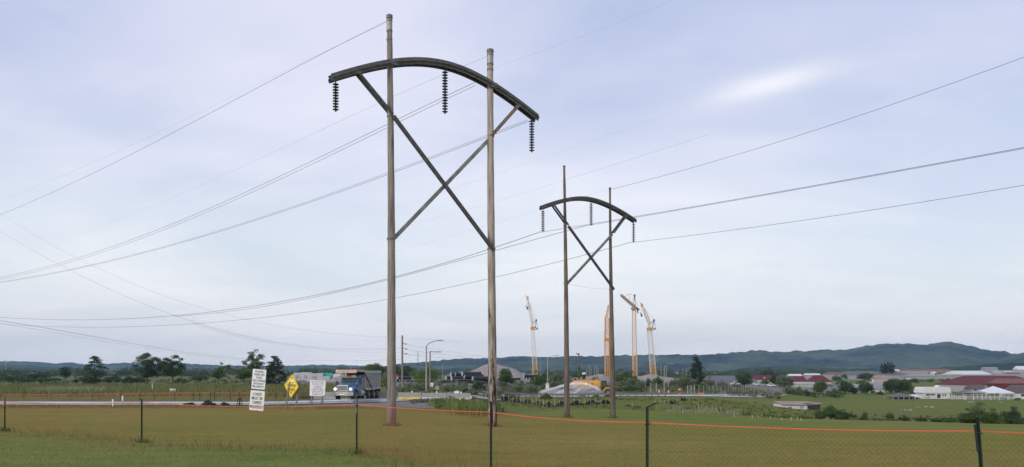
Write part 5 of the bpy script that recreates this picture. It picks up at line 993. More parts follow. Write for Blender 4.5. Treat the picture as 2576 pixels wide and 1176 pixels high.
    B(b, 'clearance_lights', 'amber', ca)
    for y in (-1, 1): B(MB().span((.4, y*1.29, 1.45), (.6, y*1.34, 1.62)), 'side_marker', 'cone', bed)
    B(MB().lathe([(.0, -.5), (.30, -.5), (.33, -.45), (.33, .45), (.30, .5), (0, .5)], (1.35, 1.0, .78), 16, 'x'), 'fuel_tank', 'bed'); B(MB().span((.85, .72, .42), (1.9, 1.22, .50)), 'step', 'bed_dark'); B(MB().span((.1, .7, .55), (.75, 1.15, 1.0)), 'battery_box', 'black')
    for s in (-1, 1):
        wheel(t, (3.22, s*1.02, .52), .52, .32, side=s)
        wheel(t, (-.85, s*1.0, .52), .50, .30, side=s)
        for x in (-2.3, -3.62): wheel(t, (x, s*.93, .52), .52, .56, side=s)
        B(MB().span((-4.25, s*.62, .35), (-4.22, s*1.25, 1.1)), 'mud_flap', 'black')
    b = MB()
    for x in (3.22, -.85, -2.3, -3.62): b.path([(x, -.8, .52), (x, .8, .52)], .09, 8)
    B(b, 'axles', 'black')
def build_tanker():
    g = gp(1487, 171); t = thing('water_tanker', 'yellow articulated water tanker spraying the road beyond the far pylon', 'tanker truck', g, math.radians(-6))
    B = lambda b, n, m, p=None, sm=False: b.build(n, m, p or t, local=True, smooth=sm)
    B(MB().span((-3.9, -.5, .8), (2.4, .5, 1.25)), 'chassis', 'black')
    v = []; secs = [(-3.9, .80), (-3.8, .93), (-3.2, 1.0), (1.5, 1.0), (1.95, .95), (2.1, .80)]; n = 20
    for x, s in secs:
        for j in range(n):
            a = 2*math.pi*j/n; c, q = math.cos(a), math.sin(a); v.append((x, 1.32*s*math.copysign(abs(c)**.7, c), 2.35+1.02*s*math.copysign(abs(q)**.7, q)))
    f = [(i*n+j, i*n+(j+1) % n, (i+1)*n+(j+1) % n, (i+1)*n+j) for i in range(5) for j in range(n)]+[tuple(reversed(range(n))), tuple(range(5*n, 6*n))]
    tank = B(MB().add(v, f), 'tank', 'yellow_mach', sm=False)
    B(MB().span((-2.4, -.5, 3.34), (-.2, .5, 3.5)).span((.9, -.3, 3.34), (1.5, .3, 3.55)), 'tank_hatch', 'yellow_mach', tank)
    b = MB()
    for x in np.linspace(-2.8, 1.6, 7): b.path([(x, -.75, 3.2), (x, -.75, 3.62)], .03, 5)
    b.path([(-2.8, -.75, 3.62), (1.6, -.75, 3.62)], .03, 5); B(b, 'hand_rail', 'yellow_mach', tank)
    dc = B(MB().span((-.75, -1.345, 2.45), (.45, -1.325, 2.85)), 'name_plate', 'black', tank)
    b = MB()
    for k, w in ((0, .18), (1, .18), (2, .18)): x = -.62+k*.26; b.span((x, -1.352, 2.52), (x+w, -1.347, 2.60)).span((x, -1.352, 2.70), (x+w, -1.347, 2.78)).span((x, -1.352, 2.60), (x+.06, -1.347, 2.70))
    B(b, 'plate_marks', 'white_sign', dc); B(MB().span((.2, -1.352, 2.55), (.36, -1.347, 2.75)), 'plate_marks', 'cone', dc)
    B(MB().lathe([(0, -.12), (.13, -.10), (.15, 0)], (-1.15, -1.32, 2.62), 10, 'y'), 'amber_beacon', 'amber2', tank); B(MB().lathe([(0, -.12), (.10, -.10), (.12, 0)], (-4.0, -1.1, 2.75), 10, 'y'), 'tail_light', 'red_on', tank)
    B(MB().prism([(-3.6, 1.2), (-3.6, 2.0), (-2.4, 2.0), (-2.2, 1.2)], -1.3, -1.0), 'pump_box', 'bed_dark')
    cab = B(MB().prism([(2.25, 1.25), (2.2, 3.05), (2.45, 3.25), (3.2, 3.2), (3.45, 2.1), (3.45, 1.25)], -1.0, 1.0), 'cab', 'black')
    B(MB().prism([(2.4, 2.1), (2.4, 3.0), (3.05, 3.0), (3.25, 2.1)], -1.03, -1.0).prism([(2.4, 2.1), (2.4, 3.0), (3.05, 3.0), (3.25, 2.1)], 1.0, 1.03), 'cab_window', 'glass', cab); B(MB().span((2.1, -1.05, 3.22), (3.3, 1.05, 3.3)), 'cab_roof', 'black', cab)
    hood = B(MB().prism([(3.2, .9), (3.2, 1.95), (4.3, 1.75), (5.0, 1.4), (5.05, .85), (4.6, .5), (3.9, .6)], -1.1, 1.1), 'hood', 'yellow_mach')
    B(MB().prism([(3.1, 1.95), (3.3, 2.35), (4.0, 2.05), (4.3, 1.78)], -.5, .5), 'air_box', 'black', hood)
    for s in (-1, 1): B(MB().prism([(2.3, .7), (2.6, 1.5), (3.1, 1.95), (4.0, 1.95), (4.6, 1.5), (4.75, .8), (4.45, .8), (4.2, 1.35), (3.8, 1.65), (3.2, 1.62), (2.85, 1.3), (2.6, .7)], *sorted((s*1.0, s*1.45))), 'fender', 'yellow_mach'); B(MB().span((4.95, s*.6, 1.0), (5.07, s*.95, 1.25)), 'headlight', 'lamp_on' if 0 else 'white_sign')
    B(MB().prism([(1.9, .6), (2.0, 1.9), (2.35, 1.9), (2.6, .5)], -.6, .6), 'articulation_joint', 'bed_dark')
    for s in (-1, 1):
        wheel(t, (3.55, s*1.15, .80), .80, .55, .5, s)
        for x in (1.05, -1.75): wheel(t, (x, s*1.15, .80), .80, .55, .5, s)
    return g
def build_spray(g):
    d = g.y-3.0; rng = np.random.default_rng(4); m, nt, b = newmat('water drops'); b.inputs['Base Color'].default_value = (.84, .84, .88, 1); b.inputs['Roughness'].default_value = .3
    tr = N(nt, 'ShaderNodeBsdfTranslucent'); tr.inputs[0].default_value = (.9, .9, .94, 1); mx = N(nt, 'ShaderNodeMixShader', inp={0: .45}); nt.links.new(b.outputs[0], mx.inputs[1]); nt.links.new(tr.outputs[0], mx.inputs[2]); nt.links.new(mx.outputs[0], nt.nodes['Material Output'].inputs[0]); MT['drops'] = m
    prof = np.array([(1312, 998, 1000), (1340, 991.5, 1000.5), (1365, 984.5, 1000.5), (1390, 977, 1000.5), (1415, 970.5, 1000.5), (1440, 966.5, 1000), (1462, 964.5, 999), (1480, 968, 998), (1500, 975, 996), (1514, 982, 988)], float); C = []
    n = 2500; xs = 1312+202*rng.beta(1.7, 1.25, n); yt = np.interp(xs, prof[:, 0], prof[:, 1]); yb = np.interp(xs, prof[:, 0], prof[:, 2]); f = rng.beta(.85, 1.5, n)
    for x, a, c, q in zip(xs, yt, yb, f):
        y = a+(c-a)*q+rng.normal(0, .7); k = mnoise.noise(Vector((x*.06, y*.22-x*.03, 2.0)))
        if rng.uniform() > .62+.75*k: continue
        C.append(P(x, min(y, 1000.5), d+rng.uniform(-1.4, 1.4)))
    for (x0, y0, x1, y1, n_) in ((1466, 966, 1322, 998, 3400), (1464, 965, 1512, 983, 2200), (1492, 968, 1440, 1000, 500), (1480, 967, 1395, 1000, 500)):
        t_ = rng.uniform(0, 1, n_)**.8; x = x0+(x1-x0)*t_; y = y0+(y1-y0)*t_**1.5+rng.normal(0, 1, n_)*(.6+2.6*t_)
        for a, c in zip(x, y): C.append(P(a, min(c, 1000.5), d-1.2+rng.uniform(-.5, .5)))
    for x, q in zip(1320+186*rng.beta(1.8, 1.3, 9000), rng.normal(0, 1, 9000)): y = np.interp(x, prof[:, 0], prof[:, 1]); C.append(P(x, min(y+.4+q*1.5, 1000), d+rng.uniform(-1.2, 1.2)))
    V, Fq = leaf_quads(np.array(C), .026, rng); tag(npmesh('water_spray', V, Fq, 'drops', org=P(1440, 985, d)), 'white drops along the water jets behind the yellow tanker', kind='stuff')
    m = bpy.data.materials.new('water mist'); m.use_nodes = True; nt = m.node_tree; nt.nodes.remove(nt.nodes['Principled BSDF']); v = N(nt, 'ShaderNodeVolumePrincipled'); v.inputs['Color'].default_value = (.985, .985, .992, 1); v.inputs['Anisotropy'].default_value = 0
    tc = N(nt, 'ShaderNodeTexCoord'); mp = N(nt, 'ShaderNodeMapping'); mp.inputs['Scale'].default_value = (.22, .3, 1.1); mp.inputs['Rotation'].default_value = (0, math.radians(-20), 0); nt.links.new(tc.outputs['Object'], mp.inputs[0])
    n = N(nt, 'ShaderNodeTexNoise', inp={'Scale': 1.0, 'Detail': 3, 'Roughness': .5}); nt.links.new(mp.outputs[0], n.inputs['Vector']); mr = N(nt, 'ShaderNodeMapRange', inp={1: .42, 2: .66, 3: .02, 4: .46}); nt.links.new(n.outputs['Fac'], mr.inputs[0])
    # thins out towards the far end of the jet
    sx = N(nt, 'ShaderNodeSeparateXYZ'); nt.links.new(tc.outputs['Object'], sx.inputs[0]); m2 = N(nt, 'ShaderNodeMapRange', inp={1: -M(128, d), 2: M(25, d), 3: .12, 4: 1.0}); nt.links.new(sx.outputs[0], m2.inputs[0])
    mu = N(nt, 'ShaderNodeMath', operation='MULTIPLY'); nt.links.new(mr.outputs[0], mu.inputs[0]); nt.links.new(m2.outputs[0], mu.inputs[1]); nt.links.new(mu.outputs[0], v.inputs['Density']); nt.links.new(v.outputs[0], nt.nodes['Material Output'].inputs['Volume']); MT['mist'] = m
    vs = []; nn = 14; org = P(1440, 985, d); pts = [(x, a, c) for x, a, c in prof]
    for i, (x, a, c) in enumerate(pts):
        zt = CZ+(HY-a)/F*d; zb = max(CZ+(HY-c)/F*d, gp(x, d).z+.15); zt += .18*(zt-zb)*min(1, i/3); hz = max((zt-zb)/2, .12); X_ = (x-CX)/F*d; ry = .3+1.5*math.sin(min(1, (i+.3)/4)*1.57)*(1 if i < 8 else .45)
        for j in range(nn): q = 2*math.pi*j/nn; vs.append((X_, d+math.cos(q)*ry, (zt+zb)/2+math.sin(q)*hz))
    k = len(pts); fs = [(i*nn+j, i*nn+(j+1) % nn, (i+1)*nn+(j+1) % nn, (i+1)*nn+j) for i in range(k-1) for j in range(nn)]+[tuple(reversed(range(nn))), tuple(range((k-1)*nn, k*nn))]
    tag(MB().add(vs, fs).build('water_spray', 'mist', origin=org), 'white water spray fanning out behind the yellow tanker', kind='stuff')
    m = bpy.data.materials.new('water jet'); m.use_nodes = True; nt = m.node_tree; nt.nodes.remove(nt.nodes['Principled BSDF']); v = N(nt, 'ShaderNodeVolumePrincipled'); v.inputs['Color'].default_value = (.985, .985, .992, 1)
    tc = N(nt, 'ShaderNodeTexCoord'); n = N(nt, 'ShaderNodeTexNoise', inp={'Scale': 1.4, 'Detail': 3}); nt.links.new(tc.outputs['Object'], n.inputs['Vector']); mr = N(nt, 'ShaderNodeMapRange', inp={1: .32, 2: .66, 3: .1, 4: 1.5}); nt.links.new(n.outputs['Fac'], mr.inputs[0]); nt.links.new(mr.outputs[0], v.inputs['Density']); nt.links.new(v.outputs[0], nt.nodes['Material Output'].inputs['Volume']); MT['jet'] = m
    for lab, pts, r0, r1 in (('long white water jet arcing left behind the tanker', [(1468,966),(1450,965.5),(1430,968),(1410,972.5),(1390,978),(1370,984),(1350,990),(1330,996)], .16, .42), ('white water jet curving right along the tanker side', [(1462,965),(1474,966),(1486,970),(1498,976),(1508,983)], .16, .40),
                             ('short white water jet dropping steeply behind the tanker', [(1478,967),(1466,973),(1455,981),(1446,990),(1440,998)], .14, .40), ('middle white water jet falling left of the tanker', [(1466,967),(1446,971),(1426,978),(1408,987),(1394,997)], .14, .42)):
        tag(MB().path([P(x, y, d-1.9-.12*len(pts)) for x, y in pts], list(np.linspace(r0, r1, len(pts))), 10).build('water_spray', 'jet', origin=P(*pts[0], d-2)), lab, kind='stuff')
# ---------------------------------------------------------------- cranes
def lattice(p0, p1, w0, w1, nseg, r, rd, diag_every=1):
    p0 = Vector(p0); p1 = Vector(p1); ax = (p1-p0).normalized(); x = Vector((1, 0, 0)); x = (x-ax*ax.dot(x)).normalized(); y = ax.cross(x); a, b = MB(), MB()
    def c(k, i): f = k/nseg; w = (w0+(w1-w0)*f)/2; sx, sy = ((-1,-1),(1,-1),(1,1),(-1,1))[i % 4]; return p0.lerp(p1, f)+x*sx*w+y*sy*w
    for i in range(4): a.bar(c(0, i), c(nseg, i), r, r)
    for k in range(nseg):
        for i in range(4):
            b.bar(c(k, i), c(k, i+1), rd, rd)
            b.bar(c(k, i + (k % 2)), c(k+1, i+1-(k % 2)), rd, rd)
    return a, b
def lat_part(t, name, p0, p1, w0, w1, nseg, r, rd, m, m2, label=None):
    a, b = lattice(p0, p1, w0, w1, nseg, r, rd); o = a.build(name, m, t); b.build('lacing', m2, o)
    if label: o['label'] = label
    return o
def build_cranes():
    grp = 'construction cranes on the skyline'; d = 600.0
    def luffing(bx, by, px, py, tx, ty, ax, ay, label, m_low='crane_or', scale=1.0, sw=10.0, cab=True):
        base = P(bx, by, d); base.z = gp(bx, d).z; t = thing('luffing_crane', label, 'crane', base, group=grp); piv = P(px, py, d); tip = P(tx, ty, d); u = M(1, d)
        f = .30; q = base.lerp(piv, f)
        lat_part(t, 'mast', base, q, u*sw*1.05, u*sw, 8, .34, .16, m_low, 'crane_or', 'orange lower mast section')
        lat_part(t, 'mast', q, piv, u*sw, u*sw*.82, 18, .26, .13, 'crane_w', 'crane_w', 'pale upper mast section')
        MB().bar(piv-Vector((0, 0, 1.1)), piv+Vector((0, 0, 1.0)), u*sw*1.0, u*sw*1.0, up=(0, 1, 0)).build('slewing_ring', 'crane_deep', t)
        j0 = piv+Vector((-u*1.2, 0, 5.0)); jm = j0.lerp(tip, .45)
        MB().bar(piv+Vector((-u*.8, 0, .6)), j0+Vector((u*.3, 0, 0)), u*6, u*4, up=(0, 1, 0)).build('machine_house', 'crane_w', t)
        lat_part(t, 'jib', j0, jm, u*7.5, u*7, 9, .22, .12, 'crane_w', 'crane_w'); lat_part(t, 'jib', jm, tip, u*7, u*1.6, 11, .22, .12, 'crane_w', 'crane_or')
        MB().box(tip, (1.3, 1.2, 2.2)).bar(tip, tip+Vector((-1.6, 0, 2.0)), .5, .5).build('jib_head', 'crane_deep', t)
        A = P(ax, ay, d); f0 = piv+Vector((u*3, 0, 4)); tail = P(ax+4.5, ay+22, d)
        MB().bar(f0, A, .55, .5).bar(f0+Vector((u*3.5, 0, -4)), A, .5, .5).bar(piv+Vector((u*3, 0, 1)), tail, .6, .6).bar(piv+Vector((u*3, 0, -1.5)), tail, .5, .5).bar(A, tail, .22, .22).box(A, (1.3, 1, 1.2)).build('a_frame', 'crane_g', t)
        MB().bar(A, tip, .16, .16).bar(A+Vector((.4, 0, 0)), tip.lerp(j0, .1), .12, .12).bar(tail, tail-Vector((0, 0, 26)), .10, .10).bar(tail+Vector((1.5, 0, 0)), tail-Vector((-1.5, 0, 40)), .08, .08).build('rope', 'crane_w', t)
        hk = tip+Vector((-u*.9, 0, -u*26)); MB().bar(tip+Vector((-.8, 0, 0)), hk, .14, .14).box(hk, (1.1, 1, 1.8)).box(hk+Vector((-u*3, 0, u*5)), (.7, .7, .9)).build('hook_block', 'black', t)
        return t
    luffing(1347, 945, 1340, 826, 1327.5, 750, 1349, 806, 'pale and orange luffing crane farthest left, behind the near right pole', sw=10.5)
    luffing(1644.5, 946, 1634, 828, 1615, 768, 1645.5, 806, 'leaning pale luffing crane farthest right with a grey A-frame', sw=12.5)
    # deep orange crane half hidden by the far right pole
    base = P(1528, 945, d); base.z = gp(1528, d).z; t = thing('luffing_crane', 'deep orange crane half hidden behind the far right pole', 'crane', base, group=grp); u = M(1, d); top = P(1527.5, 800, d)
    lat_part(t, 'mast', base, top, u*12, u*10.5, 30, .40, .17, 'crane_deep', 'crane_deep'); lat_part(t, 'jib', P(1526, 800, d), P(1530.5, 768, d), u*6, u*1.5, 8, .3, .15, 'crane_deep', 'crane_deep'); MB().box(P(1526, 855, d), (u*11, u*9, u*6)).build('climbing_frame', 'crane_deep', t)
    MB().bar(P(1522.5, 796, d), P(1523.5, 840, d), 1.2, .8).bar(P(1523, 797, d), P(1530, 769, d), .2, .2).bar(P(1520, 835, d), P(1520, 880, d), .14, .14).build('back_stay', 'crane_deep', t)
    # tower crane
    base = P(1597.5, 945, d); base.z = gp(1597.5, d).z; t = thing('tower_crane', 'orange tower crane with a horizontal jib and grey counterweight', 'crane', base, group=grp); top = P(1595, 781, d); q = base.lerp(top, .38)
    lat_part(t, 'mast', base, q, u*9.6, u*9.4, 13, .36, .17, 'crane_or', 'crane_or'); lat_part(t, 'mast', q, top, u*9.4, u*8.6, 20, .30, .14, 'crane_or', 'crane_w')
    MB().bar(top-Vector((0, 0, .4)), top+Vector((0, 0, 1.8)), u*9, u*9, up=(0, 1, 0)).build('slewing_ring', 'crane_cream', t)
    ap = P(1596.5, 744, d); jr = P(1597, 773, d)
    MB().bar(top+Vector((-.9, 0, 1.6)), ap, .35, .35).bar(top+Vector((1.1, 0, 1.6)), ap, .35, .35).box(ap, (1.2, 1, 1.6)).bar(top.lerp(ap, .4)+Vector((-.7, 0, 0)), top.lerp(ap, .4)+Vector((.8, 0, 0)), .25, .25).build('tower_head', 'crane_g', t)
    tipj = P(1562, 742.5, 545); a, b = lattice(jr+Vector((0, 0, 0)), tipj, u*4.6, u*3.6, 16, .28, .18); jo = a.build('jib', 'crane_cream', t); b.build('lacing', 'crane_cream', jo)
    ct = P(1606, 779.5, 612); MB().bar(jr, ct, 1.5, 1.0).bar(jr+Vector((0, 0, .9)), ct+Vector((0, 0, .9)), .2, .2).build('counter_jib', 'crane_g', t); MB().box(ct+Vector((-.6, 0, -u*4.5)), (u*2.6, 1.6, u*9)).box(ct+Vector((0, 0, u*.6)), (u*5, 1.6, u*3.5)).build('counterweight', 'crane_g', t)
    MB().box(P(1589.5, 777, d-3), (u*4, u*4, u*4.6)).build('cab', 'glass', t)
    king = P(1583, 740, 582); MB().bar(ap, king, .14, .14).bar(king, P(1572, 747, 560), .14, .14).bar(king, jr.lerp(tipj, .40), .16, .16).bar(ap, jr.lerp(tipj, .3), .12, .12).bar(ap, ct, .14, .14).build('tie_rope', 'crane_g', t)

# ---------------------------------------------------------------- pipes, barriers, heaps
def pipe(x0, x1, yc, dia, d, label, yaw=.0, group='stacked black plastic pipes'):
    c = P((x0+x1)/2, yc, d); L = M(x1-x0, d); r = M(dia, d)/2; n = 20; g = thing('plastic_pipe', label, 'pipe', c, yaw, group)
    MB().lathe([(r*.86, -L/2), (r, -L/2), (r, L/2), (r*.86, L/2), (r*.86, -L/2)], (0, 0, 0), n, 'x').build('pipe_wall', 'pipe', g, local=True, smooth=False)
    MB().lathe([(r*.83, -L/2-.02), (r*1.01, -L/2-.02), (r*1.01, -L/2+.06), (r*.83, -L/2+.06)], (0, 0, 0), n, 'x').build('pipe_lip', 'pipe_in', g, local=True)
    return g
def build_pipes():
    d = 178; yw = math.radians(24)
    for x0, x1, y, dz, lab in [(1133,1165,943.5,0,'pipe with the leftmost open mouth on the top row of the big stack'),(1143.5,1172,943.5,0,'pipe with the second open mouth on the top row of the big stack'),(1156,1198,941,2,'pipe with the third open mouth on the top row of the big stack'),(1161,1211,941,-2,'uppermost long pipe of the big stack with the fourth open mouth'),(1166,1217,947.5,-2,'long pipe just below the uppermost long pipe'),
        (1121,1150,952.5,1,'pipe at the left end of the middle row, half behind the bush'),(1134,1186,952.8,-2,'long pipe filling the middle row of the big stack'),(1187,1240,952.8,-2,'right pipe of the middle row, running behind the near right pole'),
        (1105,1145,961,0,'pipe at the left end of the bottom row behind the bush'),(1149,1203,961,-1,'long pipe with an open mouth in the bottom row'),(1200,1250,961,0,'right pipe of the bottom row behind the near right pole')]:
        pipe(x0, x1, y, 11.2, d+dz, lab, yw)
    for x0, x1, y, lab in ((1317,1348,946,'top pipe of the small stack right of the stone heap'),(1316,1340,949.5,'left lower pipe of the small stack'),(1323,1345,952.3,'middle bottom pipe of the small stack'),(1330,1352,952.3,'right bottom pipe of the small stack'),(1345,1370,951,'thin pipe lying right of the small stack'),(1285,1310,954,'pipe lying half hidden left of the small stack')):
        pipe(x0, x1, y, 5.5, 235, lab, yw)
    for x0, x1, y, lab in ((1000,1034,951,'greyish pipe on top of the small pile beside the tall street pole'),(1004,1030,956.5,'pipe with an open mouth under the greyish pipe'),(1013,1037,957.5,'right pipe of the pile beside the tall street pole'),(1019,1044,961,'lowest right pipe of the pile beside the tall street pole'),(996,1016,957.5,'lowest left pipe of the pile beside the tall street pole')):
        pipe(x0, x1, y, 7, 205, lab, yw)
def build_barriers():
    prof = [(-.30, 0), (-.30, .08), (-.13, .33), (-.08, .81), (.08, .81), (.13, .33), (.30, .08), (.30, 0)]
    for x0, x1, d, lab, up, low in ((789,846,92,'concrete barrier behind the white notice board','concrete',None),(906,952,102,'concrete barrier half hidden behind the dump truck','concrete',None),(953,1000,99,'concrete barrier between the truck wheels and the near left pole','concrete',None),(1001,1060,93.5,'concrete barrier with a yellow stained foot right of the near left pole','concrete','concrete_y'),
                            (1061.5,1123,93,'grey concrete barrier with a whitewashed foot, middle one by the lamp','concrete','concrete_w'),(1124,1184,94,'grey concrete barrier ending at the traffic cone','concrete','concrete_w')):
        a, b = gp(x0, d), gp(x1, d); L = (b-a).length; t = thing('concrete_barrier', lab, 'barrier', (a+b)/2, math.atan2(b.y-a.y, b.x-a.x), 'concrete barriers along the road')
        bb = MB(); n = len(prof)
        bb.add([(-L/2+.03, y, z*1.05) for y, z in prof]+[(L/2-.03, y, z*1.05) for y, z in prof], [tuple(range(n)), tuple(reversed(range(n, 2*n)))]+[(i, i+n, (i+1) % n+n, (i+1) % n) for i in range(n)])
        bb.build('barrier_body', up, t, local=True)
        if low: MB().add([(x, -.305-.0, z) for x in (-L/2+.1, L/2-.1) for z in (0, .09)]+[(x, -.137, .345) for x in (-L/2+.1, L/2-.1)]+[(x, -.14, 0) for x in (-L/2+.1, L/2-.1)], [(0, 2, 3, 1), (1, 3, 5, 4), (0, 1, 4, 6), (2, 7, 5, 3)]).build('painted_foot', low, t, local=True)
        if x0 > 1000: MB().span((-.07+L*.1, -.06, .85), (.07+L*.1, .06, 1.02)).build('reflector', 'white_sign', t, local=True)
def heap(name, label, xs, d, ytop, m, depth=12, seed=0, cat='heap', amp=.22, nx=46, ny=18, group=None):
    """mound: skyline given as (x, y) in image columns, real footprint on the ground"""
    px = [p[0] for p in xs]; py = [p[1] for p in xs]; X = np.linspace(px[0], px[-1], nx); b0 = gp((px[0]+px[-1])/2, d); V = []
    for x in X:
        g = gp(x, d).z; top = CZ+(HY-np.interp(x, px, py))/F*d; h = max(top-g, .02)
        for k in range(ny+1):
            f = k/ny*2-1; s = (1-abs(f)**1.5); xx = (x-CX)/F*d; yy = d+f*depth*.5*(.35+.65*min(1, h/3))
            nn = mnoise.fractal(Vector((xx*.3+seed, yy*.3, 1.3)), .8, 2, 6)
            V.append((xx, yy, g-.15+h*s*(1+amp*nn*(1.2-s))+(.15 if 1 else 0)*s))
    i, j = np.meshgrid(np.arange(nx-1), np.arange(ny), indexing='ij'); a = (i*(ny+1)+j).ravel(); k = ny+1
    o = npmesh(name, V, np.stack([a, a+k, a+k+1, a+1], 1), m, org=b0); tag(o, label, cat, group); return o
def rubble(name, label, x0, x1, d, h, m, n, cat='rubble', depth=2.0, seed=1, sz=(.12, .4)):
    rng = np.random.default_rng(seed); b = MB(); base = gp((x0+x1)/2, d)
    for k in range(n):
        x = rng.uniform(x0, x1); dd = d+rng.normal(0, depth*.5); g = gp(x, dd); s = rng.uniform(*sz); z = rng.uniform(0, h)*(1-abs(2*(x-x0)/(x1-x0)-1)**2)
        R = Matrix.Rotation(rng.uniform(0, 3), 3, 'Z') @ Matrix.Rotation(rng.uniform(0, 3), 3, 'X'); b.box(g+Vector((0, 0, z*.8)), (s, s*rng.uniform(.5, 1), s*rng.uniform(.4, .9)), R)
    return tag(b.build(name, m, origin=base), label, cat)
def build_heaps():
    heap('stone_heap', 'large pale crushed stone heap behind the pipes', [(1128,948),(1150,946),(1180,936),(1200,928),(1215,920),(1235,915.5),(1252,917),(1268,922),(1282,925),(1300,931),(1318,942),(1330,947)], 340, 0, 'rock', 60, 1)
    heap('stone_heap', 'small pale stone heap right of the small pipe stack', [(1300,952),(1318,944),(1335,941.5),(1352,946),(1366,951)], 330, 0, 'rock', 30, 2)
    heap('gravel_heap', 'grey gravel heap left of the far right pole', [(1448,952),(1470,949),(1490,945.5),(1505,942),(1515,941.5),(1528,947),(1540,951)], 300, 0, 'rock_grey', 30, 3)
    heap('stone_heap', 'grey stone heap under the tower crane and the right crane', [(1572,951),(1590,945),(1612,947),(1630,942.5),(1646,942),(1660,947),(1690,951),(1712,954)], 420, 0, 'rock', 40, 4)
    heap('gravel_heap', 'pale gravel heap left of the truck canopy', [(805,962),(822,957),(840,951),(858,945),(874,943),(892,946),(905,955)], 245, 0, 'rock', 24, 5)
    heap('earth_berm', 'dark muddy berm along the road behind the truck', [(735,1005),(760,1003),(800,1003.5),(850,1001),(900,1001),(950,1002),(975,1004.5),(1000,1006)], 100, 0, 'mud', 5, 6, cat='berm', amp=.5)
    heap('earth_berm', 'dark crumbly berm in front of the concrete barriers', [(1040,1013),(1062,1008),(1080,1007),(1105,1006),(1130,1006),(1155,1009),(1180,1012)], 90, 0, 'mud', 4, 7, cat='berm', amp=.6)
    rubble('rubble', 'dark lumpy rubble beside the front wheels of the truck', 735, 840, 95.5, .35, 'mud', 150, seed=2)
    rubble('rubble', 'grey rubble strewn in front of the yellow footed barrier', 1030, 1120, 86, .25, 'mud', 160, seed=3, depth=5)
    rubble('rubble', 'dark tangled debris lying on the left road edge', 505, 540, 65, .35, 'silt', 60, seed=4)
    rubble('rubble', 'few dark scraps on the left road edge beside the tangled debris', 466, 492, 66.5, .16, 'silt', 26, seed=5)
    rubble('rubble', 'small dark clump on the road left of the sawhorse', 560, 570, 66, .4, 'silt', 16, seed=8, depth=.6)
    # hose bundle, portable toilets, blocks
    g = gp(1199, 92); b = MB()
    for k in range(5): b.path([g+Vector((-.8+.15*k, -.2+.1*k, .06)), g+Vector((-.5, -.1+.12*k, .30+.06*k)), g+Vector((.2, .05*k, .32)), g+Vector((1.2+.2*k, .1, .12)), g+Vector((2.0+.3*k, .2, .05))], .07, 6)
    tag(b.build('hose_bundle', 'black', origin=g), 'bundle of thick black hoses beside the traffic cone', 'hose')
    for x, lab in ((1000.5, 'left one of two faded red portable toilets beside the near left pole'), (1006.2, 'right one of two faded red portable toilets beside the near left pole')):
        d = 330; g = gp(x, d); t = thing('portable_toilet', lab, 'toilet', g, group='red portable toilets'); z0 = CZ+(HY-946)/F*d; MB().span((g.x-.46, d-.5, g.z), (g.x+.46, d+.5, z0+1.6)).build('cabin', 'rust_red', t); MB().prism([(g.x-.5, z0+1.6), (g.x-.4, z0+1.85), (g.x, z0+2.0), (g.x+.4, z0+1.85), (g.x+.5, z0+1.6)], d-.53, d+.53).build('roof', 'wall_w', t); MB().span((g.x-.3, d-.53, g.z+.2), (g.x+.3, d-.505, z0+1.3)).build('door', 'rust_red', t)
    d = 260
    for i, (x0, x1, yt, yb, m, lab, hole) in enumerate([(738,757,938,963,'block','leftmost grey precast block, behind the yellow sign','l'),(756,781,937,961,'block','tall grey precast block with a round hole right of the yellow sign','m'),(781,797,940,962,'block','grey precast block with a dark round hole, second from the yellow sign','m'),(796,812,939,961,'block','pale grey precast block with rounded top',''),(812,829,947,962,'block','low grey block in front of the teal tarp',''),(838,862,941,962,'wall_w','pale sloped tarpaulin covered block right of the teal tarp',''),(858,880,940,962,'block','pale block left of the truck canopy','')]):
        g = gp((x0+x1)/2, d); t = thing('precast_block', lab, 'concrete block', g, group='grey precast blocks'); X0, X1 = (x0-CX)/F*d, (x1-CX)/F*d; zt = CZ+(HY-yt)/F*d; r = .25
        MB().prism([(X0, g.z-.2), (X1-.04, g.z-.2), (X1-.04, zt-r), (X1-.04-r, zt), (X0+r, zt), (X0, zt-r)], d, d+2.6).build('block_body', m, t)
        if hole: MB().lathe([(.62, -.02), (.62, .01), (0, .01)], ((X0+X1)/2+.1, d-.015, (g.z+zt)/2), 14, 'y').build('round_hole', 'wall_g', t)
    for x0, x1, yt, yb, lab in ((810,835,938.5,955,'teal tarp hanging over the blocks'),(846,874,937.5,946,'strip of teal tarp behind the pale block')):
        X0, X1 = (x0-CX)/F*d, (x1-CX)/F*d; zt, zb = CZ+(HY-yt)/F*d, CZ+(HY-yb)/F*d; v = []; n = 14
        for i in range(n+1):
            for j in range(7): v.append((X0+(X1-X0)*i/n, d+1.2-.9*(j/6)**2+.15*math.sin(i*1.7+j), zt-(zt-zb)*j/6*(1-.25*math.sin(i*.9)**2)+.15*math.sin(i*1.3)))
        f = [(i*7+j, (i+1)*7+j, (i+1)*7+j+1, i*7+j+1) for i in range(n) for j in range(6)]; o = MB().add(v, f); k = len(v)
        o.add([(a, b_+.05, c) for a, b_, c in v], [tuple(reversed(q)) for q in f]); tag(o.build('tarp', 'teal', origin=gp((x0+x1)/2, d)), lab, 'tarp', 'teal tarps')
    g = gp(985, 300); t = thing('machine_cab', 'dark machine showing above the shrubs right of the truck bed', 'machine', g); MB().span((P(978,945,300).x, 299, P(0,956,300).z), (P(993,0,300).x, 302, P(0,941,300).z)).build('cab_body', 'black', t); MB().span((P(980,945,300).x, 298.9, P(0,948,300).z), (P(986,0,300).x, 299, P(0,943,300).z)).build('window', 'glass', t)
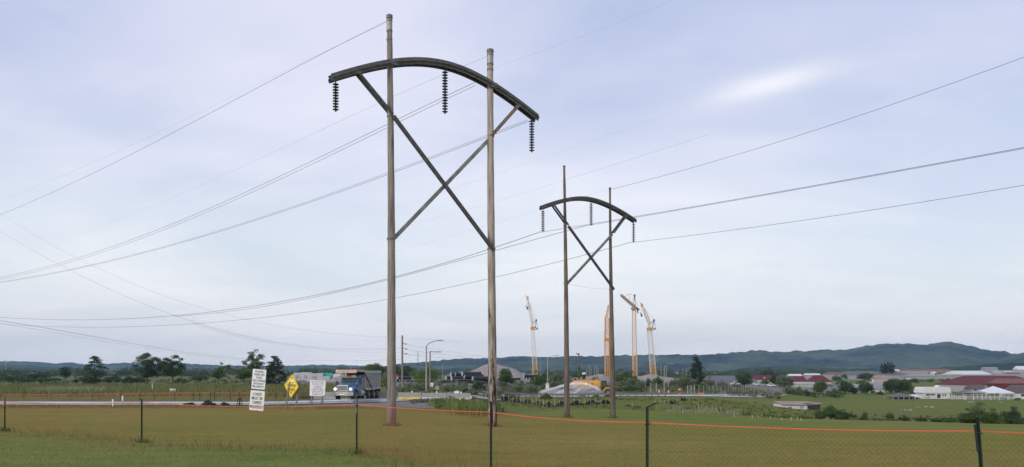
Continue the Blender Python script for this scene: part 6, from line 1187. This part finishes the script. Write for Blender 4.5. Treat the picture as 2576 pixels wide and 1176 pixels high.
    g = gp(1467, 290); t = thing('machine_cab', 'black machine top with two white caps above the tanker', 'machine', g); MB().prism([(P(1463.5,0,290).x, g.z), (P(1473.5,0,290).x, g.z), (P(1472,0,290).x, P(0,944,290).z), (P(1465,0,290).x, P(0,943,290).z)], 289, 291).build('cab_body', 'black', t)
    for x, y in ((1467, 941), (1471, 940.5)): MB().lathe([(0, -.4), (.35, -.2), (.4, .1), (.2, .4), (0, .45)], P(x, y, 290), 10).build('white_cap', 'white_sign', t)

# ---------------------------------------------------------------- street furniture
def lamp(x, d, ytop, xa, ya, lab, r=.11, m='steel', head=True, group='street lamps'):
    g = gp(x, d); t = thing('street_lamp', lab, 'street lamp', g, group=group); top = P(x, ytop, d); tip = P(xa, ya, d)
    MB().path([g-Vector((0, 0, .3)), g.lerp(top, .5), top], [r, r*.85, r*.65], 8).build('lamp_pole', m, t)
    pts = [top-Vector((0, 0, .3))]
    for k in range(1, 9): f = k/8; pts.append(Vector((top.x+(tip.x-top.x)*f, top.y, top.z+(tip.z-top.z)*math.sin(f*math.pi/2)**.8)))
    MB().path(pts, r*.42, 6).build('lamp_arm', m, t)
    MB().prism([(tip.x-.25, tip.z+.05), (tip.x+.1, tip.z+.14), (tip.x+.75, tip.z+.06), (tip.x+.75, tip.z-.02), (tip.x+.1, tip.z-.10)], d-.15, d+.15).build('lamp_head', 'wall_g', t)
def upole(x, d, ytop, lab, r=.16, m='util', arms=(), group='utility poles', name='utility_pole', cat='utility pole'):
    g = gp(x, d); t = thing(name, lab, cat, g, group=group); top = P(x, ytop, d)
    MB().path([g-Vector((0, 0, .3)), top], [r, r*.7], 8).build('pole', m, t)
    for x0, y0, x1, y1, rr in arms:
        a, b = P(x0, y0, d), P(x1, y1, d); o = MB().bar(a, b, rr, rr).build('cross_arm', 'util_dark', t); MB().lathe([(.03, 0), (.09, .05), (.06, .12), (.09, .18), (.03, .24)], b, 8).build('insulator', 'insul', o)
    return t, g
def build_street():
    lamp(1072.5, 128, 870, 1104, 857.5, 'tallest street lamp with a long curved arm by the big lime green bush', .15)
    lamp(1377.5, 185, 902, 1398, 895, 'street lamp standing behind the spray left of the far pylon', .13)
    lamp(1671, 205, 923, 1688, 915.5, 'street lamp at the road right of the cranes', .14)
    lamp(1082, 146, 884, 1101, 886, 'short armed lamp on a brown wooden pole beside the tallest street lamp', .15, 'util')
    lamp(1528.5, 240, 899, 1520, 900, 'thin lamp in front of the deep orange crane', .12)
    upole(1012, 132, 844.5, 'tallest street pole with three short side arms right of the near left pole', .19, 'util', [(1012, 863, 1021.5, 867.5, .09), (1012, 876, 1023, 880, .09), (1012, 888.5, 1023, 892.5, .09)])
    upole(1051.5, 260, 884, 'thin bare pole behind the big lime green bush', .10, 'util_dark')
    t, g = upole(1456, 280, 889.5, 'ivy clad pole with short left arms between the far pylon poles', .30, 'util_dark', [(1456, 891.5, 1450, 890.5, .35), (1456, 899.5, 1449, 898, .35), (1456, 907.5, 1450, 906, .35), (1463, 920.5, 1450, 921.5, .35)])
    rng = np.random.default_rng(8); C = np.stack([P(1457.5+rng.normal(0, 1.1), rng.uniform(921, 956), 279.6+rng.uniform(-.3, .3)) for k in range(500)]); V, Fq = leaf_quads(C, .22, rng); npmesh('ivy', V, Fq, 'leaf_lime', t)
    upole(1663, 330, 913.5, 'thin pale pole just left of the right street lamp', .14, 'steel'); upole(1676, 330, 921, 'short pale pole just right of the right street lamp', .16, 'steel')
    upole(1113, 300, 913, 'thin flood light mast above the pipe stack', .10, 'steel', [(1111, 913, 1115.5, 912.5, .5)])
    upole(14, 2300, 905.5, 'tiny mast on the left hill crest', 1.2, 'steel')
    for i, (x, yt) in enumerate(((1482,918),(1487,926),(1495,925),(1501,919),(1505,926),(1476,929))):
        upole(x, 420, yt, ['tall pale pole of the yard behind the tanker, leftmost tall one','short pole beside the leftmost tall yard pole','short pole in the middle of the yard behind the tanker','tall pale pole of the yard behind the tanker, rightmost tall one','short pole beside the rightmost tall yard pole','shortest pole at the left of the yard behind the tanker'][i], .2, 'steel', group='yard poles behind the tanker')
    for i, (x, yt) in enumerate(((1717,928),(1726,930),(1737,934),(1755,931))): upole(x, 300, yt, ['leftmost thin pole rising from the broad bush','second thin pole rising from the broad bush','third thin pole rising from the broad bush','thin pole right by the tall conifer'][i], .09, 'steel', group='thin poles behind the broad bush')
    # guard rail
    t = thing('guard_rail', 'long grey steel guard rail along the road in front of the tanker', 'guard rail', gp(1420, 157.5)); pts = [gp(x, d) for x, d in ((1236,146),(1290,150),(1340,153.5),(1400,157),(1460,161),(1520,165.5),(1580,170),(1640,175.5),(1690,181))]
    b = MB()
    for a, c in zip(pts[:-1], pts[1:]):
        for z in (.52, .72): b.bar(a+Vector((0, -.1, z)), c+Vector((0, -.1, z)), .15, .05, up=(0, -1, 0))
        b.bar(a+Vector((0, -.06, .62)), c+Vector((0, -.06, .62)), .08, .03, up=(0, -1, 0))
    b.build('rail', 'steel', t)
    for a, c in zip(pts[:-1], pts[1:]):
        for k in range(3): q = a.lerp(c, k/3); q.z = ground(q.x, q.y); MB().bar(q-Vector((0, 0, .3)), q+Vector((0, 0, .8)), .15, .15).build('rail_post', 'util_dark', t)
    # mesh fence and gates
    def wire(pts, H, lab, name='wire_fence', nm=16, sp=.55, gate=False, faint=False):
        t = thing(name, lab, 'wire gate' if gate else 'wire fence', pts[0]); A = np.array([tuple(p) for p in pts]); seg = np.hypot(np.diff(A[:, 0]), np.diff(A[:, 1])); S = np.concatenate([[0], np.cumsum(seg)]); b = MB()
        q = lambda s, z: Vector((np.interp(s, S, A[:, 0]), np.interp(s, S, A[:, 1]), np.interp(s, S, A[:, 2])+z)); n = int(S[-1]/sp)
        for k in range(n):
            s0, s1 = k*sp, min((k+3)*sp, S[-1]); b.bar(q(s0, .05), q(s1, H), .014, .014).bar(q(s0, H), q(s1, .05), .014, .014)
        b.build('wire_mesh', 'steel', t); b = MB()
        for a, c in zip(pts[:-1], pts[1:]):
            for z in ((H, .1, H*.5) if gate else (H,)): b.bar(Vector(a)+Vector((0, 0, z)), Vector(c)+Vector((0, 0, z)), .04 if faint else .06, .04)
        b.build('top_rail', 'steel', t)
        for p in pts: MB().path([Vector(p)-Vector((0, 0, .3)), Vector(p)+Vector((0, 0, H+.06))], .035 if faint else .055 if not gate else .08, 6).build('fence_post', 'util_dark' if faint else 'wall_c', t)
    xs = [1757.7,1770,1784,1793.5,1804,1814,1823,1832,1839,1845,1851,1857,1864,1870,1876,1882,1889,1898,1909,1915,1927,1938,1949,1958,1966,1974,1981]
    wire([gp(x, np.interp(x, [1757, 1870, 1930, 1990], [210, 224, 240, 285])) for x in xs], 2.0, 'long pale post wire mesh fence right of the no entry sign')
    wire([gp(1623, 208), gp(1637, 208), gp(1651, 208)], 2.35, 'open wire mesh gate with a middle bar left of the right street lamp', 'wire_gate', gate=True); wire([gp(1730, 208), gp(1738.5, 208), gp(1747, 208)], 2.1, 'narrow wire mesh gate at the left end of the mesh fence', 'wire_gate', gate=True)
    def wire2(*a): wire(*a, faint=True)
    wire2([gp(x, 165) for x in (720, 745, 770, 795, 820, 845, 870, 895)], 2.0, 'faint wire mesh fence before the grey precast blocks'); wire2([gp(x, 137) for x in (1004, 1030, 1050, 1090, 1130, 1160, 1190, 1225)], 1.7, 'faint dark wire fence on the bank behind the concrete barriers'); wire2([gp(x, 176) for x in (1238, 1262, 1286, 1310, 1334)], 2.0, 'faint wire mesh fence behind the left end of the guard rail')
    t = thing('hand_rail', 'slanting pale hand rail on the bank left of the wire gate', 'hand rail', gp(1600, 212)); MB().bar(P(1591, 971, 212), P(1613, 986, 209), .09, .09).build('rail', 'wall_c', t); MB().bar(P(1592, 972, 212), gp(1592, 212), .09, .09).build('rail_post', 'wall_c', t); MB().bar(P(1612, 985.5, 209), gp(1612, 209), .09, .09).build('rail_post', 'wall_c', t)
    # silt fence
    def silt(pts, lab, hh, stakes, sh):
        P3 = [gat(x, y) for x, y in pts]; t = thing('silt_fence', lab, 'silt fence', P3[len(P3)//2]); rng = np.random.default_rng(int(pts[0][0])); v = []; n = 0; dn = []
        for a, c in zip(P3[:-1], P3[1:]):
            for k in range(8): dn.append(a.lerp(c, k/8))
        dn.append(P3[-1])
        for i, p in enumerate(dn):
            z = ground(p.x, p.y); h_ = hh*(.75+.35*math.sin(i*.55)+rng.uniform(-.12, .12)); yo = .12*math.sin(i*.8)
            v += [(p.x, p.y+yo-.16, z-.02), (p.x, p.y+yo-.05, z+h_*.55), (p.x, p.y+yo, z+h_), (p.x, p.y+yo+.05, z+h_*.95), (p.x, p.y+yo+.12, z)]
        f = [(i*5+j, (i+1)*5+j, (i+1)*5+j+1, i*5+j+1) for i in range(len(dn)-1) for j in range(4)]; MB().add(v, f).build('silt_fabric', 'silt', t)
        L = len(dn)
        for k in range(stakes): p = dn[int((k+.5)*L/stakes)]; z = ground(p.x, p.y); MB().bar((p.x, p.y-.2, z-.1), (p.x+rng.uniform(-.04, .04), p.y-.2, z+sh*rng.uniform(.7, 1.15)), .05, .04).build('stake', 'stake', t)
    silt([(1262,1010),(1285,1012),(1305,1015),(1322,1018.5),(1345,1020),(1362,1023.5),(1380,1026),(1400,1025),(1425,1022.5),(1450,1021),(1478,1020.5),(1505,1018),(1530,1017.5),(1548,1018.5)], 'long sagging black silt fence with pale stakes below the guard rail', .62, 26, .95)
    silt([(1572,1023),(1590,1026),(1612,1030)], 'short black silt fence piece right of the far pylon foot', .30, 3, .5); silt([(1640,1017),(1665,1015),(1688,1013)], 'thin grey silt fence piece leading to the dirt path', .16, 4, .7)
    for x, y, w, h, lab in ((1695,1018,17,13,'crumpled black fabric screen left of the dirt path'),(1720,1010,14,14,'taller crumpled black fabric screen right of the dirt path'),(1735,1030,28,7,'low crumpled black fabric right of the dirt path')):
        silt([(x-w/2, y), (x-w/4, y-1), (x+w/4, y+.5), (x+w/2, y-.5)], lab, M(h, gat(x, y).y)*.85, 3, M(h, gat(x, y).y)*1.0)
    for x, y, lab in ((1812,1037,'small black fabric scrap among the pale stakes'),): silt([(x-6, y), (x, y), (x+6, y)], lab, .35, 1, .5)
    g0 = 'pale stakes in the scrub beyond the lawn'
    for x, y, h in [(1778,1030,7),(1793,1031,8),(1800,1033,7),(1757,1022,8),(1757,1030,6),(1830,1040,6),(1845,1042,7),(1847,1050,8),(1860,1036,6),(1872,1045,6),(1893,1052,8),(1908,1051,6),(1917,1049,7),(1938,1053,5),(1952,1048,6),(1962,1050,6),(1966,1058,6),(1980,1045,8),(1990,1058,8),(2006,1056,7),(2014,1059,6),(1745,1016,6)]:
        g = gat(x, y); hh = M(h, g.y); tag(MB().bar(g-Vector((0, 0, .15)), g+Vector((random.uniform(-.05, .05), 0, hh)), .07, .05).build('wooden_stake', 'stake', origin=g), 'small pale wooden stake in the scrub beyond the right half of the lawn', 'stake', g0)

# ---------------------------------------------------------------- buildings
def house(label, x0, x1, d, ye, yr, yb, roof, wall, name='building', cat='building', depth=None, hip=0.0, group=None, openings=(), base=None, ridge=.5, over=.25, roof_t=.12, chim=None):
    """x0..x1 eaves, ye eaves row, yr ridge row, yb ground row (image), all at distance d"""
    X0, X1 = (x0-CX)/F*d, (x1-CX)/F*d; ze, zr = CZ+(HY-ye)/F*d, CZ+(HY-yr)/F*d; W = X1-X0; D = depth or max(4, min(W*.6, 22)); g = Vector(((X0+X1)/2, d+.3, 0)); zb = min(CZ+(HY-yb)/F*d, ground((X0+X1)/2, d)); g.z = zb
    t = thing(name, label, cat, g, group=group)
    MB().span((X0+over, d+over, zb-.6), (X1-over, d+D-over, ze)).build('wall', wall, t)
    h = W*hip; v = [(X0, d, ze), (X1, d, ze), (X1, d+D, ze), (X0, d+D, ze), (X0+h, d+D*ridge, zr), (X1-h, d+D*ridge, zr)]; k = 6
    v += [(a, b, c-roof_t) for a, b, c in v[:4]]
    ro = MB().add(v, [(0, 1, 5, 4), (2, 3, 4, 5), (1, 2, 5), (3, 0, 4), (6, 9, 8, 7), (0, 6, 7, 1), (1, 7, 8, 2), (2, 8, 9, 3), (3, 9, 6, 0)]).build('roof', roof, t)
    if chim: MB().span((X0+W*chim, d+D*.4, zr-.5), (X0+W*chim+.6, d+D*.4+.6, zr+.8)).build('chimney', wall, ro)
    for (a, b, y0, y1, nm, m) in openings: MB().span(((a-CX)/F*d, d+over-.04, CZ+(HY-y1)/F*d), ((b-CX)/F*d, d+over-.005, CZ+(HY-y0)/F*d)).build(nm, m, t)
    return t, ro, X0, X1, ze, zr, zb, D
def build_buildings():
    gb = 'buildings in the valley on the right'
    W = lambda xs, y0, y1, w=3, m='glass': [(x, x+w, y0, y1, 'window', m) for x in xs]
    # low shed just beyond the lawn
    d = gat(2000, 1029).y; X = lambda x: (x-CX)/F*d; Z = lambda y: CZ+(HY-y)/F*d; g = gp(2008, d); t = thing('farm_shed', 'low long shed with a rusty flat roof and white and dark walls beyond the lawn', 'shed', g)
    MB().span((X(1967), d, Z(1031)), (X(2031), d+5, Z(1018.5))).build('wall', 'wall_w', t)['label'] = 'white front wall'; MB().span((X(2031)+.01, d+.05, Z(1031)), (X(2064), d+5, Z(1016.5))).build('wall', 'dark_in', t)['label'] = 'dark open side'
    MB().add([(X(1965), d-.3, Z(1017.8)), (X(2034), d-.3, Z(1019)), (X(2068), d-.2, Z(1015.2)), (X(2060), d+7, Z(1013.2)), (X(1975), d+7, Z(1013.0))]+[(X(1965), d-.3, Z(1019)), (X(2034), d-.3, Z(1020.2)), (X(2068), d-.2, Z(1016.6)), (X(2060), d+7, Z(1014.2)), (X(1975), d+7, Z(1014.0))], [(0, 1, 2, 3, 4), (9, 8, 7, 6, 5), (0, 5, 6, 1), (1, 6, 7, 2), (2, 7, 8, 3), (3, 8, 9, 4), (4, 9, 5, 0)]).build('roof', 'roof_tan', t)
    MB().span((X(2012), d-.06, Z(1028)), (X(2022), d-.01, Z(1022))).build('window', 'wall_g', t)
    # valley row
    house('wide grey roofed hall behind the scrub', 1792, 1868, 400, 962, 945.5, 973, 'roof_grey', 'wall_c', hip=.05, group=gb, depth=26, openings=W((1815, 1828, 1842, 1855), 966, 969))
    house('lower grey lilac roofed wing right of the round tree', 1868, 1914, 405, 968, 953, 972, 'roof_grey', 'wall_c', hip=.08, group=gb, depth=18)
    house('building under the first red roof, behind the dark tree', 1893, 1944, 450, 955.5, 944.5, 962, 'roof_red', 'wall_c', group=gb, hip=.06, openings=W((1922,), 949, 953, 2, 'wall_w'))
    house('building under the second red roof with a pink gable', 1981, 2032, 450, 960, 946.5, 977, 'roof_red', 'wall_c', group=gb, hip=.10, openings=W((2000, 2012, 2024), 967, 971), chim=.05)
    house('cream building under the wide brownish red hip roof', 2036, 2093, 445, 960.5, 945, 979, 'roof_pink' if 0 else 'roof_red', 'wall_c', group=gb, hip=.30, openings=W((2050, 2075, 2084), 967, 971))
    house('long pale walled annex between the red roofs', 1996, 2060, 425, 966, 961.5, 980, 'wall_c', 'wall_c', group=gb, hip=.02, openings=W((2020, 2029), 968, 977, 4, 'wall_g'))
    house('white flat roofed block behind the second red roof', 1986, 2019, 520, 946, 941.5, 955, 'roof_w', 'wall_c', group=gb, hip=.02)
    house('long white roofed shed behind the brownish hip roof', 2028, 2066, 540, 943.5, 940, 952, 'roof_w', 'wall_g', group=gb, hip=.02)
    house('grey roofed cottage, left one, behind the dark trees', 2138, 2170, 330, 979, 966.5, 993, 'roof_lav', 'wall_w', group=gb, openings=W((2154,), 982, 986))
    house('grey roofed cottage, right one, with a white wall', 2192, 2227, 325, 980, 960, 993, 'roof_lav', 'wall_w', group=gb, openings=W((2214,), 983, 987), chim=.2)
    house('small tan roofed house on the slope above the cottages', 2202, 2236, 420, 953, 944.5, 960, 'roof_tan', 'wall_c', group=gb)
    # terraces far up the slope
    house('wide dark grey roof on the far slope below the pines', 2140, 2296, 640, 944, 934, 950, 'roof_grey', 'wall_g', group=gb, hip=.08, depth=40)
    house('faded pinkish low roof left of the wide dark grey roof', 2085, 2160, 660, 942, 936.5, 947, 'roof_pink', 'wall_g', group=gb, hip=.1)
    house('thin white roofed shed right of the pines', 2236, 2264, 690, 931.5, 929.5, 936, 'roof_w', 'wall_w', group=gb)
    house('very long thin red and grey shed under the right ridge', 2270, 2398, 800, 932.5, 928.5, 938, 'roof_pink', 'wall_g', group=gb, depth=20)
    house('long low shed with a faded red roof on the slope', 2352, 2414, 600, 939, 935, 942, 'roof_pink', 'wall_g', group=gb, openings=W((2360, 2372, 2384, 2396), 939.5, 941, 6, 'dark_in'))
    house('small white gabled house left of the faded red shed', 2346, 2357, 600, 939, 936, 942, 'roof_w', 'wall_w', group=gb)
    house('low grey roofed shed on the slope above the meadow', 2286, 2362, 560, 946.5, 943, 951, 'roof_lav', 'wall_g', group=gb, depth=14)
    house('long white warehouse above the red barn', 2421, 2500, 520, 942.5, 933, 948, 'roof_w', 'wall_g', group=gb, hip=.03, depth=26)
    house('grey block at the right end of the white warehouse', 2500, 2522, 518, 941.5, 932, 948, 'wall_g', 'wall_g', group=gb, hip=.02)
    house('flat topped grey pavilion behind the white warehouse', 2478, 2512, 640, 927, 924, 935, 'roof_lav', 'wall_g', group=gb)
    house('wide grey hall at the right edge with a white strip roof', 2520, 2600, 540, 938, 932, 950, 'roof_lav', 'wall_g', group=gb, depth=20, openings=[(2526, 2548, 934, 936, 'window', 'roof_w'), (2533, 2566, 939, 941, 'window', 'glass')])
    house('tall pale block at the right edge above the grey hall', 2561, 2600, 620, 930, 921.5, 940, 'roof_w', 'wall_c', group=gb, hip=.02)
    # red barn
    house('large barn with a long dark red roof at the right edge', 2432, 2640, 330, 969, 946, 987, 'roof_red', 'wall_c', group=gb, hip=.175, depth=26, openings=W((2444, 2466, 2490), 973, 978, 5, 'dark_in'))
    house('lower red roofed wing in front of the large barn', 2511, 2640, 318, 965, 953, 976, 'roof_pink', 'roof_red', group=gb, hip=.08, depth=8)
    house('small brown roofed porch before the large barn', 2448, 2487, 305, 978.5, 968.5, 988, 'roof_brown', 'wall_c', group=gb, hip=.12, openings=[(2442+10, 2458, 980, 986, 'door', 'dark_in')], depth=7)
    # white market stall
    d = 268; X = lambda x: (x-CX)/F*d; Z = lambda y: CZ+(HY-y)/F*d; g = gp(2357, d); zb = min(g.z, Z(1003)); t = thing('market_stall', 'white stall building with a barrel front roof and a small dome', 'market stall', g)
    MB().span((X(2325), d+.3, zb-.5), (X(2391), d+6, Z(988))).build('wall', 'wall_w', t)
    ro = MB().prism([(X(2321.5), Z(989)), (X(2324), Z(978)), (X(2328), Z(974.5)), (X(2386), Z(974.5)), (X(2391), Z(978)), (X(2393), Z(989))], d, d+6.3).build('roof', 'roof_w', t)
    MB().lathe([(.98, 0), (.95, .35), (.7, .7), (.3, .9), (0, .95)], (X(2361), d+1.0, Z(976.5)), 14).build('roof_dome', 'roof_w', ro)
    for a, b, y0, y1, nm, m in ((2331, 2341, 992, 996, 'window', 'dark_in'), (2343, 2353, 992, 995, 'window', 'dark_in'), (2359, 2367, 992, 1001.5, 'door', 'dark_in'), (2372, 2375, 993, 997, 'window', 'dark_in'), (2378, 2381, 992, 997, 'window', 'dark_in'), (2332, 2341, 1000, 1001.5, 'counter', 'roof_red')): MB().span((X(a), d+.24, Z(y1)), (X(b), d+.296, Z(y0))).build(nm, m, t)
    for x in (2322.5, 2354, 2392): MB().path([(X(x), d-.6, zb), (X(x), d-.6, Z(989))], .09, 6).build('porch_post', 'wall_w', t)
    # pavilion
    def tent(label, x0, x1, d, ye, yp, yb, m, xp=None, name='tent', nleg=4, side=None, depth=6.0):
        X = lambda x: (x-CX)/F*d; Z = lambda y: CZ+(HY-y)/F*d; xp = xp or (x0+x1)/2; g = gp((x0+x1)/2, d); zb = min(g.z, Z(yb)); t = thing(name, label, name.split('_')[-1], g)
        MB().add([(X(x0), d, Z(ye)), (X(x1), d, Z(ye)), (X(x1), d+depth, Z(ye)), (X(x0), d+depth, Z(ye)), (X(xp), d+depth/2, Z(yp)), (X(x0), d, Z(ye)-.25), (X(x1), d, Z(ye)-.25), (X(x1), d+depth, Z(ye)-.25), (X(x0), d+depth, Z(ye)-.25)], [(0, 1, 4), (1, 2, 4), (2, 3, 4), (3, 0, 4), (0, 5, 6, 1), (1, 6, 7, 2), (2, 7, 8, 3), (3, 8, 5, 0), (5, 8, 7, 6)]).build('canopy', m, t)
        for k in range(nleg):
            x = X(x0)+.1+(X(x1)-X(x0)-.2)*k/(nleg-1)
            for y in (d+.1, d+depth-.1): MB().bar((x, y, zb-.1), (x, y, Z(ye)), .12, .12).build('leg', 'wall_w', t)
        if side:
            b = MB()
            for k in range(8): x = X(x0)+(X(x1)-X(x0))*(k+.2)/8; b.span((x, d+1.5, zb), (x+(X(x1)-X(x0))/11, d+2.3, zb+.75))
            b.build('tables', side, t)
        return t
    tent('low grey topped market pavilion left of the white stall', 2246, 2302, 262, 998, 989.5, 1005.5, 'roof_grey', 2275, 'market_pavilion', 5, 'roof_brown'); tent('smaller pale topped market pavilion right beside the low grey one', 2296, 2320, 264, 998, 993, 1004.5, 'canvas', name='market_pavilion', side='roof_red')
    tent('big white peaked tent with railings before the red barn', 2477, 2552, 266, 988.5, 972, 1001, 'canvas', 2512, nleg=7, side='roof_grey'); tent('slate blue low canopy left of the big white tent', 2424, 2474, 270, 990, 980, 1000, 'roof_grey', 2446, 'market_canopy', 5, 'dark_in'); tent('narrow blue canopy tucked between the slate canopy and the tent', 2448, 2482, 264, 988, 983.5, 1000, 'roof_lav', 2470, 'market_canopy', 4, 'dark_in')
    house('dark brown roofed hut at the right edge beside the tent', 2549, 2640, 268, 989, 969, 1001, 'roof_brown', 'wall_w', group=gb, hip=.13, depth=8, openings=W((2570,), 992, 998, 8, 'dark_in'))
    def rails(pts, d, lab, n=3, H=1.15):
        t = thing('white_rail_fence', lab, 'rail fence', gp(pts[0], d)); A = [gp(x, d) for x in np.linspace(pts[0], pts[1], 9)]; b = MB()
        for a, c in zip(A[:-1], A[1:]):
            for k in range(n): z = H*(k+1)/n; b.bar(a+Vector((0, 0, z)), c+Vector((0, 0, z)), .15, .06, up=(0, -1, 0))
        b.build('rail', 'wall_w', t)
        for a in A: MB().bar(a-Vector((0, 0, .2)), a+Vector((0, 0, H+.1)), .15, .15).build('fence_post', 'wall_w', t)
    rails((2392, 2430), 262, 'white rail fence right beside the white stall'); rails((2428, 2600), 258, 'long white rail fence in front of the tents')
    def car(x, d, L, lab, m, m2='glass', rz=0.0, group='parked cars in the valley', name='parked_car', h=1.45):
        g = gp(x, d); t = thing(name, lab, 'car', g, rz, group); l = L/2
        MB().prism([(-l, .3), (-l, .75), (-l*.92, .9), (-l*.55, .95), (-l*.38, h), (l*.35, h), (l*.58, .95), (l*.95, .85), (l, .6), (l, .3)], -.85, .85).build('body', m, t, local=True)
        MB().prism([(-l*.5, .97), (-l*.37, h-.06), (l*.33, h-.06), (l*.52, .97)], -.865, .865).build('window', m2, t, local=True)
        for xx in (-l*.62, l*.62):
            for y in (-.8, .8): MB().lathe([(.05, -.1), (.32, -.1), (.32, .1), (.05, .1)], (xx, y, .32), 12, 'y').build('wheel', 'tyre', t, local=True)
    car(2283, 520, 7.5, 'dark car parked on the slope below the very long shed', 'black', 'wall_w', h=1.9); car(1917, 380, 4.4, 'grey car in the yard right of the round tree', 'wall_g'); car(1900, 390, 4.2, 'white car in the yard right of the round tree', 'wall_w'); car(1852, 352, 4.4, 'white car in front of the grey roofed hall', 'wall_w'); car(1938, 385, 4.4, 'pale car by the small green bush', 'roof_w')
    car(2330, 590, 4.6, 'small white car on the slope left of the white gabled house', 'wall_w')
    # low stone scraps in the meadow
    for x, y, w, lab in ((2278,1033,26,'pale slab scraps in the meadow above the dark low bush'),(2325,1026,40,'dark and pale slab scraps in the middle of the meadow'),(2443,1013,14,'pale scraps in the meadow left of the large bush'),(2516,1014,12,'small pale scraps in the meadow above the large bush')):
        g = gat(x, y); rubble('rubble', lab, x-w/2, x+w/2, g.y, .1, 'rock_grey', 8, seed=int(x), depth=1.5, sz=(.2, .6))
    g = gat(2180, 992)
def main():
    setup_mats(); build_sky(); build_camera(); build_ground(); build_hills(); build_roads()
    build_hframes(); build_cables(); build_near_fence(); build_far_fence(); build_signs(); build_dump_truck(); g = build_tanker(); build_spray(g)
    build_cranes(); build_pipes(); build_barriers(); build_heaps(); build_street(); build_buildings(); build_trees(); build_grass()
    build_haze()
main()
